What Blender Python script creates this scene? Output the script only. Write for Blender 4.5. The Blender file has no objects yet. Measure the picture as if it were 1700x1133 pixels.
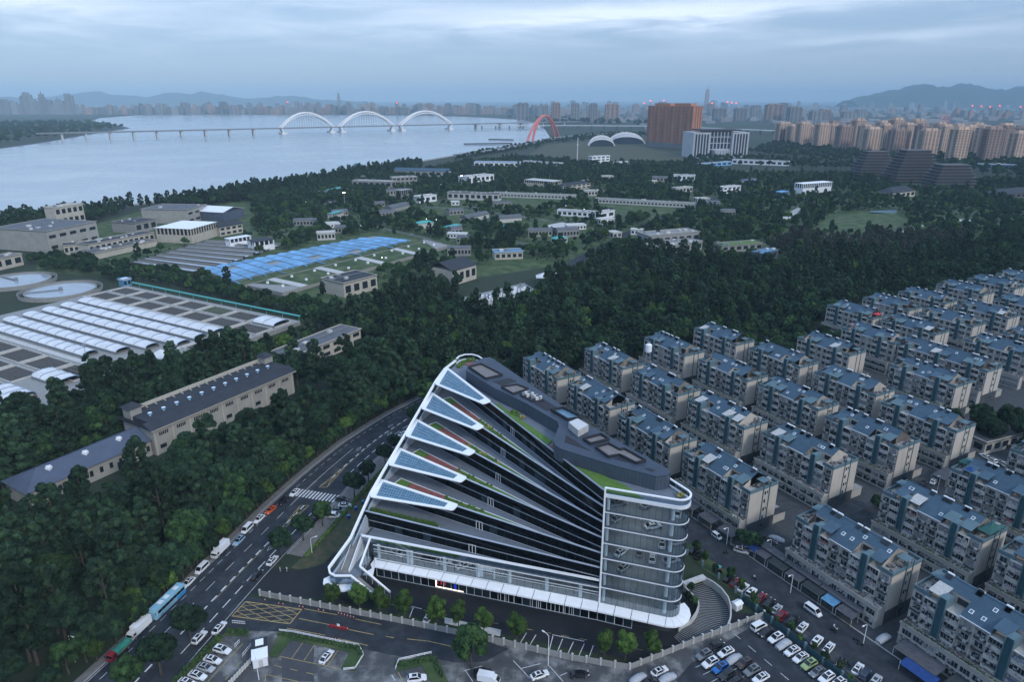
import bpy, bmesh, math, random
import numpy as np
from mathutils import Vector, Matrix
random.seed(7); RNG = np.random.default_rng(7)
sc = bpy.context.scene
COL = sc.collection
rad = math.radians

# ---------------------------------------------------------------- camera
HAZE = 6.6e-5
CAM_H = 130.0; FPX = 1133.0; PITCH = math.atan(400/FPX)
cd = bpy.data.cameras.new('camera'); cam = bpy.data.objects.new('camera', cd); COL.objects.link(cam)
cam.location = (0, 0, CAM_H); cam.rotation_euler = (math.pi/2-PITCH, 0, 0)
cd.sensor_width = 36; cd.lens = 36*FPX/1700; cd.clip_start = 1; cd.clip_end = 90000
sc.camera = cam

# ---------------------------------------------------------------- sky and light
SUN_EL, SUN_AZ = rad(34), rad(140)        # azimuth clockwise from +Y: high soft light from behind right
w = bpy.data.worlds.new('World'); sc.world = w; w.use_nodes = True
nt = w.node_tree; nt.nodes.clear()
def N(t, **k):
    n = nt.nodes.new(t)
    for a, b in k.items(): setattr(n, a, b)
    return n
def mth(op, a, b=None, c=None):
    n = N('ShaderNodeMath', operation=op)
    for i, v in enumerate((a, b, c)):
        if v is None: continue
        if isinstance(v, (int, float)): n.inputs[i].default_value = v
        else: nt.links.new(v, n.inputs[i])
    return n.outputs[0]
wo = N('ShaderNodeOutputWorld'); bg = N('ShaderNodeBackground'); bg.inputs[1].default_value = 0.15
nt.links.new(bg.outputs[0], wo.inputs[0])
sky = N('ShaderNodeTexSky', sky_type='NISHITA', sun_disc=False, sun_elevation=SUN_EL, sun_rotation=SUN_AZ, altitude=50, air_density=1.0, dust_density=0.6, ozone_density=3.0)
tc = N('ShaderNodeTexCoord'); sep = N('ShaderNodeSeparateXYZ'); nt.links.new(tc.outputs['Generated'], sep.inputs[0])
dx, dy, dz = sep.outputs
# high layered cloud: noise laid out on azimuth / elevation, stretched along the horizon
az = mth('ARCTAN2', dx, dy); el = mth('ARCSINE', dz)
cmb = N('ShaderNodeCombineXYZ'); nt.links.new(mth('MULTIPLY', az, 3.6), cmb.inputs[0]); nt.links.new(mth('MULTIPLY', el, 26.0), cmb.inputs[1])
nz = N('ShaderNodeTexNoise'); nz.inputs['Scale'].default_value = 1.5; nz.inputs['Detail'].default_value = 12; nz.inputs['Roughness'].default_value = 0.62; nz.inputs['Distortion'].default_value = 0.5
nt.links.new(cmb.outputs[0], nz.inputs['Vector'])
nz2 = N('ShaderNodeTexNoise'); nz2.inputs['Scale'].default_value = 0.6; nz2.inputs['Detail'].default_value = 4
cmb2 = N('ShaderNodeCombineXYZ'); nt.links.new(mth('MULTIPLY', az, 4.0), cmb2.inputs[0]); nt.links.new(mth('MULTIPLY_ADD', el, 30.0, 7.3), cmb2.inputs[1])
nt.links.new(cmb2.outputs[0], nz2.inputs['Vector'])
def streak(a0, e0, sa, se, tilt=0.0):
    a = mth('DIVIDE', mth('SUBTRACT', az, a0), sa)
    e = mth('DIVIDE', mth('SUBTRACT', mth('SUBTRACT', el, e0), mth('MULTIPLY', mth('SUBTRACT', az, a0), tilt)), se)
    wob = mth('MULTIPLY', mth('SUBTRACT', nz.outputs[0], 0.5), 3.2)
    e = mth('ADD', e, wob)
    r = mth('ADD', mth('MULTIPLY', a, a), mth('MULTIPLY', e, e))
    return mth('POWER', 2.718, mth('MULTIPLY', r, -1.0))
st = mth('ADD', mth('MULTIPLY', streak(0.15, 0.106, 0.28, 0.014, 0.03), 1.0), mth('MULTIPLY', streak(-0.58, 0.105, 0.15, 0.026, -0.02), 0.75))
st = mth('ADD', st, mth('MULTIPLY', streak(0.50, 0.073, 0.16, 0.005, 0.04), 0.35))
st = mth('ADD', st, mth('MULTIPLY', streak(-0.20, 0.118, 0.22, 0.008, -0.02), 0.35))
cl = N('ShaderNodeMapRange'); cl.inputs[1].default_value = 0.42; cl.inputs[2].default_value = 0.72; nt.links.new(nz.outputs[0], cl.inputs[0])
lowfade = N('ShaderNodeMapRange', interpolation_type='SMOOTHSTEP'); lowfade.inputs[1].default_value = 0.03; lowfade.inputs[2].default_value = 0.10; nt.links.new(el, lowfade.inputs[0])
veil = mth('MULTIPLY', mth('MULTIPLY', cl.outputs[0], 0.36), lowfade.outputs[0])
cover = mth('MINIMUM', mth('ADD', veil, mth('MULTIPLY', st, 0.8)), 0.85)
# overcast grey-blue deck under the clear sky, so that the light is soft from all round
deck = N('ShaderNodeMix', data_type='RGBA'); deck.inputs[0].default_value = 0.72
nt.links.new(sky.outputs[0], deck.inputs[6]); deck.inputs[7].default_value = (2.7, 3.85, 5.8, 1)
cm = N('ShaderNodeMix', data_type='RGBA'); nt.links.new(cover, cm.inputs[0]); grad = N('ShaderNodeVectorMath', operation='SCALE'); nt.links.new(deck.outputs[2], grad.inputs[0]); nt.links.new(mth('MULTIPLY_ADD', mth('MAXIMUM', dz, 0.0), 0.85, 0.74), grad.inputs['Scale'])   # overcast sky: brighter overhead
nt.links.new(grad.outputs[0], cm.inputs[6]); cm.inputs[7].default_value = (6.3, 7.1, 8.3, 1)
nt.links.new(cm.outputs[2], bg.inputs[0])

sd = bpy.data.lights.new('sun', 'SUN'); sun = bpy.data.objects.new('sun', sd); COL.objects.link(sun)
sd.energy = 1.5; sd.angle = rad(11); sd.color = (1.0, 0.94, 0.86)
sun.location = (0, -50, 400)
sdir = Vector((math.sin(SUN_AZ)*math.cos(SUN_EL), math.cos(SUN_AZ)*math.cos(SUN_EL), math.sin(SUN_EL)))
sun.rotation_euler = sdir.to_track_quat('Z', 'Y').to_euler()
vs = sc.view_settings; vs.view_transform = 'Standard'; vs.look = 'None'; vs.exposure = 0.16; vs.gamma = 1; vs.use_curve_mapping = False
cy = sc.cycles; cy.max_bounces = 6; cy.diffuse_bounces = 2; cy.glossy_bounces = 3; cy.transmission_bounces = 4; cy.transparent_max_bounces = 16; cy.volume_bounces = 0
cy.use_denoising = True; cy.caustics_reflective = False; cy.caustics_refractive = False; cy.sample_clamp_indirect = 4

# ---------------------------------------------------------------- helpers
CP, SP = math.cos(PITCH), math.sin(PITCH)
def gp(px, py, z=0.0):
    "surveyed ground position: the photograph's pixel brought down to the level z"
    r = (px-850)/FPX; d = (py-566.5)/FPX
    s = (z-CAM_H)/(-SP-d*CP)
    return Vector((r*s, (CP-d*SP)*s, z))
def prj(p):
    z = p[2]-CAM_H; D = p[1]*CP-z*SP
    if D < 1: return None
    return (850+FPX*p[0]/D, 566.5-FPX*(p[1]*SP+z*CP)/D, D)
MATS = {}
def mat(name, rgb, rough=0.75, var=0.12, scale=0.6, metal=0.0, detail=4, rnd=0.0, spec=0.4, objcol=False, bump=0.0, emit=0.0, emitcol=None, coord='world', stretch=None, rgb2=None, lo=0.45, hi=0.6):
    "Principled surface with noise-driven tone, optional second colour in patches and per-object tone"
    m = bpy.data.materials.new(name); m.use_nodes = True; t = m.node_tree; p = t.nodes['Principled BSDF']
    def nn(ty): return t.nodes.new(ty)
    p.inputs['Roughness'].default_value = rough; p.inputs['Metallic'].default_value = metal; p.inputs['Specular IOR Level'].default_value = spec
    if objcol:
        oi = nn('ShaderNodeObjectInfo'); col = oi.outputs['Color']
    else:
        c = nn('ShaderNodeRGB'); c.outputs[0].default_value = (*rgb, 1); col = c.outputs[0]
    if var > 0 or rgb2 or bump:
        g = nn('ShaderNodeNewGeometry') if coord == 'world' else nn('ShaderNodeTexCoord')
        vec = g.outputs['Position'] if coord == 'world' else g.outputs['Object']
        if stretch:
            mp = nn('ShaderNodeMapping'); mp.inputs['Scale'].default_value = stretch; t.links.new(vec, mp.inputs[0]); vec = mp.outputs[0]
        nz = nn('ShaderNodeTexNoise'); nz.inputs['Scale'].default_value = scale; nz.inputs['Detail'].default_value = detail; nz.inputs['Roughness'].default_value = 0.6
        t.links.new(vec, nz.inputs['Vector'])
        if rgb2:
            mr = nn('ShaderNodeMapRange'); mr.inputs[1].default_value = lo; mr.inputs[2].default_value = hi; t.links.new(nz.outputs[0], mr.inputs[0])
            mx = nn('ShaderNodeMix'); mx.data_type = 'RGBA'; t.links.new(mr.outputs[0], mx.inputs[0]); t.links.new(col, mx.inputs[6]); mx.inputs[7].default_value = (*rgb2, 1); col = mx.outputs[2]
        if var > 0:
            mr = nn('ShaderNodeMapRange'); mr.inputs[1].default_value = 0.3; mr.inputs[2].default_value = 0.7; mr.inputs[3].default_value = 1-var; mr.inputs[4].default_value = 1+var
            t.links.new(nz.outputs[0], mr.inputs[0]); k = mr.outputs[0]
            if rnd:
                oi = nn('ShaderNodeObjectInfo'); m2 = nn('ShaderNodeMapRange'); m2.inputs[3].default_value = 1-rnd; m2.inputs[4].default_value = 1+rnd
                t.links.new(oi.outputs['Random'], m2.inputs[0]); mm = nn('ShaderNodeMath'); mm.operation = 'MULTIPLY'; t.links.new(k, mm.inputs[0]); t.links.new(m2.outputs[0], mm.inputs[1]); k = mm.outputs[0]
            vm = nn('ShaderNodeVectorMath'); vm.operation = 'SCALE'; t.links.new(col, vm.inputs[0]); t.links.new(k, vm.inputs['Scale']); col = vm.outputs[0]
        if bump:
            bp = nn('ShaderNodeBump'); bp.inputs['Strength'].default_value = bump; t.links.new(nz.outputs[0], bp.inputs['Height']); t.links.new(bp.outputs[0], p.inputs['Normal'])
    t.links.new(col, p.inputs['Base Color'])
    if emit:
        p.inputs['Emission Color'].default_value = (*(emitcol or rgb), 1); p.inputs['Emission Strength'].default_value = emit
    MATS[name] = m
    return m
def glassmat(name, tint, refl=0.08, rough=0.02):
    "clear pane: see-through with a Fresnel reflection"
    m = bpy.data.materials.new(name); m.use_nodes = True; t = m.node_tree; t.nodes.clear()
    o = t.nodes.new('ShaderNodeOutputMaterial'); mx = t.nodes.new('ShaderNodeMixShader'); tr = t.nodes.new('ShaderNodeBsdfTransparent'); gl = t.nodes.new('ShaderNodeBsdfGlossy')
    lw_ = t.nodes.new('ShaderNodeLayerWeight'); lw_.inputs[0].default_value = 0.5; fr = t.nodes.new('ShaderNodeMath'); fr.operation = 'POWER'; fr.inputs[1].default_value = 4.0; t.links.new(lw_.outputs['Facing'], fr.inputs[0]); ad = t.nodes.new('ShaderNodeMath'); ad.operation = 'ADD'; ad.inputs[1].default_value = refl; ad.use_clamp = True
    tr.inputs[0].default_value = (*tint, 1); gl.inputs['Roughness'].default_value = rough
    t.links.new(fr.outputs[0], ad.inputs[0]); t.links.new(ad.outputs[0], mx.inputs[0]); t.links.new(tr.outputs[0], mx.inputs[1]); t.links.new(gl.outputs[0], mx.inputs[2]); t.links.new(mx.outputs[0], o.inputs[0])
    MATS[name] = m
    return m

class MB:
    "collects faces of one mesh"
    def __init__(s): s.v = []; s.f = []
    def add(s, vs, fs):
        b = len(s.v); s.v += [tuple(q) for q in vs]; s.f += [tuple(i+b for i in f) for f in fs]; return s
    def box(s, x0, x1, y0, y1, z0, z1):
        return s.add([(x0,y0,z0),(x1,y0,z0),(x1,y1,z0),(x0,y1,z0),(x0,y0,z1),(x1,y0,z1),(x1,y1,z1),(x0,y1,z1)],
                     [(0,3,2,1),(4,5,6,7),(0,1,5,4),(1,2,6,5),(2,3,7,6),(3,0,4,7)])
    def prism(s, poly, z0, z1, ztop=None):
        n = len(poly); a = sum(poly[i][0]*poly[(i+1)%n][1]-poly[(i+1)%n][0]*poly[i][1] for i in range(n))
        if a < 0: poly = poly[::-1]
        vs = [(p[0],p[1],z0) for p in poly]+[(p[0],p[1],z1) for p in poly]
        return s.add(vs, [tuple(range(n))[::-1], tuple(range(n,2*n))]+[(i,(i+1)%n,n+(i+1)%n,n+i) for i in range(n)])
    def quad(s, a, b, c, d): return s.add([a,b,c,d], [(0,1,2,3)])
    def poly(s, pts): return s.add(pts, [tuple(range(len(pts)))])
    def bar(s, a, b, r, r2=None, n=6):
        a = Vector(a); b = Vector(b); d = (b-a)
        if d.length < 1e-6: return s
        d.normalize(); x = d.orthogonal().normalized(); y = d.cross(x); r2 = r if r2 is None else r2
        vs = []
        for c, rr in ((a,r),(b,r2)):
            for i in range(n):
                t = 2*math.pi*i/n; vs.append(c+x*math.cos(t)*rr+y*math.sin(t)*rr)
        return s.add(vs, [(i,(i+1)%n,n+(i+1)%n,n+i) for i in range(n)]+[tuple(range(n))[::-1], tuple(range(n,2*n))])
    def tube(s, pts, r, n=6):
        for a, b in zip(pts, pts[1:]): s.bar(a, b, r, r, n)
        return s
    def wall(s, a, b, t, z0, z1, zb0=None, zb1=None):
        "upright slab from plan point a to b, thickness t centred, with its own heights at either end"
        a = Vector(a[:2]); b = Vector(b[:2]); d = (b-a).normalized(); n = Vector((-d.y, d.x))*t/2
        zb0 = z0 if zb0 is None else zb0; zb1 = z1 if zb1 is None else zb1
        P = [(a-n,z0),(b-n,zb0),(b+n,zb0),(a+n,z0),(a-n,z1),(b-n,zb1),(b+n,zb1),(a+n,z1)]
        return s.add([(p.x,p.y,z) for p,z in P], [(0,3,2,1),(4,5,6,7),(0,1,5,4),(1,2,6,5),(2,3,7,6),(3,0,4,7)])
    def ribbon(s, left, right, z0=0.0, z1=None):
        "flat strip between two polylines"
        n = len(left); vs = [(p[0],p[1],z0) for p in left]+[(p[0],p[1],z0) for p in right]
        return s.add(vs, [(n+i, n+i+1, i+1, i) for i in range(n-1)])
    def mesh(s, name, material=None, smooth=False):
        m = bpy.data.meshes.new(name); m.from_pydata(s.v, [], s.f); m.update()
        if material: m.materials.append(material)
        if smooth: m.polygons.foreach_set('use_smooth', [True]*len(m.polygons))
        return m
def M_(m): return MATS[m] if isinstance(m, str) else m
def ob(name, mb, material=None, parent=None, loc=None, rot=None, scale=None, smooth=False, color=None):
    me = mb if isinstance(mb, bpy.types.Mesh) else mb.mesh(name, M_(material), smooth)
    o = bpy.data.objects.new(name, me); COL.objects.link(o)
    if parent is not None: o.parent = parent
    if loc is not None: o.location = loc
    if rot is not None: o.rotation_euler = (0,0,rot) if isinstance(rot,(int,float)) else rot
    if scale is not None: o.scale = (scale,)*3 if isinstance(scale,(int,float)) else scale
    if color is not None: o.color = (*color, 1)
    return o
def wob(name, mb, material, parent, smooth=False, gloc=None, color=None):
    "part whose mesh is given in world coordinates: the parent chain's offset is taken off"
    off = Vector(); q = parent
    while q is not None: off += Vector(q.location); q = q.parent
    return ob(name, mb, material, parent, loc=-off, smooth=smooth, color=color)
def tag(o, label=None, cat=None, group=None, kind=None):
    if label: o['label'] = label
    if cat: o['category'] = cat
    if group: o['group'] = group
    if kind: o['kind'] = kind
    return o
def thing(name, label, cat, loc=(0,0,0), rotz=0.0, group=None):
    o = bpy.data.objects.new(name, None); COL.objects.link(o); o.empty_display_size = 0.5
    o.location = loc; o.rotation_euler = (0,0,rotz)
    return tag(o, label, cat, group)
def struct(name, mb, material, label=None, parent=None):
    o = ob(name, mb, material, parent)
    if parent is None: tag(o, label, None, None, 'structure')
    return o
def lerp(a, b, t): return Vector(a)*(1-t)+Vector(b)*t
ORD = ['first','second','third','fourth','fifth','sixth','seventh','eighth','ninth','tenth','eleventh','twelfth','thirteenth','fourteenth','fifteenth','sixteenth','seventeenth','eighteenth','nineteenth','twentieth']
def offs(poly, d):
    "polyline shifted sideways by d (left positive)"
    out = []
    for i, p in enumerate(poly):
        a = Vector(poly[max(i-1,0)][:2]); b = Vector(poly[min(i+1,len(poly)-1)][:2]); t = (b-a).normalized()
        out.append(Vector((p[0]-t.y*d, p[1]+t.x*d)))
    return out
def inpoly(x, y, poly):
    c = False; n = len(poly); j = n-1
    for i in range(n):
        xi, yi = poly[i][0], poly[i][1]; xj, yj = poly[j][0], poly[j][1]
        if (yi > y) != (yj > y) and x < (xj-xi)*(y-yi)/(yj-yi)+xi: c = not c
        j = i
    return c
def samp(poly, s):
    "point at distance s along a polyline, with its direction"
    for a, b in zip(poly, poly[1:]):
        a = Vector(a[:2]); b = Vector(b[:2]); L = (b-a).length
        if s <= L or (b - Vector(poly[-1][:2])).length < 1e-6: return a+(b-a)*(s/L), (b-a).normalized()
        s -= L
def plen(poly): return sum((Vector(b[:2])-Vector(a[:2])).length for a, b in zip(poly, poly[1:]))

# ---------------------------------------------------------------- materials
mat('ground_earth', (0.026,0.040,0.020), 0.95, 0.35, 0.05, rgb2=(0.016,0.030,0.014))
mat('grass', (0.040,0.078,0.022), 0.95, 0.45, 0.09, rgb2=(0.068,0.088,0.036), detail=9)
mat('roof_grass', (0.11,0.22,0.035), 0.95, 0.25, 1.2, rgb2=(0.07,0.13,0.03))
mat('dry_grass', (0.05,0.065,0.03), 0.95, 0.3, 0.4, rgb2=(0.075,0.06,0.035))
mat('asphalt', (0.020,0.0245,0.032), 0.85, 0.25, 0.25, rgb2=(0.030,0.035,0.043), detail=8)
mat('asphalt_dark', (0.012,0.0135,0.017), 0.8, 0.25, 0.4, detail=8)
mat('asphalt_worn', (0.075,0.077,0.08), 0.9, 0.35, 0.18, rgb2=(0.20,0.20,0.195), detail=9, lo=0.48, hi=0.66)
mat('asphalt_patch', (0.055,0.058,0.064), 0.9, 0.15, 0.4)
mat('concrete', (0.30,0.30,0.29), 0.85, 0.2, 0.4, rgb2=(0.22,0.22,0.21))
mat('concrete_pale', (0.48,0.48,0.46), 0.85, 0.15, 0.5)
mat('concrete_dark', (0.05,0.055,0.06), 0.9, 0.25, 0.5)
mat('paving', (0.16,0.155,0.15), 0.9, 0.2, 0.6)
mat('kerb_stone', (0.33,0.33,0.32), 0.9, 0.2, 1.0)
mat('road_white', (0.55,0.56,0.57), 0.8, 0.3, 1.2)
mat('road_yellow', (0.34,0.26,0.11), 0.8, 0.35, 1.0)
mat('white_paint', (0.86,0.87,0.88), 0.45, 0.04, 0.3)
mat('white_metal', (0.78,0.80,0.83), 0.35, 0.05, 0.3)
mat('rim_metal', (0.50,0.57,0.66), 0.35, 0.08, 0.4, metal=0.2)
mat('terrace_stone', (0.15,0.175,0.21), 0.8, 0.12, 0.8)
mat('deck_red', (0.26,0.09,0.075), 0.8, 0.2, 0.9)
mat('dark_glass', (0.0018,0.0026,0.0045), 0.08, 0.2, 0.12, spec=0.12)
mat('mullion_dark', (0.016,0.022,0.03), 0.4, 0.05)
mat('spandrel', (0.07,0.09,0.12), 0.4, 0.1)
mat('window_tint', (0.014,0.028,0.04), 0.1, 0.3, 0.3, spec=0.6)
mat('solar_blue', (0.12,0.235,0.33), 0.22, 0.12, 0.5, rnd=0.12, spec=0.6)
mat('roof_metal', (0.045,0.062,0.09), 0.5, 0.12, 0.3, metal=0.1)
mat('roof_dark', (0.022,0.024,0.03), 0.7, 0.2, 0.5)
mat('roof_gravel', (0.20,0.185,0.18), 0.95, 0.25, 1.5)
mat('louvre', (0.45,0.44,0.42), 0.7, 0.2, 2.0)
mat('interior_floor', (0.20,0.22,0.235), 0.6, 0.15, 0.3)
mat('interior_ceiling', (0.36,0.38,0.40), 0.8, 0.1, 0.3)
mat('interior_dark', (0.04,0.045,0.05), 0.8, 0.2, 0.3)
mat('leaf_hedge', (0.035,0.075,0.02), 0.9, 0.4, 1.5)
mat('leaf_bright', (0.09,0.17,0.03), 0.85, 0.4, 1.5)
mat('leaf_flower', (0.35,0.30,0.10), 0.85, 0.4, 2.0)
mat('bark', (0.07,0.06,0.05), 0.95, 0.3, 2.0)
mat('tyre', (0.012,0.012,0.013), 0.9, 0.1)
mat('car_paint', (0.5,0.5,0.5), 0.25, 0.0, objcol=True, spec=0.5)
mat('car_glass', (0.008,0.01,0.013), 0.08, 0.0, spec=0.6)
mat('car_light', (0.6,0.62,0.65), 0.2, 0.0)
mat('tail_light', (0.25,0.01,0.01), 0.3, 0.0)
mat('cover_cloth', (0.36,0.38,0.41), 0.6, 0.12, 1.2)
mat('tarp_green', (0.03,0.21,0.15), 0.8, 0.2, 1.0)
mat('tarp_blue', (0.012,0.05,0.19), 0.8, 0.2, 1.0)
mat('tarp_pale_blue', (0.10,0.26,0.42), 0.8, 0.2, 1.0)
mat('tarp_teal', (0.08,0.36,0.34), 0.7, 0.15, 1.0)
mat('awning_grey', (0.075,0.078,0.09), 0.85, 0.2, 0.8, rnd=0.15)
mat('awning_dark', (0.03,0.038,0.042), 0.85, 0.2, 0.8)
mat('flat_wall', (0.40,0.385,0.35), 0.9, 0.18, 0.35, rgb2=(0.31,0.30,0.275), rnd=0.06, stretch=(1,1,0.25))
mat('gable_wall', (0.47,0.43,0.375), 0.9, 0.12, 0.3, rgb2=(0.33,0.30,0.27), stretch=(1,1,0.22), rnd=0.05, lo=0.5, hi=0.75)
mat('flat_teal', (0.025,0.085,0.105), 0.6, 0.15, 0.6)
mat('flat_teal_pale', (0.095,0.155,0.18), 0.7, 0.12, 0.6)
mat('roof_slate', (0.050,0.096,0.138), 0.65, 0.14, 0.5, rnd=0.08)
mat('flat_window', (0.016,0.024,0.032), 0.15, 0.5, 0.45, spec=0.5)
mat('window_pale', (0.22,0.235,0.25), 0.5, 0.4, 1.2)
mat('window_frame', (0.28,0.30,0.31), 0.6, 0.1)
mat('balcony_wall', (0.46,0.455,0.43), 0.85, 0.15, 0.8, rnd=0.08)
mat('railing_dark', (0.05,0.065,0.07), 0.6, 0.2)
mat('ac_white', (0.6,0.6,0.58), 0.6, 0.1)
mat('junk', (0.25,0.22,0.2), 0.9, 0.6, 1.2, rgb2=(0.07,0.08,0.09))
mat('washing', (0.5,0.5,0.5), 0.9, 0.0, objcol=True)
mat('plant_wall', (0.33,0.325,0.30), 0.9, 0.12, 0.2)
mat('plant_wall_pale', (0.45,0.42,0.36), 0.9, 0.1, 0.2)
mat('plant_roof', (0.11,0.12,0.135), 0.85, 0.15, 0.15)
mat('plant_roof_dark', (0.03,0.035,0.045), 0.8, 0.2, 0.3)
mat('plant_roof_blue', (0.075,0.095,0.14), 0.7, 0.1, 0.3)
mat('membrane', (0.66,0.67,0.68), 0.6, 0.12, 0.25)
mat('cable_blue', (0.16,0.27,0.42), 0.5, 0.1)
mat('pipe_teal', (0.09,0.40,0.37), 0.5, 0.12, 0.4)
mat('basin_dark', (0.045,0.043,0.042), 0.9, 0.3, 0.8)
mat('basin_water', (0.34,0.38,0.42), 0.1, 0.12, 0.08)
mat('basin_grille', (0.11,0.108,0.105), 0.9, 0.2, 0.8)
mat('cover_blue', (0.15,0.34,0.56), 0.55, 0.2, 0.3, rnd=0.2)
mat('steel_grey', (0.2,0.22,0.24), 0.5, 0.1)
mat('lamp_glow', (1.0,0.97,0.9), 0.5, 0.0, emit=18.0)
mat('added_fill_glow', (0.95,0.97,1.0), 0.5, 0.0, emit=4.5)  # emission of the unseen strips added to brighten the showroom interiors
mat('lamp_glow_soft', (1.0,0.95,0.85), 0.5, 0.0, emit=6.0)
mat('shop_glow', (1.0,0.85,0.65), 0.5, 0.0, emit=2.5)
mat('aviation_red', (1.0,0.05,0.03), 0.5, 0.0, emit=7.0)
mat('screen_red', (0.8,0.05,0.08), 0.5, 0.0, emit=0.5)
mat('screen_blue', (0.03,0.08,0.8), 0.5, 0.0, emit=0.25)
mat('tower_orange', (0.42,0.20,0.125), 0.85, 0.12, 0.02)
mat('tower_orange_dark', (0.20,0.09,0.06), 0.85, 0.1, 0.02)
mat('tower_tan', (0.50,0.37,0.29), 0.85, 0.12, 0.02, rnd=0.1)
mat('tower_grey', (0.22,0.22,0.225), 0.85, 0.12, 0.02, rnd=0.25)
mat('tower_brown', (0.30,0.22,0.19), 0.85, 0.12, 0.02, rnd=0.2)
mat('tower_window', (0.03,0.04,0.05), 0.2, 0.2, 0.1)
mat('office_white', (0.42,0.44,0.47), 0.7, 0.08, 0.05)
mat('office_glass', (0.03,0.04,0.06), 0.15, 0.2, 0.1)
mat('bronze_dark', (0.04,0.04,0.048), 0.7, 0.15, 0.1)
mat('bronze_edge', (0.10,0.095,0.10), 0.7, 0.15, 0.1)
mat('bridge_white', (0.75,0.74,0.72), 0.6, 0.04, 0.05)
mat('bridge_deck', (0.22,0.22,0.23), 0.85, 0.1, 0.05)
mat('arch_red', (0.58,0.17,0.15), 0.6, 0.06, 0.05)
mat('hill_wood', (0.03,0.045,0.035), 0.95, 0.3, 0.004)
mat('city_grey', (0.2,0.2,0.21), 0.9, 0.25, 0.01, rnd=0.3)
mat('city_roof', (0.3,0.3,0.31), 0.9, 0.3, 0.01, rnd=0.3)
glassmat('glass_clear', (0.88,0.93,0.95), 0.06)
glassmat('glass_rail', (0.82,0.90,0.94), 0.14)
glassmat('glass_tower', (0.86,0.92,0.95), 0.10)
# ================================================================ ground, river, roads
def V2(*a): return [Vector(p) for p in a]
U = Vector((-0.49, 0.872)).normalized(); V = Vector((U.y, -U.x))       # the housing estate's grid: U along a block, V across it
def uvp(u, v, z=0.0): p = U*u+V*v; return Vector((p.x, p.y, z))
GROT = math.atan2(V.y, V.x)

g = MB(); n = 48; R = 60000
ring = [(R*math.cos(2*math.pi*i/n), R*math.sin(2*math.pi*i/n), 0) for i in range(n)]
g.poly(ring); ground = struct('ground', g, 'ground_earth', 'dark planted earth under the whole district')

m = bpy.data.materials.new('river_water'); m.use_nodes = True; t = m.node_tree; p = t.nodes['Principled BSDF']
p.inputs['Base Color'].default_value = (0.30,0.345,0.39,1); p.inputs['Roughness'].default_value = 0.15; p.inputs['Specular IOR Level'].default_value = 0.9
ge = t.nodes.new('ShaderNodeNewGeometry'); nz_ = t.nodes.new('ShaderNodeTexNoise'); nz_.inputs['Scale'].default_value = 0.05; nz_.inputs['Detail'].default_value = 6
bp_ = t.nodes.new('ShaderNodeBump'); bp_.inputs['Strength'].default_value = 0.06; bp_.inputs['Distance'].default_value = 2.0
t.links.new(ge.outputs['Position'], nz_.inputs['Vector']); t.links.new(nz_.outputs[0], bp_.inputs['Height']); t.links.new(bp_.outputs[0], p.inputs['Normal'])
nz2_ = t.nodes.new('ShaderNodeTexNoise'); nz2_.inputs['Scale'].default_value = 0.0045; nz2_.inputs['Detail'].default_value = 5; t.links.new(ge.outputs['Position'], nz2_.inputs['Vector'])
mr_ = t.nodes.new('ShaderNodeMapRange'); mr_.inputs[1].default_value = 0.35; mr_.inputs[2].default_value = 0.65; mr_.inputs[3].default_value = 0.12; mr_.inputs[4].default_value = 0.24; t.links.new(nz2_.outputs[0], mr_.inputs[0]); t.links.new(mr_.outputs[0], p.inputs['Roughness'])
MATS['river_water'] = m
bank_px = [(-260,392),(-120,378),(0,366),(150,351),(320,328),(480,303),(600,284),(690,270),(760,258),(840,246),(880,240),(915,231)]
far_px = [(905,215),(893,206),(870,199),(800,195),(700,191.5),(500,190.5),(320,190),(230,191),(165,196),(150,202),(196,209),(212,213),(140,224),(60,238),(0,246),(-120,262),(-300,285)]
river = MB().poly([gp(x,y,0.3) for x,y in bank_px+far_px]); struct('river', river, 'river_water', 'wide pale river')
bank = [gp(x,y) for x,y in bank_px]
eb = MB()
for a, b in zip(bank, bank[1:]): eb.wall(a, b, 9.0, 0.0, 1.6)
struct('embankment', eb, 'concrete', 'concrete embankment path along the river')
mud = MB()
fl = [gp(x,y) for x,y in far_px[9:]]
for a, b in zip(fl, fl[1:]): mud.wall(a, b, 22.0, 0.0, 0.9)
struct('mud_bank', mud, 'concrete_dark', 'low muddy shore of the far spit')

# main road
RL = V2((-108,95),(-104,115),(-101,125.5),(-97.9,136.4),(-95,148.2),(-89.1,172.5),(-83.6,196.5),(-77.2,219.8),(-68.6,244),(-55.8,269.5),(-41.9,289.8),(-24,312),(2,340),(40,368),(95,402),(190,456),(310,524),(470,614))
RR = V2((-86,95),(-82,115),(-79.8,125.5),(-78.0,134.5),(-76,143),(-70.2,168),(-65.4,184),(-60.3,203.8),(-55.2,222.5),(-46.5,248),(-37,266),(-26,284),(-8,304),(18,329),(54,354),(105,386),(200,440),(480,598))
def resample(poly, n):
    L = plen(poly); return [samp(poly, min(L*i/(n-1), L*0.9999))[0] for i in range(n)]
RLs = resample(RL, 80); RRs = resample(RR, 80)
road = struct('road', MB().ribbon(RRs, RLs, 0.02), 'asphalt', 'grey main road curving past the showroom building')
def dash(parent, poly, s0, s1, wid, material, z, name='lane_marking'):
    k = max(2, int((s1-s0)/4)+1); pts = [samp(poly, s0+(s1-s0)*i/(k-1)) for i in range(k)]
    L = [q+Vector((-d.y,d.x))*wid/2 for q,d in pts]; Rr = [q-Vector((-d.y,d.x))*wid/2 for q,d in pts]
    return ob(name, MB().ribbon(Rr, L, z), material, parent)
def between(f): return [l*(1-f)+r*f for l, r in zip(RLs, RRs)]
ZM = 0.035
c1 = between(0.13); LT = 250
s = 12
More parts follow.
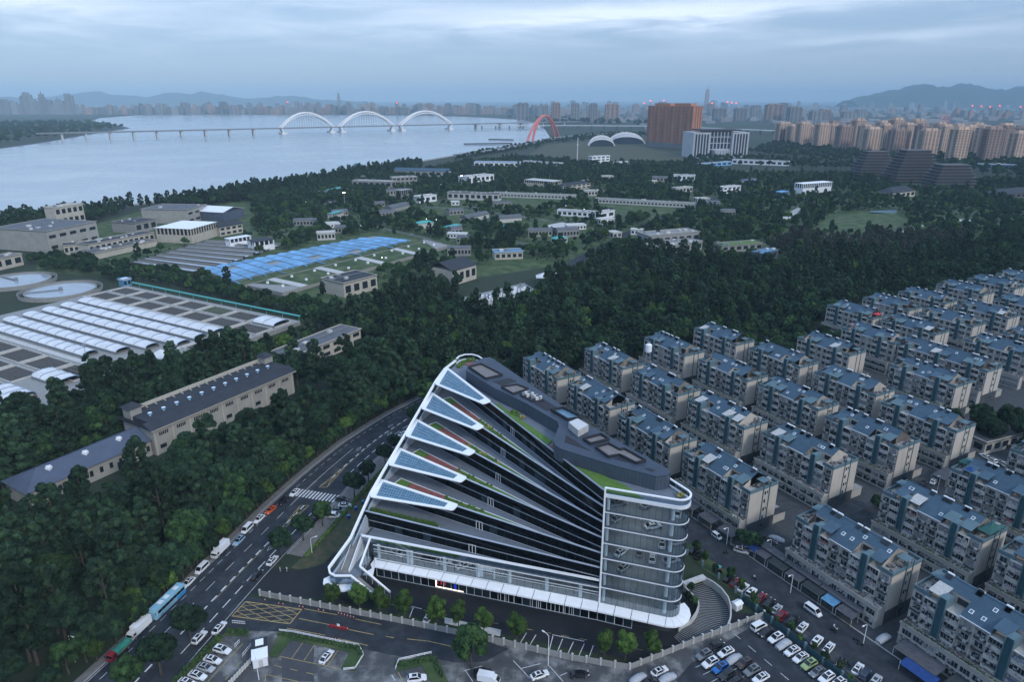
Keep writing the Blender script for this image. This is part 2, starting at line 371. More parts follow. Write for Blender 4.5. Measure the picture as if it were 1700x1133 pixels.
while s < LT: dash(road, c1, s, s+2.2, 0.14, 'road_white', ZM); s += 4.0           # parking strip
c2 = between(0.34)
for a, b in ((10,42),(108,150)): dash(road, c2, a, b, 0.16, 'road_white', ZM)
s = 46
while s < 104: dash(road, c2, s, s+4, 0.15, 'road_white', ZM); s += 9
c3 = between(0.56); s = 30
dash(road, c3, 8, 27, 0.16, 'road_yellow', ZM)
while s < LT:
    if not 108 < s < 124: dash(road, c3, s, s+2.4, 0.45, 'road_white', ZM)
    s += 4.2
for a, b in ((60,92),(126,230)): dash(road, between(0.585), a, b, 0.15, 'road_yellow', ZM)
c4 = between(0.79); s = 40
while s < LT:
    if not 104 < s < 126: dash(road, c4, s, s+3.5, 0.3, 'road_white', ZM)
    s += 5.6
for f in (0.02, 0.975): dash(road, between(f), 5, LT, 0.14, 'road_white', ZM)
# worn seams and patches in the carriageway
rs_ = random.Random(3)
for f in (0.22,0.30,0.47,0.70,0.88):
    s = 6+rs_.uniform(0,10)
    while s < 235:
        l_ = rs_.uniform(8,26); a_ = between(f+rs_.uniform(-0.012,0.012)); dash(road, a_, s, s+l_, rs_.uniform(0.12,0.4), 'asphalt_dark', 0.026, 'tar_seam'); s += l_+rs_.uniform(1,12)
for _ in range(16):
    f = rs_.uniform(0.15,0.85); s = rs_.uniform(10,220); dash(road, between(f), s, s+rs_.uniform(2,7), rs_.uniform(0.8,2.2), rs_.choice(['asphalt_patch','asphalt_dark']), 0.024, 'repair_patch')
for _ in range(14):
    q, d = samp(between(rs_.uniform(0.2,0.9)), rs_.uniform(15,215)); mb = MB(); mb.poly([(q.x+math.cos(t_)*0.42,q.y+math.sin(t_)*0.42,0.03) for t_ in np.linspace(0,6.28,11)[:-1]]); ob('manhole_cover', mb, 'concrete_dark', road)
# lane diamonds
for f, s_ in ((0.67,84),(0.45,150),(0.67,164),(0.45,172)):
    q, d = samp(between(f), s_); nn_ = Vector((-d.y,d.x)); mb = MB()
    C = [q+d*1.6, q+nn_*0.6, q-d*1.6, q-nn_*0.6]
    for a, b in zip(C, C[1:]+C[:1]): mb.wall(a, b, 0.16, ZM, ZM+0.005)
    ob('diamond_marking', mb, 'road_white', road)
# crosswalk: stripes parallel to the road, and hatched triangles by it
SCW = 115.0
for i in range(14):
    f = 0.15+0.81*i/13; q, d = samp(between(f), SCW+ (f-0.5)*-6); 
    ob('crossing_stripe', MB().wall(q-d*2.3, q+d*2.3, 0.62, ZM, ZM+0.006), 'road_white', road)
for sgn, s0, s1 in ((1,120,131),(-1,96,108)):
    a0, _ = samp(between(0.50), s0 if sgn>0 else s1); a1, _ = samp(between(0.64), s0 if sgn>0 else s1); a2, _ = samp(between(0.575), s1+6 if sgn>0 else s0-8)
    mb = MB()
    for a, b in ((a0,a1),(a1,a2),(a2,a0),(a0,lerp(a1,a2,0.5)),(a1,lerp(a0,a2,0.5))): mb.wall(a, b, 0.22, ZM, ZM+0.006)
    ob('hatched_marking', mb, 'road_yellow', road)

def kerbline(name, poly, wid=0.3, h=0.15, label=None):
    mb = MB()
    for a, b in zip(poly, poly[1:]): mb.wall(a, b, wid, 0.0, h)
    return struct(name, mb, 'kerb_stone', label)
kl = [p for p in offs(RLs, 0.2) if p.y < 305]
kerbline('kerb', kl, label='stone kerb along the wooded side of the main road')
pav_l = struct('pavement', MB().ribbon([p for p in offs(RLs,0.35)][:46], offs(RLs,2.6)[:46], 0.12), 'paving', 'narrow pavement under the roadside trees')
RRp = [p for p in RRs if 172 < p.y < 290]
kerbline('kerb', offs(RRp,-0.2), label='stone kerb along the pavement beside the lawn')
pav = struct('pavement', MB().ribbon(offs(RRp,-5.4), offs(RRp,-0.35), 0.12), 'paving', 'paved footway between the road and the lawn')

# lawn at the building's corner
lawn_pts = [gp(483,944), gp(495,947), gp(520,943), gp(540,935), gp(553,920), (-44,178), (-40,200), (-30,235), (-24,250)]
lw = [Vector((p[0],p[1])) for p in lawn_pts]+[p for p in offs(RRp,-6.2)[::-1] if p.y < 250 and p.y > 174]
struct('lawn', MB().poly([(p.x,p.y,0.09) for p in lw]), 'dry_grass', 'patchy green lawn beside the stair corner of the building')

# forecourt, access road, parking lots
FEN = V2((-70.0,155.3),(-57.7,152.1),(-31.9,145.5),(-7.7,138.9),(14.8,132.1),(28.4,129.1),(45.8,137.4),(67.1,147.1))
fc = [Vector((-73.5,156.5)), Vector((-71.5,167))]+[gp(x,y).to_2d() for x,y in ((495,947.5),(520,944),(540,936),(553,921))]+V2((-43,178),(-20,238),(-5,246),(56,150))+[FEN[-1], FEN[-2], FEN[-3], FEN[-4], FEN[-5], FEN[-6], FEN[-7]]
struct('forecourt', MB().poly([(p.x,p.y,0.03) for p in fc]), 'asphalt_dark', 'dark fresh asphalt forecourt in front of the showroom')
lot = V2((-79,128),(-76.3,140),(-73,154.5),(-57.7,152.0),(-31.9,145.4),(-7.7,138.8),(14.8,132.0),(28.4,129.0),(45.8,137.3),(67.1,147.0),(70.5,150),(104,88),(60,80),(-70,84),(-81,118))
struct('parking_lot', MB().poly([(p.x,p.y,0.025) for p in lot]), 'asphalt_worn', 'worn grey car park south of the fence')
acc = [Vector((-77.0,140.0)), Vector((-73,154.8))]+[p-Vector((0.05,0.25)) for p in FEN[1:4]]+[gp(845,1078).to_2d(), gp(805,1100).to_2d(), gp(752,1101).to_2d(), gp(720,1094).to_2d(), gp(662,1091).to_2d(), gp(604,1079).to_2d(), gp(485,1053).to_2d(), gp(464,1050).to_2d(), gp(413,1048).to_2d()]
access = struct('access_road', MB().poly([(p.x,p.y,0.045) for p in acc]), 'asphalt', 'dark access road to the car park inside the fence')
rl = [gp(x,y).to_2d() for x,y in ((1148,1092),(1165,1098),(1145,1115))]
lotr = V2((39,126),(43.5,130.8),(66.5,146),(70,148.5),(100,92),(60,88))
struct('parking_lot', MB().poly([(p.x,p.y,0.04) for p in lotr]), 'asphalt', 'darker asphalt car park beside the estate lane')
patch = [gp(x,y) for x,y in ((467,1092),(484,1063),(522,1072),(520,1110),(522,1133),(468,1133))]
struct('parking_patch', MB().poly([(p.x,p.y,0.04) for p in patch]), 'asphalt_patch', 'smooth grey repair patch in the car park')
def line(pts, wid, material, parent, z=0.055, name='bay_line', closed=False):
    mb = MB(); P = [p.to_2d() if len(p) > 2 else p for p in pts]
    if closed: P = P+P[:1]
    for a, b in zip(P, P[1:]): mb.wall(a, b, wid, z, z+0.006)
    return ob(name, mb, material, parent)
# yellow box
yb = [gp(x,y) for x,y in ((385,1024),(408,1000),(501,1013),(481,1037))]
line(yb, 0.3, 'road_yellow', access, 0.06, 'box_marking', True)
for i in range(1, 6):
    f = i/6
    a = lerp(yb[0],yb[1],min(1,2*f)) if f <= .5 else lerp(yb[1],yb[2],2*f-1); b = lerp(yb[0],yb[3],min(1,2*f)) if f <= .5 else lerp(yb[3],yb[2],2*f-1)
    line([a,b], 0.18, 'road_yellow', access, 0.068, 'box_marking')
    a = lerp(yb[1],yb[0],min(1,2*f)) if f <= .5 else lerp(yb[0],yb[3],2*f-1); b = lerp(yb[1],yb[2],min(1,2*f)) if f <= .5 else lerp(yb[2],yb[3],2*f-1)
    line([a,b], 0.18, 'road_yellow', access, 0.076, 'box_marking')
for pts in (((505,1012),(560,1022)),((590,1029),(633,1038)),((496,1028),(545,1038)),((577,1046),(621,1055)),((476,1044),(540,1056)),((563,1062),(611,1073)),((641,1058),(654,1060)),((676,1062),(712,1066),(756,1076))):
    line([gp(*q) for q in pts], 0.22, 'road_yellow', access, 0.06, 'lane_marking')
# forecourt dashes and bays
for i in range(16):
    a = lerp((-33,151.8,0),(40,133.5,0),i/16); d = Vector((73,-18.3,0)).normalized(); line([a,a+d*2.0], 0.16, 'road_yellow', None if False else access, 0.05, 'lane_marking')
plot = [o for o in COL.objects if o.name.startswith('parking_lot')][0]
for k, pts in enumerate((((683,1008),(700,1012)),((686,1010),(678,1032)),((874,1052),(862,1072)),((890,1055),(878,1075)),((918,1057),(912,1080)),((934,1062),(926,1082)),((952,1067),(943,1086)),((970,1070),(961,1090)),((985,1073),(978,1092)),((917,1055),(970,1066)))):
    line([gp(*q) for q in pts], 0.2, 'road_white', plot, 0.055)
# bays of the lots
Yl = lambda *px: line([gp(*q) for q in px], 0.18, 'road_yellow', plot, 0.05)
Wl = lambda *px: line([gp(*q) for q in px], 0.18, 'road_white', plot, 0.05)
Yl((503,1068),(484,1095)); Yl((522,1072),(504,1099)); Yl((465,1091),(565,1112)); Yl((561,1081),(543,1108)); Yl((534,1087),(528,1099))
Yl((440,1133),(441,1121),(495,1133)); Yl((455,1106),(468,1109)); Yl((482,1112),(494,1115)); Yl((509,1118),(521,1121))
Yl((403,1070),(345,1133)); Yl((400,1100),(392,1109)); Yl((382,1121),(374,1130))
Yl((661,1117),(669,1133)); Wl((650,1122),(656,1131)); Wl((773,1115),(785,1133)); Wl((866,1111),(897,1103)); Wl((852,1098),(868,1115),(880,1128)); Wl((930,1123),(942,1118)); Wl((912,1107),(935,1133)); Wl((770,1115),(800,1107))
for k in range(9):
    a = uvp(118-2.5*k+0.3, 120.6); b = uvp(118-2.5*k+0.3, 124.8); 
for k in range(11):      # three rows of bays in the estate-side lot
    u = 101.5-2.55*k
    for v0, v1 in ((124.2,129.2),(108.2,113.4),(102.4,107.6)):
        if inpoly(*uvp(u,v0).to_2d(), lotr): line([uvp(u,v0), uvp(u,v1)], 0.12, 'road_white', plot, 0.05)
for k in range(7): line([uvp(100-5*k,119), uvp(97.6-5*k,119)], 0.14, 'road_white', plot, 0.05)
# planted islands with low white rail
def island(px, label):
    pts = [gp(*q) for q in px]
    o = struct('grass_island', MB().prism([(p.x,p.y) for p in pts], 0.02, 0.22), 'grass', label); return pts
isl_a = island([(464,1051),(485,1054),(596,1076),(603,1092),(589,1115),(566,1112),(581,1084),(484,1064),(459,1093),(447,1091)], 'L-shaped grass strip beside the guard booth')
isl_b = island([(655,1102),(716,1089),(724,1098),(748,1140),(718,1140),(700,1107),(661,1116)], 'bent grass strip behind the white estate car')
isl_c = island([(376,1046),(413,1048),(412,1058),(372,1056)], 'short hedge strip by the car park gate')
isl_d = island([(364,1056),(372,1062),(300,1133),(285,1133)], 'hedge strip between the main road and the car park')
def hedge(name, poly, wid, h, material, label, dens=14, seed=1, group=None):
    "clipped hedge: leaf faces over a low core"
    r = np.random.default_rng(seed); mb = MB(); L = plen(poly); k = int(L*wid*dens)
    for _ in range(k):
        q, d = samp(poly, r.uniform(0, L*0.999)); nn_ = Vector((-d.y,d.x)); q = q+nn_*r.uniform(-wid/2, wid/2)
        z = h*(0.35+0.65*math.sqrt(r.random())); c = Vector((q.x,q.y,z)); a = Vector(r.normal(size=3)).normalized()*0.22; b = a.orthogonal().normalized()*0.2
        mb.quad(c-a-b, c+a-b, c+a+b, c-a+b)
    o = ob(name, mb, material); tag(o, label, 'hedge', group); return o
hedge('hedge', [gp(462,1055).to_2d(), gp(597,1080).to_2d(), gp(600,1094).to_2d()], 1.0, 0.9, 'leaf_hedge', 'clipped hedge along the access road on the L-shaped grass strip', seed=2)
hedge('hedge', [gp(658,1108).to_2d(), gp(720,1096).to_2d(), gp(735,1128).to_2d()], 1.2, 0.9, 'leaf_hedge', 'clipped hedge bending round the white estate car bay', seed=3)
hedge('hedge', [gp(376,1052).to_2d(), gp(412,1053).to_2d()], 1.6, 1.0, 'leaf_hedge', 'short dark hedge beside the car park barrier', seed=4)
hedge('hedge', [gp(367,1060).to_2d(), gp(330,1097).to_2d(), gp(292,1133).to_2d()], 1.6, 1.1, 'leaf_hedge', 'long dark hedge between the main road and the row of white cars', seed=5)
hl = [p for p in offs(RRp,-6.6) if 171 < p.y < 240]
hedge('hedge', hl, 1.0, 0.9, 'leaf_bright', 'bright clipped hedge along the lawn by the footway', dens=16, seed=6)
def lowrail(px, label):
    P = [gp(*q) for q in px]; o = thing('garden_rail', label, 'fence', P[0]); 
    for a, b in zip(P, P[1:]):
        wob('rail', MB().wall(a,b,0.08,0.75,0.9), 'white_paint', o); wob('rail', MB().wall(a,b,0.08,0.4,0.52), 'white_paint', o)
        k = max(1,int((b-a).length/1.6))
        mb = MB()
        for i in range(k+1): q = lerp(a,b,i/k); mb.box(q.x-.05,q.x+.05,q.y-.05,q.y+.05,0.2,0.95)
        wob('pickets', mb, 'white_paint', o)
lowrail([(464,1050),(485,1052),(596,1075),(604,1090),(590,1113),(571,1115)], 'low white rail round the L-shaped grass strip')
lowrail([(657,1113),(662,1099),(716,1087)], 'low white rail at the end of the bent grass strip')

# concrete panel fence of the forecourt: posts and panels
fo = thing('perimeter_fence', 'long pale concrete panel fence between the forecourt and the car park', 'fence', (FEN[5].x,FEN[5].y,0))
pm = MB().box(-0.2,0.2,-0.2,0.2,0,1.95).box(-0.26,0.26,-0.26,0.26,1.95,2.08).mesh('post', M_('concrete_pale'))
offF = Vector((FEN[5].x,FEN[5].y,0))
for a, b in zip(FEN, FEN[1:]):
    L = (b-a).length; k = max(1, round(L/3.1)); d = (b-a).normalized(); ang = math.atan2(d.y,d.x)
    pan = MB().box(0.2, L/k-0.2, -0.06, 0.06, 0.12, 1.6).box(0.2, L/k-0.2, -0.09, 0.09, 1.6, 1.7).box(0.2, L/k-0.2, -0.1, 0.1, 0.02, 0.14).mesh('panel', M_('concrete'))
    for i in range(k):
        q = a+d*(L*i/k); Q = Vector((q.x,q.y,0))-offF
        ob('post', pm, None, fo, loc=Q, rot=ang); ob('panel', pan, None, fo, loc=Q, rot=ang)
ob('post', pm, None, fo, loc=Vector((FEN[-1].x,FEN[-1].y,0))-offF)

# estate ground: paving between the blocks and the lane beside the lot
est = [uvp(*q) for q in ((30,132),(262,136),(262,300),(250,330),(250,560),(150,560),(40,330),(20,240))]
struct('estate_yard', MB().poly([(p.x,p.y,0.015) for p in est]), 'concrete_dark', 'grey paved yards between the apartment blocks')
lane = [uvp(u,v) for u,v in ((20,137.5),(180,134.5),(262,131),(262,141.5),(180,145.5),(20,148.5))]
lane_o = struct('estate_lane', MB().poly([(p.x,p.y,0.035) for p in lane]), 'asphalt', 'estate lane between the parked cars and the shop awnings')
kerbline('kerb', [uvp(u,148.9-(u-20)*0.02).to_2d() for u in (20,60,100,140,180)], label='kerb between the estate lane and the shop awnings')
for u0 in (108,64): 
    cr = [uvp(u0+0,147.5), uvp(u0+6.5,147.5), uvp(u0+6.5,262), uvp(u0,262)]
    struct('side_lane', MB().poly([(p.x,p.y,0.03) for p in cr]), 'asphalt', 'cross lane between rows of apartment blocks, '+('nearer the wood' if u0==108 else 'nearer the car park'))
gs = [uvp(u,v) for u,v in ((101,131.2),(150,130),(150,134.8),(101,136.3))]
struct('verge', MB().poly([(p.x,p.y,0.05) for p in gs]), 'grass', 'planted verge along the estate lane')
# ================================================================ the showroom building
LV = [0,5.9,11.1,15.6,20.1,24.7,29.3,33.8,38.4]
PV = Vector((22.8,145.7)); 
WB = {2:Vector((-42.6,165.6)),3:Vector((-43.2,171.6)),4:Vector((-39.8,180.4)),5:Vector((-35.7,191.6)),6:Vector((-31.6,202.8)),7:Vector((-27.5,214.2)),8:Vector((-23.3,226.1))}
WF = {4:Vector((-41.2,174.3)),5:Vector((-37.3,185.0)),6:Vector((-33.3,195.3)),7:Vector((-29.4,206.2)),8:Vector((-25.6,216.4))}
hb = thing('showroom_building', 'fan-shaped terraced glass showroom building with white rims and rounded glass tower', 'building', (5,175,0))
NA = V2((-20.4,234.2),(-19.6,236.8),(-17.6,238.6),(-14.9,238.9),(-12.6,237.0))       # rounded north tip
d1 = (Vector((38.7,140.5))-PV).normalized(); d2 = Vector((-0.507,0.862)).normalized()
CC = Vector((46.7,137.9)); TL = 7.8
ta = CC-d1*TL; tb = CC+d2*TL
na = Vector((-d1.y,d1.x)); th = math.acos(max(-1,min(1,(-d1).dot(d2)))); RC = TL*math.tan(th/2)
cen = ta+Vector((-d1.y,d1.x))*RC
a0 = math.atan2(*(ta-cen).yx); a1 = math.atan2(*(tb-cen).yx)
if a1 < a0: a1 += 2*math.pi
def corner(off, k=10): return [cen+Vector((math.cos(a0+(a1-a0)*i/k), math.sin(a0+(a1-a0)*i/k)))*(RC+off) for i in range(k+1)]
def outline(wb, inset=0.0): return [PV]+corner(-inset)+NA[::-1]+[wb]
# floor slabs, one per level
for k in range(1, 9):
    wb = WB[max(k,2)] if k > 1 else Vector((-40.5,166))
    poly = outline(wb) if k > 1 else [PV]+corner(0)+NA[::-1]+[Vector((-43,171)), Vector((-38.6,163.2))]
    wob('floor_slab', MB().prism(poly, LV[k]-0.55, LV[k]), 'terrace_stone' if k > 1 else 'interior_floor', hb)
wob('ground_slab', MB().prism([PV]+corner(-1.5)+[Vector((-12.5,235)),Vector((-19,234)),Vector((-42,171)),Vector((-38.4,163.6))], 0.0, 0.12), 'interior_dark', hb)
# dark facades: each level's glass wall runs from the tower's edge to the west rim, stepping back storey by storey
def nrm(a, b): d = (b-a).normalized(); return d, Vector((-d.y, d.x))
for k in range(3, 9):
    A = PV; B = WB[k]; d, nv = nrm(A, B)          # nv points left of A->B, i.e. towards the south-west front
    if nv.y > 0: nv = -nv
    L = (B-A).length-0.8; z0 = LV[k-1]; z1 = LV[k]-0.56
    fac = thing_part = ob('facade', MB().wall(A-nv*1.2+d*0.5, B-nv*1.2-d*0.4, 0.2, z0, z1), 'interior_dark', hb, loc=-Vector(hb.location))
    npan = int(round(L/2.35)); pw = L/npan
    door = int(npan*0.5)
    pmesh = MB().box(0.05, pw-0.05, -0.04, 0.04, 0.12, 2.35).box(0.05, pw-0.05, -0.04, 0.04, 2.55, z1-z0-0.06).mesh('pane', M_('dark_glass'))
    pmesh2 = MB().box(0.05, pw-0.05, -0.04, 0.04, 0.12, 2.35).box(0.05, pw-0.05, -0.04, 0.04, 2.55, z1-z0-0.06).mesh('pane', M_('window_tint'))
    ang = math.atan2(d.y, d.x); r = random.Random(k)
    for i in range(npan):
        q = A+d*(0.4+pw*i)-nv*0.5
        tint = r.random() < 0.13 and 0.25 < i/npan < 0.9
        ob('pane', pmesh2 if tint else pmesh, None, fac, loc=(q.x,q.y,z0), rot=ang)
    fr = MB(); e0 = A-nv*0.46; e1 = B-nv*0.46
    fr.wall(e0, e1, 0.12, z0+2.36, z0+2.42); fr.wall(e0, e1, 0.12, z0+2.54, z0+2.6); fr.wall(e0, e1, 0.14, z0, z0+0.1)
    wob('transom', fr, 'rim_metal', fac)
    mu = MB()
    for i in range(npan+1):
        q = A+d*(0.4+pw*i)-nv*0.5; mu.wall(q-d*0.025, q+d*0.025, 0.1, z0, z1)
    wob('mullion', mu, 'mullion_dark', fac)
    dq = A+d*(0.4+pw*door)-nv*0.36; dr = MB()
    for a, b in ((0,0.14),(0.95,1.1),(1.95,2.09)): dr.wall(dq+d*a, dq+d*b, 0.12, z0, z0+2.7)
    dr.wall(dq, dq+d*2.09, 0.12, z0+2.6, z0+2.75)
    wob('door_frame', dr, 'white_metal', fac)
# west return walls close the floors towards the road
for k in range(3, 9):
    pts = [WB[k], NA[0]]
    wob('west_wall', MB().wall(WB[k]+Vector((1.0,0)), NA[0]+Vector((1.0,0)), 0.3, LV[k-1], LV[k]-0.56), 'interior_dark', hb)
# rims and glass balustrades along every level
for k in range(3, 9):
    A = PV; B = WB[k]; d, nv = nrm(A, B)
    if nv.y > 0: nv = -nv
    wob('rim', MB().wall(A+nv*0.05+d*0.2, B+nv*0.05, 0.3, LV[k]-0.75, LV[k]+1.15), 'dark_glass', hb)
    wob('rim_cap', MB().wall(A+nv*0.02+d*0.2, B+nv*0.02, 0.5, LV[k]+1.15, LV[k]+1.32), 'rim_metal', hb)
    pass
# solar canopies: tapering white frames with blue panels, tilted forward
def planeuv(k):
    zb = LV[k]+1.9; zf = LV[k]+0.9
    b = Vector((WB[k].x,WB[k].y,zb)); f = Vector((WF[k].x,WF[k].y,zf))
    d, nv = nrm(PV, WB[k]); tipd = {8:0.365,7:0.38,6:0.385,5:0.39,4:0.395}[k]
    L = (WB[k]-PV).length; tp = WB[k]-d*L*tipd; tip = Vector((tp.x,tp.y,zb-0.15))
    n2 = nv if nv.y < 0 else -nv
    tf = tip+Vector((n2.x,n2.y,0))*2.9+Vector((0,0,-0.35)); f = f+(f-b)*0.3
    return b, f, tip, tf
for k in range(4, 9):
    b, f, tip, tf = planeuv(k)
    can = ob('solar_canopy', MB(), None, hb) if False else None
    outer = [b, f, tf, tip]
    def inset(P, w):
        out = []; n = len(P); c = sum(P, Vector())/n
        for i in range(n):
            p0, p1, p2 = P[i-1], P[i], P[(i+1)%n]; e1 = (p0-p1).normalized(); e2 = (p2-p1).normalized(); s = max(0.25, e1.cross(e2).length); out.append(p1+(e1+e2)*(w/s))
        return out
    inn = inset(outer, 0.8)
    # wide white ends
    inn[0] = inn[0]+(tip-b).normalized()*0.7; inn[1] = inn[1]+(tf-f).normalized()*1.1; inn[2] = inn[2]+(f-tf).normalized()*2.3; inn[3] = inn[3]+(b-tip).normalized()*2.3
    up = Vector((0,0,0.28)); mb = MB(); n = 4
    vs = [p for p in outer]+[p for p in inn]+[p+up for p in outer]+[p+up for p in inn]
    fs = []
    for i in range(4):
        j = (i+1)%4
        fs += [(i,j,8+j,8+i),(8+i,8+j,12+j,12+i),(5+i-1,4+j,12+j,12+i) if False else (4+i,12+i,12+j,4+j),(i,4+i,4+j,j)]
    mb.add(vs, fs)
    fr = wob('canopy_frame', mb, 'white_paint', hb)
    bm = bmesh.new(); bm.from_mesh(fr.data); bmesh.ops.recalc_face_normals(bm, faces=bm.faces)
    vert_e = [e for e in bm.edges if abs((e.verts[0].co-e.verts[1].co).normalized().z) > 0.95 and min((e.verts[0].co-q).length for q in (b,f,tf,tip)) < 0.4]
    bmesh.ops.bevel(bm, geom=vert_e, offset=0.75, segments=5, affect='EDGES', profile=0.5); bm.to_mesh(fr.data); bm.free()
    # panels: courses across the taper
    nb = 26
    for i in range(nb):
        for j in range(5):
            q = [lerp(lerp(inn[0],inn[3],(i+a)/nb), lerp(inn[1],inn[2],(i+a)/nb), (j+c)/5)+Vector((0,0,0.16)) for a, c in ((0.06,0.06),(0.06,0.94),(0.94,0.94),(0.94,0.06))]
            wid = (q[0]-q[1]).length
            if wid < 0.16: continue
            o = wob('solar_panel', MB().poly(q), 'solar_blue', fr)
    # posts under the canopy
    for t_ in (0.12, 0.45):
        q = lerp(f, tf, t_); 
        po = MB().bar((q.x,q.y,LV[k-1]), (q.x,q.y,q.z), 0.09)
    A, B = PV, WB[k]; d, nv = nrm(A,B)
# west parapet: a white rim climbing from the stair corner to the roof, glass under it
rimp = [Vector((-50.2,155.6,9.3)), Vector((-45.8,164.0,13.0)), Vector((WF[4].x-0.4,WF[4].y-0.3,LV[4]+1.1))]
for k in range(5, 9): rimp.append(Vector((WF[k].x-0.4,WF[k].y-0.3,LV[k]+1.1)))
rimp += [Vector((WB[8].x-0.6,WB[8].y,LV[8]+1.5)), Vector((NA[0].x-0.3,NA[0].y,LV[8]+1.5))]
def sweep(pts, w, h):
    mb = MB()
    for a, b in zip(pts, pts[1:]): mb.wall(a, b, w, a.z-h, a.z, b.z-h, b.z)
    return mb
wob('west_rim', sweep(rimp, 0.75, 0.55), 'white_paint', hb)
wgl = MB()
for a, b in zip(rimp[:7], rimp[1:7]): wgl.wall(a, b, 0.06, a.z-3.4, a.z-0.56, b.z-3.4, b.z-0.56)
wob('west_glass', wgl, 'glass_rail', hb)
ww = MB()
for a, b in zip(rimp, rimp[1:]): ww.wall(a, b, 0.4, 0.0 if a.y > 166 else 5.3, a.z-3.4, 0.0 if b.y > 166 else 5.3, b.z-3.4)
wob('west_base_wall', ww, 'rim_metal', hb)
# roof parapet: glass with white cap round the tower and down the east side
rp = [PV]+corner(0)+NA[::-1]
for nme, w_, z0, z1, m_ in (('parapet_cap',0.5,40.25,40.55,'white_paint'),('parapet_glass',0.08,38.75,40.25,'glass_clear'),('parapet_foot',0.4,37.85,38.72,'white_metal')):
    mb = MB()
    for a, b in zip(rp, rp[1:]): mb.wall(a, b, w_, z0, z1)
    wob(nme, mb, m_, hb)
rf = [PV, WB[8]]
wob('roof_front_rail', MB().wall(PV, lerp(PV,WB[8],0.55), 0.25, 39.6, 39.72), 'white_metal', hb)
# tower: glazed storeys, brightened by added unseen ceiling strips, each with white edge band, panes of its own and columns behind
front_path = [PV]+corner(0, 14)
tower_path = front_path+[lerp(tb,NA[-1],t) for t in (0.25,0.5,0.75,1.0)]
def pathpanes(path, step):
    "cuts a plan polyline into pane ends"
    L = plen(path); k = int(round(L/step)); return [samp(path, min(L*i/k, L*0.9999))[0] for i in range(k+1)]
fpan = pathpanes([PV, ta], 1.62)+corner(0,9)[1:]+[tb+d2*1.62*i for i in range(1,6)]
for k in range(2, 9):
    z0, z1 = LV[k-1], LV[k]-0.5
    band = MB()
    for a, b in zip(fpan, fpan[1:]): band.wall(a, b, 0.34, LV[k]-0.36 if k < 8 else 37.8, LV[k]-0.16 if k < 8 else 38.0)
    st = wob('storey_band', band, 'white_metal', hb)
    for i, (a, b) in enumerate(zip(fpan, fpan[1:])):
        d = (b-a).normalized(); wob('pane', MB().wall(a+d*0.03, b-d*0.03, 0.05, z0+0.02, z1), 'glass_tower', st)
    mu = MB()
    for a in fpan: mu.bar((a.x,a.y,z0), (a.x,a.y,z1), 0.045, n=4)
    wob('mullion', mu, 'mullion_dark', st)
    # inside: core wall, columns, ceiling
    cw = MB().wall(PV+Vector((2.6,12.5)), Vector((36.5,150.2)), 0.3, z0, z1).wall(PV+Vector((2.6,12.5)), PV+Vector((0.6,1.2)), 0.3, z0, z1)
    wob('core_wall', cw, 'interior_ceiling', st)
    wob('showroom_floor', MB().prism([PV+Vector((0.5,0.4))]+[p_ for p_ in corner(-0.35,8)]+[PV+Vector((3.2,12.3))], z0+0.005, z0+0.03), 'interior_floor', st)
    wob('added_fill_strip', MB().wall(PV+d1*3+Vector((0.8,3.2)), ta-d1*1+Vector((0.2,3.4)), 0.5, z1-0.12, z1-0.02).wall(PV+d1*4+Vector((1.8,7)), ta-d1*3+Vector((0.2,6.4)), 0.5, z1-0.12, z1-0.02), 'added_fill_glow', st)  # glowing strips added out of view to lift the storey's interior
    for q in (PV+d1*0.9+Vector((0.3,1.0)), ta-d1*0.6+Vector((0.3,1.4)), PV+d1*9+Vector((1.5,6.0))):
        wob('column', MB().bar((q.x,q.y,z0),(q.x,q.y,z1),0.46,n=12), 'white_paint', st)
wob('tower_edge', MB().wall(PV-d1*0.15-Vector((0,0.25)), PV+d1*0.25-Vector((0,0.25)), 0.5, 5.9, 40.5), 'white_paint', hb)
east = MB()
for k in range(1, 9): 
    a, b = tb+d2*8.2, NA[-1]; east.wall(a, b, 0.3, LV[k-1], LV[k]-0.56)
wob('east_wall', east, 'spandrel', hb)
# ---- front-left glazed hall (two storeys) with white rim
FL = Vector((-39.6,164.0)); dF, nF = nrm(FL, PV)
if nF.y > 0: nF = -nF
HT = 13.1
wob('hall_rim', MB().wall(FL-dF*3.2, PV-dF*0.2, 0.7, HT-0.35, HT), 'white_paint', hb)
wob('hall_parapet', MB().wall(FL-dF*3.2+Vector((0,0.1)), PV-dF*0.2+Vector((0,0.1)), 0.2, LV[2], HT-0.35), 'glass_rail', hb)
hall = wob('hall_glazing', MB().wall(FL, PV, 0.14, 10.35, 10.6).wall(FL, PV, 0.14, 9.0, 9.16).wall(FL, PV, 0.12, 8.2, 8.3).wall(FL, PV, 0.2, 5.9, 6.1), 'white_metal', hb)
hp = pathpanes([FL, PV], 2.25)
for a, b in zip(hp, hp[1:]):
    d = (b-a).normalized()
    wob('pane', MB().wall(a+d*0.04, b-d*0.04, 0.05, 6.1, 8.2).wall(a+d*0.04, b-d*0.04, 0.05, 8.3, 9.0).wall(a+d*0.04, b-d*0.04, 0.05, 9.16, 10.35), 'glass_clear', hall)
mu = MB()
for a in hp: mu.bar((a.x,a.y,6.0),(a.x,a.y,HT-0.3),0.05,n=4)
wob('mullion', mu, 'mullion_dark', hall)
for t_ in (0.02,0.16,0.175,0.33,0.48,0.62,0.78,0.92):
    q = lerp(FL,PV,t_)-nF*0.9; wob('column', MB().bar((q.x,q.y,5.9),(q.x,q.y,10.5),0.52,n=12), 'white_paint', hb)
    q = lerp(FL,PV,t_)-nF*0.9; wob('column', MB().bar((q.x,q.y,0.0),(q.x,q.y,5.3),0.38,n=10), 'white_paint', hb)
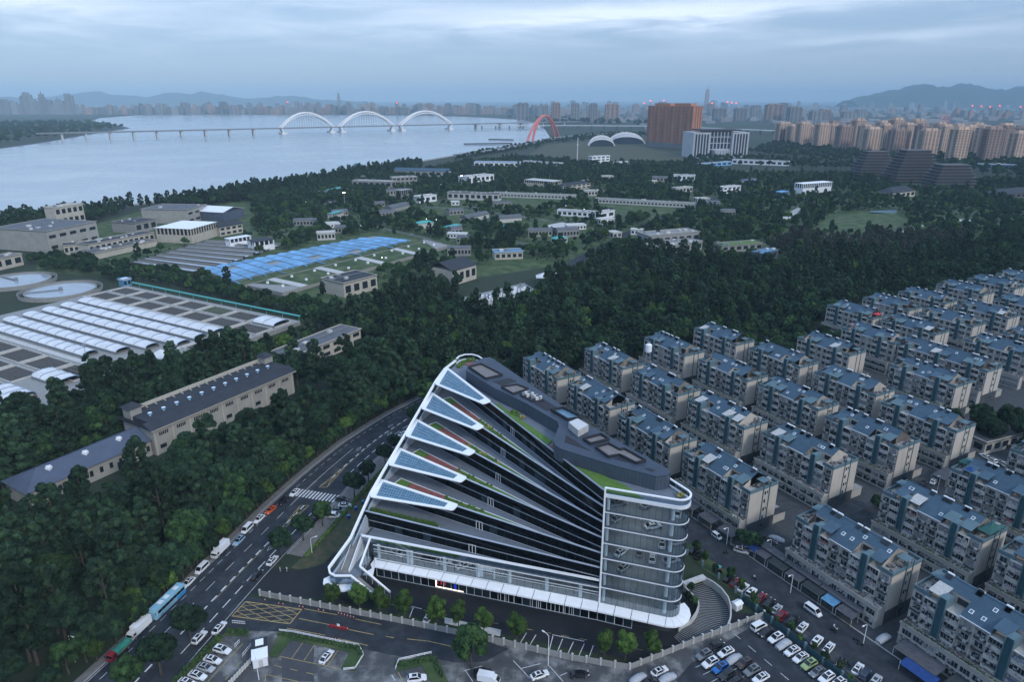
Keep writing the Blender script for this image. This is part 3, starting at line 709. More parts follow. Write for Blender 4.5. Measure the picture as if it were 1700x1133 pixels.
bk = lambda s: lerp(FL,PV,s)-nF*7.5
wob('added_fill_strip', MB().wall(lerp(FL,PV,.05)-nF*2.5, lerp(FL,PV,.95)-nF*2.5, 0.4, 10.4, 10.5), 'added_fill_glow', hb)  # unseen glowing strip, added to brighten the hall floor and columns
wob('hall_back_wall', MB().wall(bk(0), bk(0.94), 0.3, 5.9, 10.5), 'interior_ceiling', hb)
# exhibits in the hall: white display frames and desks
for t_, ln in ((0.47,5.5),):
    q = lerp(FL,PV,t_)-nF*1.2; q2 = q+dF*ln; mb = MB()
    mb.wall(q, q+dF*2.0, 0.5, 5.9, 9.0); mb.wall(q+dF*2.0, q2, 0.5, 8.3, 9.0); mb.wall(q2-dF*0.4, q2, 0.5, 5.9, 8.3); wob('display_frame', mb, 'white_paint', hb)
for j in range(7):
    q = lerp(FL,PV,0.53+0.005*j*1.6)-nF*2.0; wob('display_slat', MB().bar((q.x,q.y,6.0),(q.x+0.9,q.y+0.2,8.2),0.07), 'white_metal', hb)
ls = MB()
for t_ in (0.2,0.36,0.52,0.68): a = lerp(FL,PV,t_)-nF*0.8; b = lerp(FL,PV,t_+0.1)-nF*3.5; ls.bar((a.x,a.y,10.3),(b.x,b.y,8.8),0.12)
wob('ceiling_brace', ls, 'white_metal', hb)
# ---- ground floor shopfront
g0 = FL+Vector((0.6,-0.4)); g1 = PV+d1*8.8+Vector((0,-0.2))
gpans = pathpanes([g0, PV, g1], 2.3)
sf = wob('shopfront', MB().wall(g0, PV, 0.16, 5.0, 5.35).wall(PV, g1, 0.16, 5.0, 5.35).wall(g0, PV, 0.16, 0.0, 0.25).wall(PV, g1, 0.16, 0.0, 0.25), 'rim_metal', hb)
rr = random.Random(4)
for i, (a, b) in enumerate(zip(gpans, gpans[1:])):
    d = (b-a).normalized(); wob('pane', MB().wall(a+d*0.04, b-d*0.04, 0.06, 0.25, 5.0), 'window_tint' if rr.random() < 0.45 else 'dark_glass', sf)
mu = MB()
for i, a in enumerate(gpans): mu.bar((a.x,a.y,0.1),(a.x,a.y,5.1),0.07 if i%3 else 0.12,n=4)
wob('mullion', mu, 'white_metal', sf)
nG = Vector((nF.x,nF.y))
for s_ in (0.58,0.72,0.80,0.86):
    q = lerp(g0,PV,s_)+nG*0.12; dr = MB()
    for a in (0,1.15,2.3): dr.wall(q+dF*a, q+dF*(a+0.12), 0.12, 0.05, 3.4)
    dr.wall(q, q+dF*2.42, 0.12, 3.3, 3.45); wob('door_frame', dr, 'white_metal', hb)
for s_, L_, m_, z0, z1 in ((0.285,8.2,'shop_glow',0.55,0.75),(0.287,7.6,'screen_red',0.9,3.0),(0.37,0.7,'screen_blue',1.0,2.6),(0.284,0.25,'shop_glow',0.5,3.6)):
    q = lerp(g0,PV,s_)+nG*0.16; 
    if m_ == 'screen_red':
        mb = MB()
        for j in range(3): mb.wall(q+dF*(j*1.1+0.3), q+dF*(j*1.1+0.5), 0.06, 1.6, 3.0)
        wob('display_screen', mb, m_, hb)
    else: wob('display_light' if 'glow' in m_ else 'display_screen', MB().wall(q, q+dF*L_, 0.07, z0, z1), m_, hb)
# ---- white canopy, panel by panel, along the front and round the tower
def canring(s, off):
    return s
nf1 = Vector((d1.y,-d1.x))
inner = [FL+dF*0.0]+[lerp(FL,PV,i/15) for i in range(1,16)]+[PV+d1*(TL*0+ (ta-PV).length*i/4) for i in range(1,5)]+corner(0.0,6)[1:]
outer = [p+nF*2.9 for p in inner[:15]]+[PV+(nF+nf1).normalized()*2.9]+[p+nf1*2.9 for p in inner[16:20]]+corner(2.9,6)[1:]
outer[0] = FL+nF*2.9+dF*1.6
for i in range(len(inner)-1):
    a, b, c, d_ = inner[i], inner[i+1], outer[i+1], outer[i]
    e = 0.02
    def sh(p, q, t): return p*(1-t)+q*t
    top = [(sh(a,b,e),5.92),(sh(d_,c,e),5.50),(sh(d_,c,1-e),5.50),(sh(a,b,1-e),5.92)]
    bot = [(p,z-0.42) for p,z in top]
    vs = [(p.x,p.y,z) for p,z in top+bot]
    wob('canopy_panel', MB().add(vs, [(0,1,2,3),(7,6,5,4),(0,4,5,1),(1,5,6,2),(2,6,7,3),(3,7,4,0)]), 'white_paint', hb)
# left return of the canopy towards the stair
lr = [FL, FL+nF*2.9+dF*1.6, Vector((-38.6,157.2)), Vector((-41.5,157.4))]
wob('canopy_return', MB().prism(lr, 5.1, 5.52), 'white_paint', hb)
# ---- stair corner: landing, flights, glass walls
land = V2((-50.2,155.6),(-49.3,153.6),(-47.2,153.0),(-43.8,153.4),(-41.9,156.4),(-40.3,163.6),(-43.0,166.5),(-46.6,166.8))
wob('landing', MB().prism(land, 5.6, 6.2), 'terrace_stone', hb)
lip = V2((-51.9,155.6),(-51.6,153.6),(-50.3,151.8),(-48.0,150.8),(-45.2,150.7),(-43.3,151.4),(-42.6,153.0),(-44.6,156.4),(-48.5,158.6))
wob('landing_lip', MB().prism(lip, 5.0, 5.5), 'white_paint', hb)
lwall = [Vector((-50.2,155.6,9.3)), Vector((-49.5,153.9,8.9)), Vector((-47.9,153.0,8.7)), Vector((-43.7,153.3,8.5)), Vector((-36.9,151.7,3.0))]
wob('stair_rim', sweep(lwall, 0.5, 0.4), 'white_paint', hb)
sg = MB()
for a, b in zip(lwall, lwall[1:]): sg.wall(a, b, 0.08, max(0.2,a.z-2.9), a.z-0.4, max(0.1,b.z-2.9), b.z-0.4)
wob('stair_glass', sg, 'glass_rail', hb)
rr_ = [Vector((FL.x-0.6,FL.y-0.2,HT)), Vector((-42.0,157.0,8.7)), Vector((-33.4,153.6,2.8))]
wob('stair_rim', sweep(rr_, 0.5, 0.45), 'white_paint', hb)
sg = MB()
sg.wall(rr_[0], rr_[1], 0.08, 6.2, HT-0.45, 6.2, 8.25); sg.wall(rr_[1], rr_[2], 0.08, 5.9, 8.25, 0.1, 2.35)
wob('stair_glass', sg, 'glass_clear', hb)
po = MB()
for t_ in (0.2,0.4,0.6,0.8,0.995): q = lerp(rr_[1],rr_[2],t_); po.bar((q.x,q.y,max(0,q.z-2.7)),(q.x,q.y,q.z-0.3),0.06)
for t_ in (0.25,0.5,0.75): q = lerp(rr_[0],rr_[1],t_); po.bar((q.x,q.y,6.2),(q.x,q.y,q.z-0.3),0.05)
wob('rail_post', po, 'white_metal', hb)
def flight(name, a, b, wid, z0, z1, k):
    a = Vector(a); b = Vector(b); d = (b-a)/k; n_ = Vector((-d.y,d.x)).normalized()*wid/2; mb = MB(); dz = (z1-z0)/k
    for i in range(k):
        p = a+d*i; q = a+d*(i+1); P = [p-n_, q-n_, q+n_, p+n_]
        z = z0+dz*(i+1); vs = [(v.x,v.y,max(min(z0,z1)*0, z-0.6 if dz>0 else z-dz-0.6)) for v in P]+[(v.x,v.y,z) for v in P]
        mb.add(vs, [(0,3,2,1),(4,5,6,7),(0,1,5,4),(1,2,6,5),(2,3,7,6),(3,0,4,7)])
    return wob(name, mb, 'concrete', hb)
flight('stair_flight', (-47.4,157.4), (-45.4,166.8), 3.6, 6.2, 11.1, 30)
flight('stair_flight', (-42.9,155.0), (-35.2,152.7), 2.4, 6.2, 0.1, 34)
hr = MB(); hr.tube([(-47.3,157.2,7.2),(-46.3,161.9,9.7),(-45.3,167.0,12.1)], 0.07)
wob('handrail', hr, 'white_paint', hb)
wob('stair_side_wall', MB().add([(-45.4,157.3,6.2),(-43.2,166.3,6.2),(-43.2,166.3,12.6),(-45.4,157.3,7.0),(-45.15,157.25,6.2),(-42.95,166.25,6.2),(-42.95,166.25,12.6),(-45.15,157.25,7.0)], [(0,3,2,1),(4,5,6,7),(0,1,5,4),(1,2,6,5),(2,3,7,6),(3,0,4,7)]), 'white_metal', hb)
wob('undercroft_wall', MB().prism(V2((-47.5,154.5),(-44.5,154.0),(-39.5,160),(-42,166),(-47,164)), 0.05, 5.55), 'interior_dark', hb)
# ---- terrace gardens
rg = np.random.default_rng(3)
def leafclump(c, r, k, mb, s=0.28):
    for _ in range(k):
        v = Vector(rg.normal(size=3)).normalized(); v.z = abs(v.z); p = Vector(c)+v*r*rg.uniform(0.6,1.0); a = Vector(rg.normal(size=3)).normalized()*s; b_ = a.orthogonal().normalized()*s*0.8
        mb.quad(p-a-b_, p+a-b_, p+a+b_, p-a+b_)
for k in range(3, 8):
    A = WB[k]; B = PV; d, nv = nrm(A, B)
    if nv.y < 0: nv = -nv
    L = (B-A).length
    def strip(s0, s1, w0, w1, off=0.45): return [A+d*(L*s0)+nv*off, A+d*(L*s1)+nv*off, A+d*(L*s1)+nv*(off+w1), A+d*(L*s0)+nv*(off+w0)]
    z = LV[k]
    if k == 3:
        wob('planter', MB().prism(strip(0.02,0.33,1.7,1.7), z, z+0.45), 'rim_metal', hb)
        mb = MB()
        for _ in range(1500):
            q = A+d*(L*rg.uniform(0.02,0.33))+nv*(0.45+rg.uniform(0,1.7)); h = rg.uniform(0.9,1.7); a = rg.uniform(0,6.28); c, s = math.cos(a)*0.13, math.sin(a)*0.13
            tx, ty = rg.normal(size=2)*0.18; mb.add([(q.x-c,q.y-s,z+0.45),(q.x+c,q.y+s,z+0.45),(q.x+tx,q.y+ty,z+0.45+h)], [(0,1,2)])
        wob('reed_planting', mb, 'leaf_bright', hb)
        wob('planter_coping', MB().wall(A+d*(L*0.34)+nv*1.2, A+d*(L*0.62)+nv*0.7, 0.25, z, z+0.4), 'white_metal', hb)
        continue
    w = {4:5.2,5:5.2,6:5.0,7:4.6}[k]
    f_ = lambda s: w*(1-s/0.86)
    wob('roof_lawn', MB().prism(strip(0.05,0.11,f_(.05),f_(.11)), z, z+0.32), 'roof_grass', hb)
    wob('timber_deck', MB().prism(strip(0.113,0.30,f_(.113),f_(.30)), z, z+0.25), 'deck_red', hb)
    wob('roof_lawn', MB().prism(strip(0.303,0.84,f_(.303),f_(.84)), z, z+0.3), 'roof_grass', hb)
    e0 = A+d*(L*0.05)+nv*(0.55+f_(.05)); e1 = A+d*(L*0.84)+nv*(0.55+f_(.84))
    wob('planter_coping', MB().wall(e0, e1, 0.22, z, z+0.45).wall(A+d*(L*0.05)+nv*0.5, e0, 0.22, z, z+0.45), 'white_metal', hb)
    mb = MB(); mf = MB()
    for s_ in np.arange(0.06,0.46,0.018):
        q = A+d*(L*s_)+nv*rg.uniform(0.7,1.5); leafclump((q.x,q.y,z+0.3), rg.uniform(0.35,0.75), 24, mf if rg.random() < 0.22 else mb)
    for s_ in np.arange(0.3,0.5,0.02):
        q = A+d*(L*s_)+nv*(0.5+f_(s_)*rg.uniform(0.5,0.95)); leafclump((q.x,q.y,z+0.3), rg.uniform(0.3,0.55), 18, mf if rg.random() < 0.15 else mb)
    wob('shrubs', mb, 'leaf_bright', hb)
    if mf.f: wob('flowering_shrubs', mf, 'leaf_flower', hb)
# hall terrace planting bed
A, B = FL, PV; d, nv = nrm(A,B); nv = nv if nv.y > 0 else -nv; L = (B-A).length
wob('roof_lawn', MB().prism([A+d*0.4+nv*0.6, A+d*26+nv*0.6, A+d*26+nv*1.0, A+d*0.6+nv*2.4], LV[2], LV[2]+0.35), 'roof_grass', hb)
# ---- roof: lawn, deck, dark penthouse with wells
z = LV[8]; A = WB[8]; d, nv = nrm(A, PV); nv = nv if nv.x > 0 else -nv; L = (PV-A).length
wob('roof_lawn', MB().prism([A+d*L*0.36+nv*0.5, A+d*L*0.70+nv*0.5, A+d*L*0.68+nv*3.9, A+d*L*0.36+nv*2.6], z, z+0.3), 'roof_grass', hb)
wob('timber_deck', MB().prism([A+d*L*0.71+nv*0.6, A+d*L*0.76+nv*0.8, A+d*L*0.74+nv*5.6, A+d*L*0.69+nv*4.4], z, z+0.25), 'deck_red', hb)
wob('roof_lawn', MB().prism([PV+Vector((0.2,1.2)), PV+d1*9.5+Vector((0,0.9)), Vector((28.5,149.6)), A+d*L*0.83+nv*2.6, A+d*L*0.80+nv*0.8], z, z+0.3), 'roof_grass', hb)
wob('timber_deck', MB().prism(V2((-17.2,233.6),(-14.2,235.8),(-12.6,234),(-15.2,230.6)), z, z+0.25), 'deck_red', hb)
mb = MB()
for q in ((-18.5,232.8),(-17.8,234.6),(-16.2,236.6),(-14.5,236.8),(-19.2,230.5),(1.5,190.5),(0.4,191.6)): leafclump((q[0],q[1],z+0.3), 1.0, 60, mb)
wob('shrubs', mb, 'leaf_bright', hb)
mb = MB(); leafclump((41.2,144.6,z+0.3), 0.9, 50, mb); wob('flowering_shrubs', mb, 'leaf_flower', hb)
mb = MB(); leafclump((3.2,188.4,z+0.2), 0.8, 50, mb); wob('flowering_shrubs', mb, 'leaf_flower', hb)
pent = V2((-15.8,217.5),(-15.6,220.5),(-13.9,224.3),(-10.6,229.6),(-8.2,230.5),(-6.6,228.6),(20.6,179.2),(22.6,175.0),(39.0,151.6),(39.6,149.6),(38.4,148.2),(35.6,147.6),(26.5,152.6),(13.4,161.4),(11.6,163.6),(11.2,166.6),(13.4,175.4),(13.0,178.2),(4.2,190.8),(-5.8,202.6))
ph = wob('penthouse', MB().prism(pent, z+0.01, z+3.7), 'spandrel', hb)
wob('penthouse_roof', MB().prism(offs(pent+pent[:1],0.0)[:-1], z+3.7, z+4.05), 'roof_metal', ph)
rib = MB()
for a, b in zip(pent, pent[1:]+pent[:1]):
    k = int((b-a).length/0.9)
    for i in range(k): q = lerp(a,b,(i+.5)/k); rib.bar((q.x,q.y,z+0.1),(q.x,q.y,z+3.65),0.07,n=4)
wob('wall_rib', rib, 'roof_metal', ph)
ZR = z+4.05
def well(pts, h, inner_m, nm='roof_well'):
    P = V2(*pts); mb = MB()
    for a, b in zip(P, P[1:]+P[:1]): mb.wall(a, b, 0.35, ZR-0.02, ZR+h)
    o = wob(nm, mb, 'roof_dark', ph); wob('well_floor', MB().prism(P, ZR-0.01, ZR+0.08), inner_m, o)
well([(-15.0,220),(-10.8,222.8),(-3.2,212.8),(-8.7,209.5)], 0.7, 'roof_gravel')
well([(-3.4,202.6),(1.6,204.6),(5.2,201.0),(0.4,197.2)], 0.6, 'roof_gravel')
well([(2.6,196.2),(4.6,199.4),(10.0,192.4),(6.4,191.4)], 0.4, 'roof_dark')
well([(11.6,185.2),(15.4,186.4),(20.6,179.9),(16.1,178.4)], 0.9, 'tarp_pale_blue' if False else 'solar_blue')
well([(19.4,166.6),(24.6,169.4),(26.4,166.4),(21.1,163.8)], 0.8, 'roof_gravel')
well([(22.2,162.0),(26.0,164.0),(28.6,160.6),(29.8,161.2),(34.3,154.8),(31.6,153.6),(28.0,157.9),(25.0,156.8)], 0.7, 'roof_gravel')
for pts in ([(-6.5,207.8),(-0.9,210.6),(1.6,207.9),(-3.2,204.2)],[(6.6,190.4),(10.6,192.4),(14.0,187),(10.3,185.1)],[(14.2,165.4),(15.0,169.6),(20.8,160.4)],[(26.4,156.1),(29.4,158.2),(32.0,153.5)],[(33.3,151.2),(34.6,151.7),(35.8,150.3),(34.9,149.8)]):
    wob('roof_membrane', MB().prism(V2(*pts), ZR-0.01, ZR+0.06), 'roof_dark', ph)
for i in range(4):
    for j in range(3):
        q = lerp(lerp((3.6,196.4,0),(8.6,192.0,0),i/3.6), lerp((5.2,197.6,0),(9.6,192.9,0),i/3.6), j/2); wob('cooling_unit', MB().box(q.x-0.45,q.x+0.45,q.y-0.45,q.y+0.45,ZR+0.05,ZR+1.1), 'ac_white' if (i+j)%2 else 'steel_grey', ph)
bx = V2((15.9,173.6),(18.7,176.0),(21.4,171.8),(18.2,168.4))
o = wob('cooling_tower', MB().prism(bx, ZR, ZR+2.0), 'louvre', ph)
gr = MB()
for i in range(1,8):
    gr.wall(lerp(bx[0],bx[1],i/8), lerp(bx[3],bx[2],i/8), 0.12, ZR+2.0, ZR+2.1); gr.wall(lerp(bx[0],bx[3],i/8), lerp(bx[1],bx[2],i/8), 0.12, ZR+2.01, ZR+2.11)
wob('grille', gr, 'white_metal', o)
# underpass ramp beside the tower
rp_o = thing('garage_ramp', 'curving ribbed concrete garage ramp with pale retaining walls beside the glass tower', 'ramp', (52,150,0))
outerR = V2((43.0,137.4),(56.0,142.6),(57.6,145.2),(58.7,148.8),(58.9,152.2),(58.1,155.7),(56.6,158.4),(54.5,160.5))
innerR = V2((41.7,139.8),(44.0,142.6),(46.9,144.4),(48.9,146.8),(50.2,149.2),(50.6,151.5),(49.0,154.6),(48.0,157.4))
oR = resample(outerR, 40); iR = resample(innerR, 40)
def zr(t): return 0.06-0.0*t
wob('ramp_slab', MB().ribbon(oR, iR, 0.06), 'asphalt', rp_o)
ribs = MB()
for i in range(0,40): 
    for h_ in (0,):
        if i+h_ > 39 or i % 1: continue
        a = lerp(oR[i],oR[min(i+1,39)],h_); b = lerp(iR[i],iR[min(i+1,39)],h_); ribs.wall(a, b, 0.16, 0.06, 0.1)
wob('ramp_rib', ribs, 'concrete', rp_o)
mb = MB()
for i in range(9,39): f0 = min(1,(i-8)/18); f1 = min(1,(i-7)/18); mb.wall(oR[i], oR[i+1], 0.35, 0.0, 0.4+1.9*f0, 0.0, 0.4+1.9*f1)
wob('retaining_wall', mb, 'concrete_pale', rp_o)
mb = MB()
for i in range(4,39): f0 = min(1,i/20); mb.wall(iR[i], iR[i+1], 0.35, 0.0, 0.5+1.5*f0)
wob('retaining_wall', mb, 'concrete_pale', rp_o)
wob('portal', MB().wall(oR[-1]+Vector((0.2,0.1)), iR[-1], 1.6, 1.7, 2.5), 'concrete_pale', rp_o)
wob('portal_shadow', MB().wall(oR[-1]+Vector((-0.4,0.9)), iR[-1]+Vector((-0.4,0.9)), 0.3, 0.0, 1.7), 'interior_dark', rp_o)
# ================================================================ apartment blocks
mat('junk_pale', (0.45,0.45,0.44), 0.9, 0.5, 1.6, rgb2=(0.06,0.07,0.08), lo=0.42, hi=0.6)
def bm_(f): mb = MB(); f(mb); return mb
UL = 14.7; DEP = 12.4; PH = 6.3; FH = 3.05; TOPZ = 15.45
FM = {}
def winmesh(name, w, h, panes, depth=0.06):
    "dark pane with pale frame, facing -x, origin at lower left (y along, z up)"
    return MB().box(-0.03,0.05,0,w,0,h).mesh(name, M_('flat_window')), None
def frame_mesh(w, h, k):
    mb = MB(); t = 0.07
    mb.box(-0.08,0.0,-t,w+t,-t,0).box(-0.08,0.0,-t,w+t,h,h+t).box(-0.08,0.0,-t,0,0,h).box(-0.08,0.0,w,w+t,0,h)
    for i in range(1,k): mb.box(-0.07,0.0,w*i/k-0.035,w*i/k+0.035,0,h)
    return mb
RW = random.Random(21)
def win(w, h, k):
    m_ = 'window_pale' if RW.random() < 0.16 else ('window_tint' if RW.random() < 0.3 else 'flat_window'); key = ('win',w,h,k,m_)
    if key not in FM: FM[key] = (MB().box(-0.03,0.05,0,w,0,h).mesh('window', M_(m_)), frame_mesh(w,h,k).mesh('frame', M_('window_frame')))
    return FM[key]
def fm(key, fn, m):
    if key not in FM: FM[key] = bm_(fn).mesh(key, M_(m))
    return FM[key]
def slope(y0, y1, xa, za, xb, zb, n):
    "tiled slope in lapped courses from eave (xa,za) to ridge (xb,zb)"
    mb = MB()
    for i in range(n):
        t0, t1 = i/n, (i+1)/n; x0 = xa+(xb-xa)*t0; x1 = xa+(xb-xa)*t1; z0 = za+(zb-za)*t0; z1 = za+(zb-za)*t1
        mb.quad((x0,y0,z0+0.07),(x0,y1,z0+0.07),(x1,y1,z1),(x1,y0,z1)) if xb > xa else mb.quad((x0,y1,z0+0.07),(x0,y0,z0+0.07),(x1,y0,z1),(x1,y1,z1))
        mb.quad((x0,y0,z0-0.02),(x0,y1,z0-0.02),(x0,y1,z0+0.07),(x0,y0,z0+0.07))
    return mb
RX, RZ = 6.6, 19.7                 # ridge
def zroof(x): return RZ-(RX-x)*0.55 if x < RX else RZ-(x-RX)*0.6
def make_block(u0, v0, nu, label, detail, seed):
    r = random.Random(seed); L = UL*nu
    o = thing('apartment_block', label, 'apartment block', uvp(u0, v0), GROT, 'apartment blocks of the estate')
    # walls
    w = fm('wall%d'%nu, lambda m: m.box(0,DEP,0,L,0,TOPZ), 'flat_wall'); ob('wall', w, None, o)
    ob('gable_wall', fm('gable', lambda m: m.box(0.0,DEP,-0.06,-0.004,PH-1.8,TOPZ).box(DEP+0.003,DEP+0.06,-0.06,L,0,TOPZ), 'gable_wall'), None, o)
    def par(m):
        t = 0.22; m.box(-0.1,t,-0.08,4.0,TOPZ,TOPZ+1.1); m.box(DEP-t,DEP+0.1,-0.08,4.0,TOPZ,TOPZ+1.1); m.box(t,DEP-t,-0.08,-0.08+t,TOPZ,TOPZ+1.1)
    ob('parapet', fm('parapet', par, 'flat_teal_pale'), None, o); ob('parapet', fm('parapet', par, 'flat_teal_pale'), None, o, loc=(DEP,L-0.03,0), rot=math.pi)
    an = ob('rear_annexe', fm('annexe%d'%nu, lambda m: m.box(DEP+0.08,DEP+6.5,0.6,L-0.6,0,2.9), 'flat_wall'), None, o)
    nseg = 5*nu
    for i in range(nseg): ob('annexe_roof', fm('annroof%d'%((seed+i)%4), lambda m: m.add([(DEP+0.1,0,3.5),(DEP+6.9,0,2.95),(DEP+6.9,2.75,2.95),(DEP+0.1,2.75,3.5),(DEP+0.1,0,3.58),(DEP+6.9,0,3.03),(DEP+6.9,2.75,3.03),(DEP+0.1,2.75,3.58)], [(0,3,2,1),(4,5,6,7),(0,1,5,4),(1,2,6,5),(2,3,7,6),(3,0,4,7)]), ('awning_grey','awning_dark','concrete','awning_grey')[(seed+i)%4]), None, an, loc=(0,0.5+(L-1.0)*i/nseg,0))
    # podium with two shop storeys and roof strip
    ob('podium', fm('podium%d'%nu, lambda m: m.box(-2.9,-0.003,0.3,L-0.3,0,PH-0.2).box(-3.1,-0.003,0.1,L-0.1,PH-0.2,PH+0.05).box(-3.15,-3.0,0.1,L-0.1,PH+0.05,PH+0.6).box(-3.05,-2.903,0.1,L-0.1,3.05,3.3), 'flat_wall'), None, o)
    gb = fm('base', lambda m: m.box(-2.92,DEP,-0.075,-0.063,0,4.45) if False else m.box(0.02,DEP-0.02,-0.07,-0.062,0,PH-1.8), 'concrete_dark'); ob('plinth', gb, None, o)
    if detail:
        k = nu*5
        for f_ in range(2):
            for i in range(k):
                wm, fr = win(2.2, 1.5, 3); y = 0.7+(L-1.4)*i/k+0.2; ww = ob('window', wm, None, o, loc=(-2.905-0.0,y,0.75+f_*3.0)); 
                if detail > 1: ob('frame', fr, None, ww)
    else:
        wm, fr = win(UL-1.6, 1.4, 8)
        for f_ in range(2):
            for i in range(nu):
                ww = ob('window_strip', wm, None, o, loc=(-2.905,0.8+UL*i,0.8+f_*3.0)); ob('frame', fr, None, ww)
    for q in range(nu):
        c = UL*(q+0.5)
        # stair tower
        st = ob('stair_tower', fm('stair_tower', lambda m: m.box(-0.85,-0.004,-0.75,0.75,PH-1.5,TOPZ+2.3), 'flat_teal'), None, o, loc=(0,c,0))
        ob('tower_fin', fm('tower_fin', lambda m: m.box(-1.25,-0.004,-0.98,-0.755,PH-1.5,TOPZ+2.3).box(-1.25,-0.004,0.755,0.98,PH-1.5,TOPZ+2.5).box(-0.87,2.2,-0.75,0.75,TOPZ+2.305,TOPZ+2.5).box(0.0,2.2,-0.98,-0.7,TOPZ,TOPZ+2.3).box(0.0,2.2,0.7,0.98,TOPZ,TOPZ+2.3), 'flat_teal_pale'), None, st)
        for f_ in range(3):
            z = PH+FH*f_
            for s_ in (-1,1):
                y = c+s_*2.55-1.55
                b = ob('balcony', fm('balcony', lambda m: m.box(-0.75,-0.002,0,3.1,-0.12,0).box(-0.75,-0.62,0,3.1,0,1.05).box(-0.75,-0.002,-0.1,0,-0.12,2.75).box(-0.75,-0.002,3.1,3.2,-0.12,2.75).box(-0.75,-0.002,-0.1,3.2,2.75,2.9), 'balcony_wall'), None, o, loc=(0,y,z+0.12))
                bw, bf = win(3.0,1.55,4); g_ = ob('balcony_window', bw, None, b, loc=(-0.55 if r.random()<0.7 else -0.1,0.05,1.12))
                if detail > 1:
                    ob('frame', bf, None, g_)
                    if r.random() < 0.55:
                        cols = [(0.5,0.5,0.52),(0.25,0.3,0.4),(0.4,0.15,0.15),(0.6,0.58,0.55),(0.1,0.12,0.2),(0.45,0.35,0.4)]
                        def wash(m): 
                            rr = random.Random(5)
                            for i in range(5): a = 0.2+i*0.5; m.box(-0.9,-0.86,a,a+0.36,1.0+rr.uniform(0,.3),1.95)
                        ob('washing', fm('washing', wash, 'washing'), None, b, color=r.choice(cols))
                yw = c+s_*5.75-0.85
                wm, fr = win(1.7,1.5,2); ww = ob('window', wm, None, o, loc=(-0.005,yw,z+0.95))
                if detail:
                    if detail > 1: ob('frame', fr, None, ww)
                    ob('window_cage', fm('cage', lambda m: [m.box(-0.7,-0.66,-0.3,2.0,-0.5,-0.44), m.box(-0.7,-0.66,-0.3,2.0,0.0,0.06), m.box(-0.7,0,-0.3,2.0,-0.56,-0.5), m.box(-0.7,-0.02,-0.32,-0.28,-0.5,0.06), m.box(-0.7,-0.02,1.98,2.02,-0.5,0.06)]+[m.box(-0.69,-0.67,-0.3+i*0.23,-0.27+i*0.23,-0.5,0.0) for i in range(11)], 'railing_dark'), None, o, loc=(0,yw,z+0.8))
                    if r.random() < 0.65: ob('air_conditioner', fm('ac', lambda m: m.box(-0.55,-0.1,0,0.85,0,0.6), 'ac_white'), None, o, loc=(0,yw+r.choice((0.0,0.7)),z+0.25))
    # gable: two teal strips with small stair windows between
    ob('gable_strip', fm('gstrip', lambda m: m.box(5.6,6.0,-0.16,-0.064,0.0,TOPZ+2.2), 'flat_teal'), None, o)
    ob('gable_strip', fm('gstrip2', lambda m: m.box(8.4,8.8,-0.16,-0.064,0.0,TOPZ+2.2), 'flat_teal'), None, o)
    if detail:
        gm = fm('gwin', lambda m: m.box(6.5,7.2,-0.09,-0.064,0,1.15), 'flat_window')
        for f_ in range(5): ob('gable_window', gm, None, o, loc=(0,0,1.6+f_*2.95))
        gm2 = fm('gwin2', lambda m: m.box(7.6,8.1,-0.09,-0.064,0,0.9), 'flat_window')
        for f_ in range(0,5,2): ob('gable_window', gm2, None, o, loc=(0,0,1.8+f_*2.95))
    # roof
    y0, y1 = 3.4, L-3.4
    def front(m):
        segs = []
        for q in range(nu): c = UL*(q+0.5); segs.append((c-3.9, c+3.9))
        # open terraces at the towers; sloped bays between
        ys = [y0]+[e for s in segs for e in s]+[y1]
        for a, b in zip(ys[0::2], ys[1::2]):
            if b-a > 0.3: m.v; s = slope(a,b,-0.35,zroof(-0.35),3.6,zroof(3.6),9); m.add(s.v,s.f)
        s = slope(y0,y1,3.6,zroof(3.6),RX,RZ,7); m.add(s.v,s.f)
    ob('roof_slope', fm('front%d'%nu, front, 'roof_slate'), None, o)
    ob('roof_slope', fm('back%d'%nu, lambda m: (lambda s: m.add(s.v,s.f))(slope(y0,y1,DEP+0.35,zroof(DEP+0.35),RX,RZ,12)), 'roof_slate'), None, o)
    def endw(m): m.add([(0.2,0,TOPZ),(DEP-0.2,0,TOPZ),(DEP-0.2,0,zroof(DEP-0.2)-0.1),(RX,0,RZ-0.1),(0.2,0,zroof(0.2)-0.1)], [(0,1,2,3,4),(4,3,2,1,0)])
    for y in (y0+0.1, y1-0.1): ob('attic_wall', fm('attic_end', endw, 'gable_wall'), None, o, loc=(0,y,0))
    def recw(m):
        m.box(3.6,3.75,-3.9,3.9,TOPZ,zroof(3.6)-0.04)
        for yy in (-3.9,3.9): m.add([(-0.1,yy,TOPZ),(3.6,yy,TOPZ),(3.6,yy,zroof(3.6)-0.05),(-0.1,yy,zroof(-0.1)-0.05)], [(0,1,2,3),(3,2,1,0)])
    for q in range(nu): ob('terrace_wall', fm('attic_rec', recw, 'gable_wall'), None, o, loc=(0,UL*(q+0.5),0))
    ob('ridge_cap', fm('ridge%d'%nu, lambda m: m.bar((RX,y0,RZ+0.04),(RX,y1,RZ+0.04),0.14,n=6), 'roof_slate'), None, o)
    def gut(m):
        ys = [y0]+[e for q in range(nu) for e in (UL*(q+0.5)-3.9, UL*(q+0.5)+3.9)]+[y1]
        for a, b in zip(ys[0::2], ys[1::2]):
            if b-a > 0.3: m.box(-0.55,-0.38,a,b,zroof(-0.4)-0.12,zroof(-0.4)+0.06)
    ob('gutter', fm('gutter%d'%nu, gut, 'white_metal'), None, o)
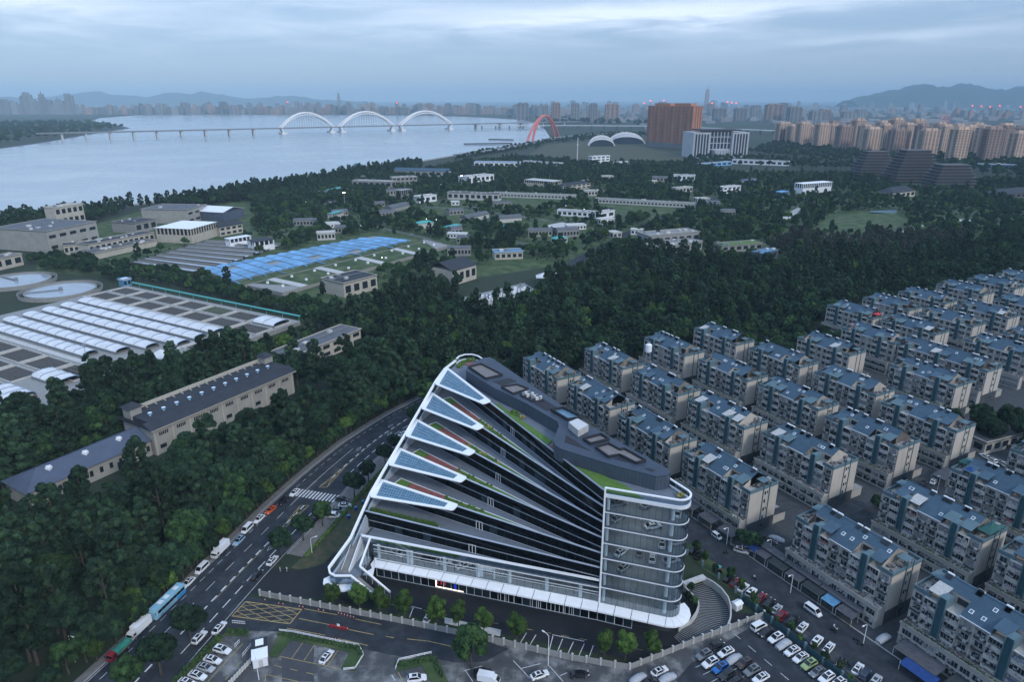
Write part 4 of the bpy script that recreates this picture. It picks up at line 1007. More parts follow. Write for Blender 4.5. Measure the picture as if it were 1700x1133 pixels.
    for q in range(nu):
        c = UL*(q+0.5)
        for s_ in (-1,1):
            aw = fm('attic_win', lambda m: m.box(3.5,3.6,0,2.4,0.3,1.9), 'flat_window'); ob('attic_window', aw, None, o, loc=(0,c+s_*2.3-1.2,TOPZ))
            if r.random() < 0.62:
                ro = fm('lean_to%d'%(r.randint(0,5)), lambda m: (m.add([(-0.1,-1.7,TOPZ+1.9),(4.2,-1.7,TOPZ+2.9),(4.2,1.7,TOPZ+2.9),(-0.1,1.7,TOPZ+1.9),(-0.1,-1.7,TOPZ+1.98),(4.2,-1.7,TOPZ+2.98),(4.2,1.7,TOPZ+2.98),(-0.1,1.7,TOPZ+1.98)], [(0,3,2,1),(4,5,6,7),(0,1,5,4),(1,2,6,5),(2,3,7,6),(3,0,4,7)]), m.bar((0.05,-1.6,TOPZ),(0.05,-1.6,TOPZ+1.9),0.05,n=4), m.bar((0.05,1.6,TOPZ),(0.05,1.6,TOPZ+1.9),0.05,n=4)), r.choice(['roof_slate','roof_slate','awning_grey','flat_teal_pale','louvre']))
                ob('lean_to_roof', ro, None, o, loc=(0,c+s_*2.3,0))
    nsk = 2*nu if detail else nu
    for i in range(nsk):
        y = r.uniform(y0+1,y1-1.5); x = r.choice((1.6,2.6,4.6)) ; c_ = abs(((y % UL)-UL/2)) < 4.6
        if c_: x = 4.7
        sk = ob('skylight', fm('skylight', lambda m: m.box(-0.55,0.55,-0.45,0.45,0,0.16), 'white_metal'), None, o, loc=(x,y,zroof(x)+0.02), rot=(0,-math.atan(0.55),0))
        ob('skylight_pane', fm('skypane', lambda m: m.box(-0.38,0.38,-0.3,0.3,0.16,0.18), r.choice(['flat_window','flat_teal_pale'])), None, sk)
    for i in range(r.randint(2,3)*nu):
        y = r.uniform(y0+0.6,y1-1.8)
        h = ob('water_heater', fm('heater_tank', lambda m: m.bar((0,0,0.45),(0,1.5,0.45),0.26,n=8), 'white_paint'), None, o, loc=(RX+0.1,y,RZ))
        ob('collector', fm('heater_coll', lambda m: m.add([(-1.3,0.1,-0.4),(-1.3,1.4,-0.4),(-0.1,1.4,0.35),(-0.1,0.1,0.35)], [(0,1,2,3),(3,2,1,0)]), 'roof_dark'), None, h)
    # end terraces: pergola frame and clutter
    for e, yb in ((0,0.2),(1,L-3.2)):
        if r.random() < 0.75:
            rf_ = fm('pergola%d'%r.randint(0,1), lambda m: (m.box(5.7,8.9,0.1,2.9,TOPZ+2.2,TOPZ+2.35), [m.bar((x,y,TOPZ),(x,y,TOPZ+2.2),0.09,n=4) for x in (5.9,8.7) for y in (0.3,2.7)]), r.choice(['flat_teal_pale','roof_slate','concrete']))
            ob('pergola', rf_, None, o, loc=(0,yb,0))
        def junk(m):
            rr = random.Random(seed % 3)
            for _ in range(14):
                x, y = rr.uniform(0.5,11), rr.uniform(0.3,2.8); s = rr.uniform(0.15,0.5); m.box(x-s,x+s,y-s,y+s,TOPZ,TOPZ+rr.uniform(0.2,1.1))
        ob('terrace_clutter', fm('junk%d'%(seed%3), junk, 'junk'), None, o, loc=(0,yb,0))['kind'] = 'stuff'
    def pot(m):
        rr = random.Random(seed % 4)
        for _ in range(46*nu):
            x, y = rr.uniform(-2.8,-0.4), rr.uniform(0.4,L-0.4); s = rr.uniform(0.12,0.42); m.box(x-s,x+s,y-s,y+s,PH+0.05,PH+rr.uniform(0.2,0.8))
    ob('podium_clutter', fm('pots%d_%d'%(nu,seed%4), pot, 'junk'), None, o)['kind'] = 'stuff'
    def fclut(m):
        rr = random.Random(100+seed % 5)
        for _ in range(95*nu):
            y, z = rr.uniform(0.3,L-0.3), rr.uniform(PH+0.3,TOPZ-0.3); a, b = rr.uniform(0.08,0.35), rr.uniform(0.06,0.3); d_ = rr.uniform(0.1,0.35); x = -0.78 if abs(abs((y % UL)-UL/2)-2.5) < 1.5 else -0.02
            m.box(x-d_,x,y-a,y+a,z-b,z+b)
        for _ in range(40*nu):
            y, z = rr.uniform(0.3,L-0.3), rr.choice((1.9,3.0,4.9)); m.box(-3.3,-2.92,y-0.35,y+0.35,z-0.25,z+0.25)
    ob('facade_clutter', fm('fclut%d_%d'%(nu,seed%5), fclut, 'junk_pale'), None, o)['kind'] = 'stuff'
    for q in range(nu+1):
        y = min(max(UL*q,0.5),L-0.5); ob('drain_pipe', fm('drain', lambda m: m.bar((-0.1,0,PH),(-0.1,0,TOPZ),0.07,n=5), 'ac_white'), None, o, loc=(0,y,0))
    if detail:
        def plants(m):
            rr = np.random.default_rng(seed % 4)
            for _ in range(260*nu):
                q = Vector((rr.uniform(-3.1,-2.4), rr.uniform(0.4,L-0.4), PH+rr.uniform(0.1,0.8))); a = Vector(rr.normal(size=3)).normalized()*0.14; b_ = a.orthogonal().normalized()*0.14; m.quad(q-a-b_,q+a-b_,q+a+b_,q-a+b_)
        if seed % 3: ob('podium_planting', fm('pplants%d_%d'%(nu,seed%4), plants, 'leaf_hedge'), None, o)
    if r.random() < 0.3:
        ob('roof_tank_stand', fm('tankst', lambda m: m.box(9,10.2,1,2.2,TOPZ,TOPZ+2.4), 'concrete'), None, o)
    return o
ROWS = [
 ('the row along the wood', [(228,150.6),(224.2,183),(223,219),(222,251.8),(215.6,350),(215.6,383),(213.6,415.5),(213,455.5),(211,488),(209.5,520)]),
 ('the second row from the wood', [(192.6,152),(189.8,184.5),(186.5,221),(186.2,254),(185,287),(184.4,321),(183,353),(181,384),(179.5,416),(175,451)]),
 ('the third row from the wood', [(157.6,151.8),(155,185),(152.3,222.5),(149.8,254.8),(139,292.5),(142,322.5),(142,358),(139,387)]),
 ('the fourth row from the wood', [(123,153.2),(120.1,188.5),(117.8,220),(115.3,250.5)]),
 ('the row beside the shop awnings', [(77.9,154.8),(74.3,189.5),(72,222),(69.5,253.5)]),
 ('the row cut by the lower right corner', [(43.4,155.6),(40.8,189.3)]),
]
sd_ = 0; BLOCKS = []
for ri, (rn, bl) in enumerate(ROWS):
    for ci, (u0, v0) in enumerate(bl):
        sd_ += 1
        c = uvp(u0+15, v0+6); D = prj((c.x,c.y,10))[2]
        det = 2 if D < 235 else (1 if D < 330 else 0)
        nu = 3 if (ri == 2 and ci == 5) else 2
        lab = 'slate-roofed apartment block '+ORD[ci]+' from the lane in '+rn
        BLOCKS.append((u0,v0,nu)); make_block(u0, v0, nu, lab, det, sd_)
# roof canopies that stand out
def canopy(name, u, v, z, w, d, mt, label):
    o = thing(name, label, 'parasol', uvp(u,v,z), GROT)
    h = 1.1; ob('canopy', MB().add([(-w/2,-d/2,1.9),(w/2,-d/2,1.9),(w/2,d/2,1.9),(-w/2,d/2,1.9),(0,0,1.9+h)], [(0,1,4),(1,2,4),(2,3,4),(3,0,4),(3,2,1,0)]), mt, o)
    for sx in (-1,1):
        for sy in (-1,1): ob('post', MB().bar((sx*w*.45,sy*d*.45,0),(sx*w*.45,sy*d*.45,1.9),0.06,n=4), 'steel_grey', o)
mat('parasol_red', (0.5,0.04,0.06), 0.8, 0.1); mat('parasol_green', (0.02,0.09,0.08), 0.8, 0.1); mat('parasol_pink', (0.6,0.25,0.25), 0.8, 0.1)
canopy('roof_parasol', 217.5, 356, TOPZ+0.1, 4.4, 3.2, 'parasol_red', 'red parasol on the roof end of a block along the wood')
canopy('roof_parasol', 211.6, 327, TOPZ+0.1, 3.0, 2.4, 'parasol_pink', 'small pink and white parasol on a roof terrace')
canopy('roof_parasol', 75.9, 196, TOPZ+0.1, 8.0, 3.6, 'parasol_green', 'dark green tent canopy on a roof end')
canopy('roof_parasol', 100.0, 228, TOPZ+0.1, 3.6, 3.4, 'parasol_green', 'green mesh canopy at the far end of a roof')
canopy('roof_parasol', 96.5, 224, TOPZ+0.1, 3.2, 3.0, 'tarp_blue', 'bright blue canopy on a roof terrace beside a teal tower')
# awnings along the lane: each a frame with its own sheet
def awning(u0, u1, v0, v1, z, mt, label, fence=True):
    o = thing('awning', label, 'awning', uvp((u0+u1)/2, (v0+v1)/2), GROT); a = (v1-v0)/2; b = (u1-u0)/2
    ob('sheet', MB().add([(-a,-b,z-0.5),(a,-b,z),(a,b,z),(-a,b,z-0.5),(-a,-b,z-0.42),(a,-b,z+0.08),(a,b,z+0.08),(-a,b,z-0.42)], [(0,3,2,1),(4,5,6,7),(0,1,5,4),(1,2,6,5),(2,3,7,6),(3,0,4,7)]), mt, o)
    for y in (-b+0.15, b-0.15): ob('post', fm('awnpost', lambda m: m.bar((0,0,0),(0,0,2.5),0.08,n=4), 'concrete_pale'), None, o, loc=(-a+0.15,y,0))
    if fence:
        mb = MB(); k = int(2*b/0.25)
        for i in range(k): mb.box(-a+0.1,-a+0.16,-b+0.3+i*0.25,-b+0.36+i*0.25,0.1,1.7)
        mb.box(-a+0.08,-a+0.18,-b+0.3,b-0.3,1.65,1.75); ob('railings', mb, 'railing_dark', o)
aw = [(112,116,'tarp_blue','bright blue shop awning beside the dark round tree'),(107.8,111.8,'awning_grey','grey sheet awning next to the bright blue shop awning'),(101.5,107.2,'awning_dark','dark green sheet awning, second past the blue awning'),(96,101,'awning_grey','pale ridged sheet awning midway along the lane'),(89.5,95.4,'awning_dark','dark green awning with the grey ridge sheet behind'),(85,89,'tarp_pale_blue','pale blue gazebo sheet beside the motor scooters'),(79.5,84.4,'awning_grey','last grey awning of the row before the gap')]
for u0,u1,m_,lb in aw: awning(u0+2.0,u1+2.0,147.2,150.6,2.9,m_,lb)
for i,(u0,u1) in enumerate(((80,92),(92.3,104),(104.3,117))): awning(u0+1.5,u1+1.5,150.0,152.4,3.9,'awning_grey','long grey ridge awning against the shopfronts, '+ORD[i]+' from the lower end',False)
awning(60,70.5,147.6,152.6,3.0,'awning_grey','brown grey awning above the blue tarpaulin at the lower corner',False)
awning(59,67,144.6,147.9,2.4,'tarp_blue','blue tarpaulin roof sloping over the corner stall',False)
awning(46,58,145.6,152.6,3.1,'awning_dark','wide dark sheet roof at the lower right corner',False)
for i,(u0,u1) in enumerate(((122,128),(130.5,136.5),(139,145))): awning(u0,u1,146.0,150.2,3.2,'awning_grey','grey awning below the tower side, '+ORD[i]+' from the side lane',True)
for i,(u0,v0) in enumerate(((108,171),(107,205),(109,238),(146,275),(150,205),(148,238),(183,205),(66,206),(66,172))): awning(u0,u0+5.5,v0,v0+9,3.0,'awning_grey' if i%3 else 'awning_dark',['dark','grey','dusty grey'][i%3]+' yard canopy between apartment blocks, '+ORD[i]+' of the yard canopies',False)
# ================================================================ vehicles
def loft(stations):
    "stations: (x, half width, z low, z high, half width top)"
    mb = MB(); n = 8
    for x, w, zl, zh, wt in stations:
        zm = zl+(zh-zl)*0.55
        mb.v += [(x,-w*0.92,zl),(x,-w,zl+(zh-zl)*0.25),(x,-w,zm),(x,-wt,zh),(x,wt,zh),(x,w,zm),(x,w,zl+(zh-zl)*0.25),(x,w*0.92,zl)]
    for i in range(len(stations)-1):
        for j in range(n): mb.f.append((i*n+j, i*n+(j+1)%n, (i+1)*n+(j+1)%n, (i+1)*n+j))
    mb.f.append(tuple(range(n))); mb.f.append(tuple(range((len(stations)-1)*n, len(stations)*n))[::-1])
    return mb
def cabin(xb0, xt0, xt1, xb1, zb, zt, wb, wt):
    "returns painted shell and the four glass faces"
    B = [(xb0,-wb,zb),(xb1,-wb,zb),(xb1,wb,zb),(xb0,wb,zb)]; T = [(xt0,-wt,zt),(xt1,-wt,zt),(xt1,wt,zt),(xt0,wt,zt)]
    sh = MB().add(B+T, [(4,5,6,7),(0,1,5,4),(1,2,6,5),(2,3,7,6),(3,0,4,7)])
    def face(a, b, c, d, m=0.1, out=0.012):
        a, b, c, d = map(Vector, (a,b,c,d)); ctr = (a+b+c+d)/4; n = (b-a).cross(d-a).normalized()
        return [p+(ctr-p)*m+n*out for p in (a,b,c,d)]
    gl = {'rear_window':[face(B[3],B[0],T[0],T[3])], 'windscreen':[face(B[1],B[2],T[2],T[1])], 'side_r':[face(B[0],B[1],T[1],T[0],0.12)], 'side_l':[face(B[2],B[3],T[3],T[2],0.12)]}
    return sh, gl
def wheel_mesh(r, wd):
    return MB().bar((0,-wd/2,0),(0,wd/2,0),r,n=12).mesh('wheel', M_('tyre')), MB().bar((0,-wd/2-0.01,0),(0,wd/2+0.01,0),r*0.55,n=8).mesh('rim', M_('steel_grey'))
def car_kit(kind):
    if kind == 'sedan':
        body = loft([(-2.35,0.72,0.42,0.80,0.6),(-2.2,0.85,0.28,0.95,0.72),(-1.2,0.9,0.24,0.98,0.78),(0,0.9,0.24,0.95,0.78),(1.2,0.9,0.24,0.90,0.76),(2.0,0.84,0.27,0.78,0.66),(2.35,0.66,0.38,0.62,0.52)])
        sh, gl = cabin(-1.95,-1.15,0.25,1.15,0.92,1.44,0.78,0.60); ln = 1.42; sun = (-0.8,0.0)
    elif kind == 'suv':
        body = loft([(-2.3,0.8,0.5,1.0,0.7),(-2.15,0.9,0.35,1.1,0.78),(-1.2,0.94,0.3,1.12,0.82),(0,0.94,0.3,1.08,0.82),(1.2,0.93,0.3,1.04,0.8),(1.95,0.88,0.35,0.95,0.72),(2.3,0.72,0.45,0.78,0.58)])
        sh, gl = cabin(-2.2,-1.75,0.2,1.05,1.06,1.68,0.82,0.66); ln = 1.38; sun = (-1.1,0.0)
    elif kind == 'van':
        body = loft([(-2.4,0.84,0.45,1.15,0.84),(-2.35,0.9,0.35,1.2,0.88),(0.8,0.92,0.32,1.2,0.88),(1.7,0.9,0.35,1.1,0.82),(2.35,0.78,0.45,0.8,0.6)])
        sh, gl = cabin(-2.35,-2.25,0.95,1.75,1.15,1.98,0.88,0.78); ln = 1.5; sun = None
    elif kind == 'kei':
        body = loft([(-1.7,0.7,0.4,1.0,0.7),(-1.65,0.74,0.32,1.05,0.72),(0.8,0.76,0.3,1.05,0.72),(1.4,0.74,0.35,0.95,0.66),(1.7,0.6,0.42,0.75,0.5)])
        sh, gl = cabin(-1.6,-1.5,0.5,1.2,1.0,1.72,0.72,0.62); ln = 1.1; sun = None
    body.add(sh.v, sh.f)
    K = [('body', body.mesh('car_body', M_('car_paint')), (0,0,0), [])]
    nm = {'rear_window':'rear_window','windscreen':'windscreen','side_r':'side_window','side_l':'side_window'}
    for k, fs in gl.items():
        mb = MB(); [mb.poly(f) for f in fs]; K.append((nm[k], mb.mesh(nm[k], M_('car_glass')), (0,0,0), []))
    if sun:
        zt = {'sedan':1.452,'suv':1.692}[kind]; K.append(('sunroof', MB().quad((sun[0],-0.42,zt),(sun[1],-0.42,zt),(sun[1],0.42,zt),(sun[0],0.42,zt)).mesh('sunroof', M_('car_glass')), (0,0,0), []))
    wm, rm = wheel_mesh(0.33 if kind != 'suv' else 0.37, 0.24)
    for x in (-ln,ln):
        for y in (-0.82,0.82): K.append(('wheel', wm, (x,y*(0.86 if kind=='kei' else 1),0.33 if kind != 'suv' else 0.37), [('rim', rm)]))
    xf = 2.3 if kind != 'kei' else 1.62
    for y in (-0.58,0.58):
        K.append(('headlight', MB().box(xf-0.28,xf-0.02,y-0.17,y+0.17,0.62,0.76).mesh('headlight', M_('car_light')), (0,0,0), []))
        K.append(('tail_light', MB().box(-xf-0.06,-xf+0.15,y-0.16,y+0.16,0.72,0.88).mesh('tail_light', M_('tail_light')), (0,0,0), []))
    return K
KITS = {k: car_kit(k) for k in ('sedan','suv','van','kei')}
cv = loft([(-2.35,0.7,0.1,0.75,0.5),(-2.0,0.9,0.08,1.05,0.62),(-1.2,0.98,0.06,1.42,0.6),(0,0.99,0.06,1.5,0.6),(0.6,0.98,0.06,1.38,0.62),(1.3,0.97,0.06,1.05,0.66),(2.0,0.9,0.08,0.92,0.62),(2.4,0.66,0.1,0.65,0.45)])
COVER = cv.mesh('car_cover', M_('cover_cloth'), True)
PAINT = {'white':(0.72,0.73,0.74),'black':(0.012,0.013,0.016),'grey':(0.16,0.175,0.19),'silver':(0.38,0.40,0.42),'red':(0.20,0.012,0.02),'blue':(0.015,0.13,0.42),'green':(0.28,0.38,0.16),'orange':(0.62,0.09,0.015),'navy':(0.03,0.05,0.09),'dark':(0.03,0.032,0.037),'brown':(0.07,0.05,0.045),'pale_blue':(0.25,0.38,0.5)}
def put_car(kind, colr, pos, head, label, group=None, z=None):
    nm = {'sedan':'parked_car','suv':'parked_suv','van':'parked_van','kei':'small_van','cover':'covered_car'}[kind]
    p = Vector((pos[0],pos[1],0.03 if z is None else z))
    if kind == 'cover':
        o = ob('covered_car', COVER, loc=p, rot=head); tag(o, label, 'car', group); return o
    o = thing(nm, label, {'sedan':'car','suv':'car','van':'van','kei':'van'}[kind], p, head, group)
    for n_, me, lc, sub in KITS[kind]:
        c = ob(n_, me, None, o, loc=lc, color=PAINT[colr] if n_ == 'body' else None)
        for sn, sm in sub: ob(sn, sm, None, c)
    return o
def hd(v): return math.atan2(v[1], v[0])
def at(px, py): q = gp(px, py, 0.7); return (q.x, q.y)
def roadhead(y):
    best = min(range(len(RLs)-1), key=lambda i: abs(RLs[i].y-y)); d = RLs[best+1]-RLs[best]; return hd(d)
# along the wooded kerb
for kind, c, px, py, lb in (('sedan','white',312,968,'white sedan parked just behind the pale blue coach'),('van','white',335,945,'white panel van parked under the trees behind the coach'),('suv','pale_blue',396,899,'silver blue car parked ahead of the white box lorry'),('van','white',410,879,'white minibus parked on the wooded kerb'),('sedan','white',430,862,'white sedan parked between the minibus and the orange car'),('sedan','orange',449,847,'orange sedan parked on the wooded kerb'),('suv','black',470,833,'black car parked ahead of the orange sedan'),('sedan','white',489,818,'white sedan parked beside the zebra crossing')):
    q = at(px,py); put_car(kind, c, q, roadhead(q[1])+math.pi, lb)
for kind, c, px, py, fl, lb in (('sedan','white',452,931,0,'white sedan driving in the outer lane of the main road'),('sedan','black',426,955,0,'black sedan driving behind the white one on the main road'),('sedan','white',364,1043,0,'white sedan waiting at the kerb beside the yellow box'),('suv','white',331,1059,0,'white car half hidden by the kerbside tree'),('van','black',525,861,0,'black van parked under the pavement trees'),('sedan','white',668,720,0,'white car at the kerb below the far pavement trees'),('sedan','red',667,735,0,'red car at the kerb below the far pavement trees'),('suv','dark',690,690,0,'dark car furthest up the pavement kerb')):
    q = at(px,py); put_car(kind, c, q, roadhead(q[1])+fl, lb)
for kind, c, px, py, lb in (('van','white',553,857,'white minibus parked across the footway bay'),('sedan','grey',562,847,'grey car wedged beside the white footway minibus'),('sedan','white',573,839,'white car at the far end of the footway bay'),('sedan','dark',568,829,'dark car parked beyond the footway bay')):
    q = at(px,py); put_car(kind, c, q, roadhead(q[1])-1.35, lb)
# row of cars by the hedge, lower left
for i,(kind,c,px,py) in enumerate((('suv','white',369,1080),('sedan','white',353,1096),('sedan','silver',341.5,1109),('sedan','white',328,1122),('sedan','white',311,1134))):
    q = at(px,py); put_car(kind, c, q, roadhead(q[1])-math.pi/2-0.05, ['white','white','silver','white','white'][i]+' car '+ORD[i]+' from the gate in the row by the long hedge')
q = at(711,1026); put_car('sedan','white',q,hd((0.3,0.95)),'white sedan alone in the forecourt bay inside the pale fence')
q = at(542,1091); put_car('sedan','white',q,hd((0.36,0.93)),'white hatchback alone in the bays of the L-shaped grass strip')
q = at(692,1127); put_car('suv','white',q,hd((0.98,0.15)),'white estate car parked beside the bent grass strip')
for kind,c,px,py,h_,lb in (('suv','black',801,1118,0.2,'black car beside the white box van at the lower edge'),('sedan','white',896,1121,0.42,'white and black two-tone sedan alone in the middle bays'),('sedan','black',962,1120,0.12,'black sedan near the fence corner at the lower edge'),('sedan','white',1095,1115,0.51,'white sedan between the two grey covered cars'),('cover','',1059,1127,0.6,'grey covered car leftmost at the lower edge'),('cover','',1108,1126,0.51,'grey covered car right of the white sedan at the lower edge'),('sedan','dark',1081,1133,0.55,'dark car cut by the lower edge between covered cars')):
    put_car(kind,c,at(px,py),h_,lb)
HV = hd(V)
for kind,c,px,py,fl,lb in (('sedan','black',1189,1071,0,'black sedan alone beside the fence and the wet patch'),('suv','grey',1168.5,1088,1,'grey blue car nearest the fence in the paired rows'),('sedan','white',1205,1083,1,'white sedan beside the covered car in the paired rows'),('suv','white',1179,1101,1,'white SUV with dark roof glass in the paired rows'),('cover','',1219,1094,0,'grey covered car in the paired rows'),('suv','blue',1196,1110,1,'bright blue car in the paired rows'),('suv','brown',1236,1102,1,'dark brown SUV in the paired rows'),('suv','dark',1206.5,1121,1,'black SUV below the bright blue car'),('suv','grey',1248,1114,1,'grey SUV with roof rails in the paired rows'),('sedan','white',1263,1126,1,'white hatchback lowest of the paired rows'),('sedan','dark',1221,1132,1,'dark car cut by the lower edge below the black SUV')):
    put_car(kind,c,at(px,py),HV+fl*math.pi,lb)
for kind,c,px,py,fl,lb in (('van','white',1260,1041,0,'white panel van at the fence end of the hedge row'),('sedan','black',1271.5,1050.5,1,'black car with pale windscreen next to the white panel van'),('suv','white',1287.5,1060,1,'white SUV between the black car and the covered car'),('cover','',1301,1070,1,'grey covered car in the hedge row'),('sedan','white',1315,1081,1,'white sedan just below the covered car in the hedge row'),('sedan','white',1329,1092,1,'white sedan beside the light green car'),('suv','green',1343,1104,1,'light green car in the hedge row'),('sedan','grey',1356.5,1116,1,'dark grey sedan below the light green car'),('suv','white',1372,1126,1,'white car below the dark grey sedan in the hedge row'),('sedan','white',1393,1133,1,'white car at the lower end of the hedge row')):
    put_car(kind,c,at(px,py),HV+fl*math.pi,lb)
for kind,c,px,py,lb in (('sedan','black',1209.6,960,'black car below the teal tricycle on the verge'),('sedan','red',1221,968,'dark red car uppermost of the lane verge cars'),('sedan','white',1234,976,'white car with black roof below the dark red car'),('suv','white',1247,984,'second white car half hidden by the verge shrubs'),('sedan','red',1263,992,'dark red car behind the tall verge bush'),('sedan','black',1277,1001,'black car in the middle of the lane verge'),('sedan','silver',1289,1012,'white silver car beside the lower dark red car'),('suv','red',1297,1023,'dark red SUV beside the end of the pale fence'),('suv','black',1316,1031,'black SUV beside the end of the pale fence'),('sedan','white',1332,1042,'white car with black sunroof above the empty bay'),('suv','white',1356.5,1065,'white SUV below the empty bay on the lane'),('sedan','white',1376,1076,'white hatchback nose in the verge shrubs'),('sedan','white',1424,1111,'white car beside the scooters at the lane edge'),('suv','navy',1436,1121,'dark navy car with grey roof at the lane edge'),('suv','silver',1454,1131,'silver car cut by the lower edge on the lane'),('sedan','black',1152,913,'black car uppermost on the lane beside the tower'),('suv','black',1161,923,'black SUV just below it beside the tower')):
    put_car(kind,c,at(px,py),HV+0.25,lb)
for kind,c,px,py,h_,lb in (('van','white',1350,1015,hd(-U),'white van driving down the estate lane'),('cover','',1467,1060,hd(V),'grey covered small car at the corner of the side lane'),('suv','silver',1231,915,hd(-U)+0.6,'grey green SUV first at the side lane corner'),('sedan','white',1244,912,hd(-U)+0.6,'white sedan second at the side lane corner'),('suv','grey',1256,907,hd(-U)+0.6,'dark car behind the white sedan at the side lane corner'),('suv','dark',1267,902,hd(-U)+0.6,'black SUV third back at the side lane corner'),('sedan','dark',1278,898,hd(-U)+0.6,'dark sedan by the covered one at the side lane corner'),('cover','',1289,895,hd(-U)+0.6,'white covered car at the foot of a gable wall'),('kei','white',1190,891,hd(-U),'small white van between the tower and the shop canopies')):
    put_car(kind,c,at(px,py),h_,lb)
zc_ = lambda x,y: (1340+x/4.722,650+y/4.722)
for i,(x,y) in enumerate(((990,705),(915,720),(1395,510),(1445,540),(1510,555),(1545,575),(1330,180),(1560,430))):
    put_car('suv' if i%2 else 'sedan', ['white','dark','white','white','silver','white','dark','black'][i], at(*zc_(x,y)), HV+(0.3 if i<2 else 1.2), ['white car at the side lane under a yard lamp','dark car half under a yard canopy in the side lane','white car first of four below the low red-edged hall','white car second of four below the low red-edged hall','silver car third of four below the low red-edged hall','white car fourth of four below the low red-edged hall','dark car in the yard behind the big round tree','black car between the low hall and the block'][i])
# cars on show inside the tower and hall
for k,(fl_,a,b_,c,lb) in enumerate(((8,3,3.5,'grey','grey show car high in the glass tower near its edge band'),(8,10,5.5,'silver','silver show car in the middle of the top glazed storey'),(8,17.5,4.2,'white','white show car at the rounded corner of the top storey'),(7,12,3.2,'white','white show car in the storey below the top'),(7,3.0,4,'silver','silver show car near the edge band in the storey below the top'),(6,14.5,3.4,'white','white show car nosed at the glass, third storey down'),(6,18,5.0,'silver','silver show car behind the column, third storey down'),(5,4.5,2.8,'white','white coupe close to the glass, fourth storey down'),(5,9,4.4,'grey','grey show car middle of the fourth storey down'),(5,17,3.4,'silver','silver show car by the column, fourth storey down'),(4,5.5,3.0,'silver','silver show car in the dim storey, fifth down'),(5,12.5,3.0,'white','white show car with doors to the glass, fourth storey down'))):
    q = PV+d1*a+Vector((-d1.y,d1.x))*b_; put_car('sedan', c, q, hd(d1)+0.6+0.5*(k%3), lb, z=LV[fl_-1]+0.02)
for k,t_ in enumerate((0.09,0.24,0.31,0.40)):
    q = lerp(FL,PV,t_)-nF*3.4; put_car('sedan', ['white','dark','white','white'][k], q, hd(dF)+0.4*(k-1), ['white stripped show car','black show car','white show car chassis','white show car shell'][k]+' in the glazed hall, '+ORD[k]+' from the stair', z=5.92)
# lorries, coach and motorcycles
def wheels(o, xs, y, r):
    wm, rm = wheel_mesh(r, 0.3)
    for x in xs:
        for s in (-1,1): w_ = ob('wheel', wm, None, o, loc=(x,s*y,r)); ob('rim', rm, None, w_)
def lorry(px, py, L, boxh, cabc, boxm, label, tarp=False):
    q = at(px,py); o = thing('parked_lorry', label, 'lorry', (q[0],q[1],0.03), roadhead(q[1])+math.pi)
    cx = L/2
    cab = loft([(cx-1.7,1.0,0.5,2.3,0.95),(cx-0.6,1.02,0.5,2.35,0.9),(cx-0.1,1.0,0.5,1.4,0.98),(cx,0.95,0.5,1.0,0.9)]); ob('cab', cab, 'car_paint', o, color=cabc)
    ob('windscreen', MB().poly([(cx-0.56,-0.8,2.22),(cx-0.08,-0.85,1.45),(cx-0.08,0.85,1.45),(cx-0.56,0.8,2.22)]), 'car_glass', o)
    for s in (-1,1): ob('side_window', MB().box(cx-1.5,cx-0.7,s*1.03-0.01,s*1.03+0.01,1.45,2.1), 'car_glass', o); ob('mirror', MB().box(cx-0.2,cx-0.1,s*1.2-0.1,s*1.2+0.1,1.5,2.0), 'tyre', o)
    ob('chassis', MB().box(-cx,cx-0.3,-0.5,0.5,0.55,0.8), 'tyre', o)
    if tarp:
        ob('load_bed', MB().box(-cx,cx-1.9,-1.05,1.05,0.8,1.4), 'car_paint', o, color=cabc)
        mb = MB(); n = 8
        for i in range(n+1):
            x = -cx-0.05+(L-1.8)*i/n; h = 2.0+0.12*math.sin(i*2.1); mb.v += [(x,-1.1,1.1),(x,-0.95,h-0.15),(x,0,h),(x,0.95,h-0.15),(x,1.1,1.1)]
        for i in range(n):
            for j in range(4): mb.f.append((i*5+j,i*5+j+1,(i+1)*5+j+1,(i+1)*5+j))
        mb.f += [(0,1,2,3,4),tuple(n*5+j for j in (4,3,2,1,0))]
        ob('tarpaulin', mb, 'tarp_green', o)
    else:
        ob('cargo_box', MB().box(-cx,cx-1.85,-1.1,1.1,0.85,boxh), boxm, o)
        ob('box_rib', MB().box(-cx-0.02,cx-1.84,-1.13,-1.1,0.82,0.95).box(-cx-0.02,cx-1.84,1.1,1.13,0.82,0.95), 'steel_grey', o)
        ob('rear_door_seam', MB().box(-cx-0.015,-cx,-0.02,0.02,0.9,boxh-0.1), 'steel_grey', o)
    wheels(o, (cx-1.2,-cx+1.4), 0.9, 0.42); return o
lorry(198,1083,6.6,2.2,(0.24,0.02,0.03),None,'red lorry with a green tarpaulin at the lower edge of the wood',True)
lorry(231,1048,7.0,3.1,(0.62,0.6,0.57),'white_metal','white box lorry parked in front of the pale blue coach')
lorry(366,916,6.8,3.0,(0.68,0.68,0.66),'white_metal','white box lorry parked behind the silver blue car')
q = at(279,1004); bus = thing('coach', 'pale blue coach parked along the wooded kerb', 'coach', (q[0],q[1],0.03), roadhead(q[1])+math.pi)
mat('coach_blue', (0.25,0.47,0.60), 0.3, 0.08, 0.3); mat('coach_deep', (0.03,0.25,0.55), 0.3, 0.05)
ob('body', loft([(-5.8,1.18,0.4,3.15,1.1),(-5.6,1.25,0.35,3.3,1.12),(5.3,1.25,0.35,3.3,1.12),(5.75,1.2,0.4,2.6,1.12),(5.85,1.1,0.5,1.3,1.05)]), 'coach_blue', bus)
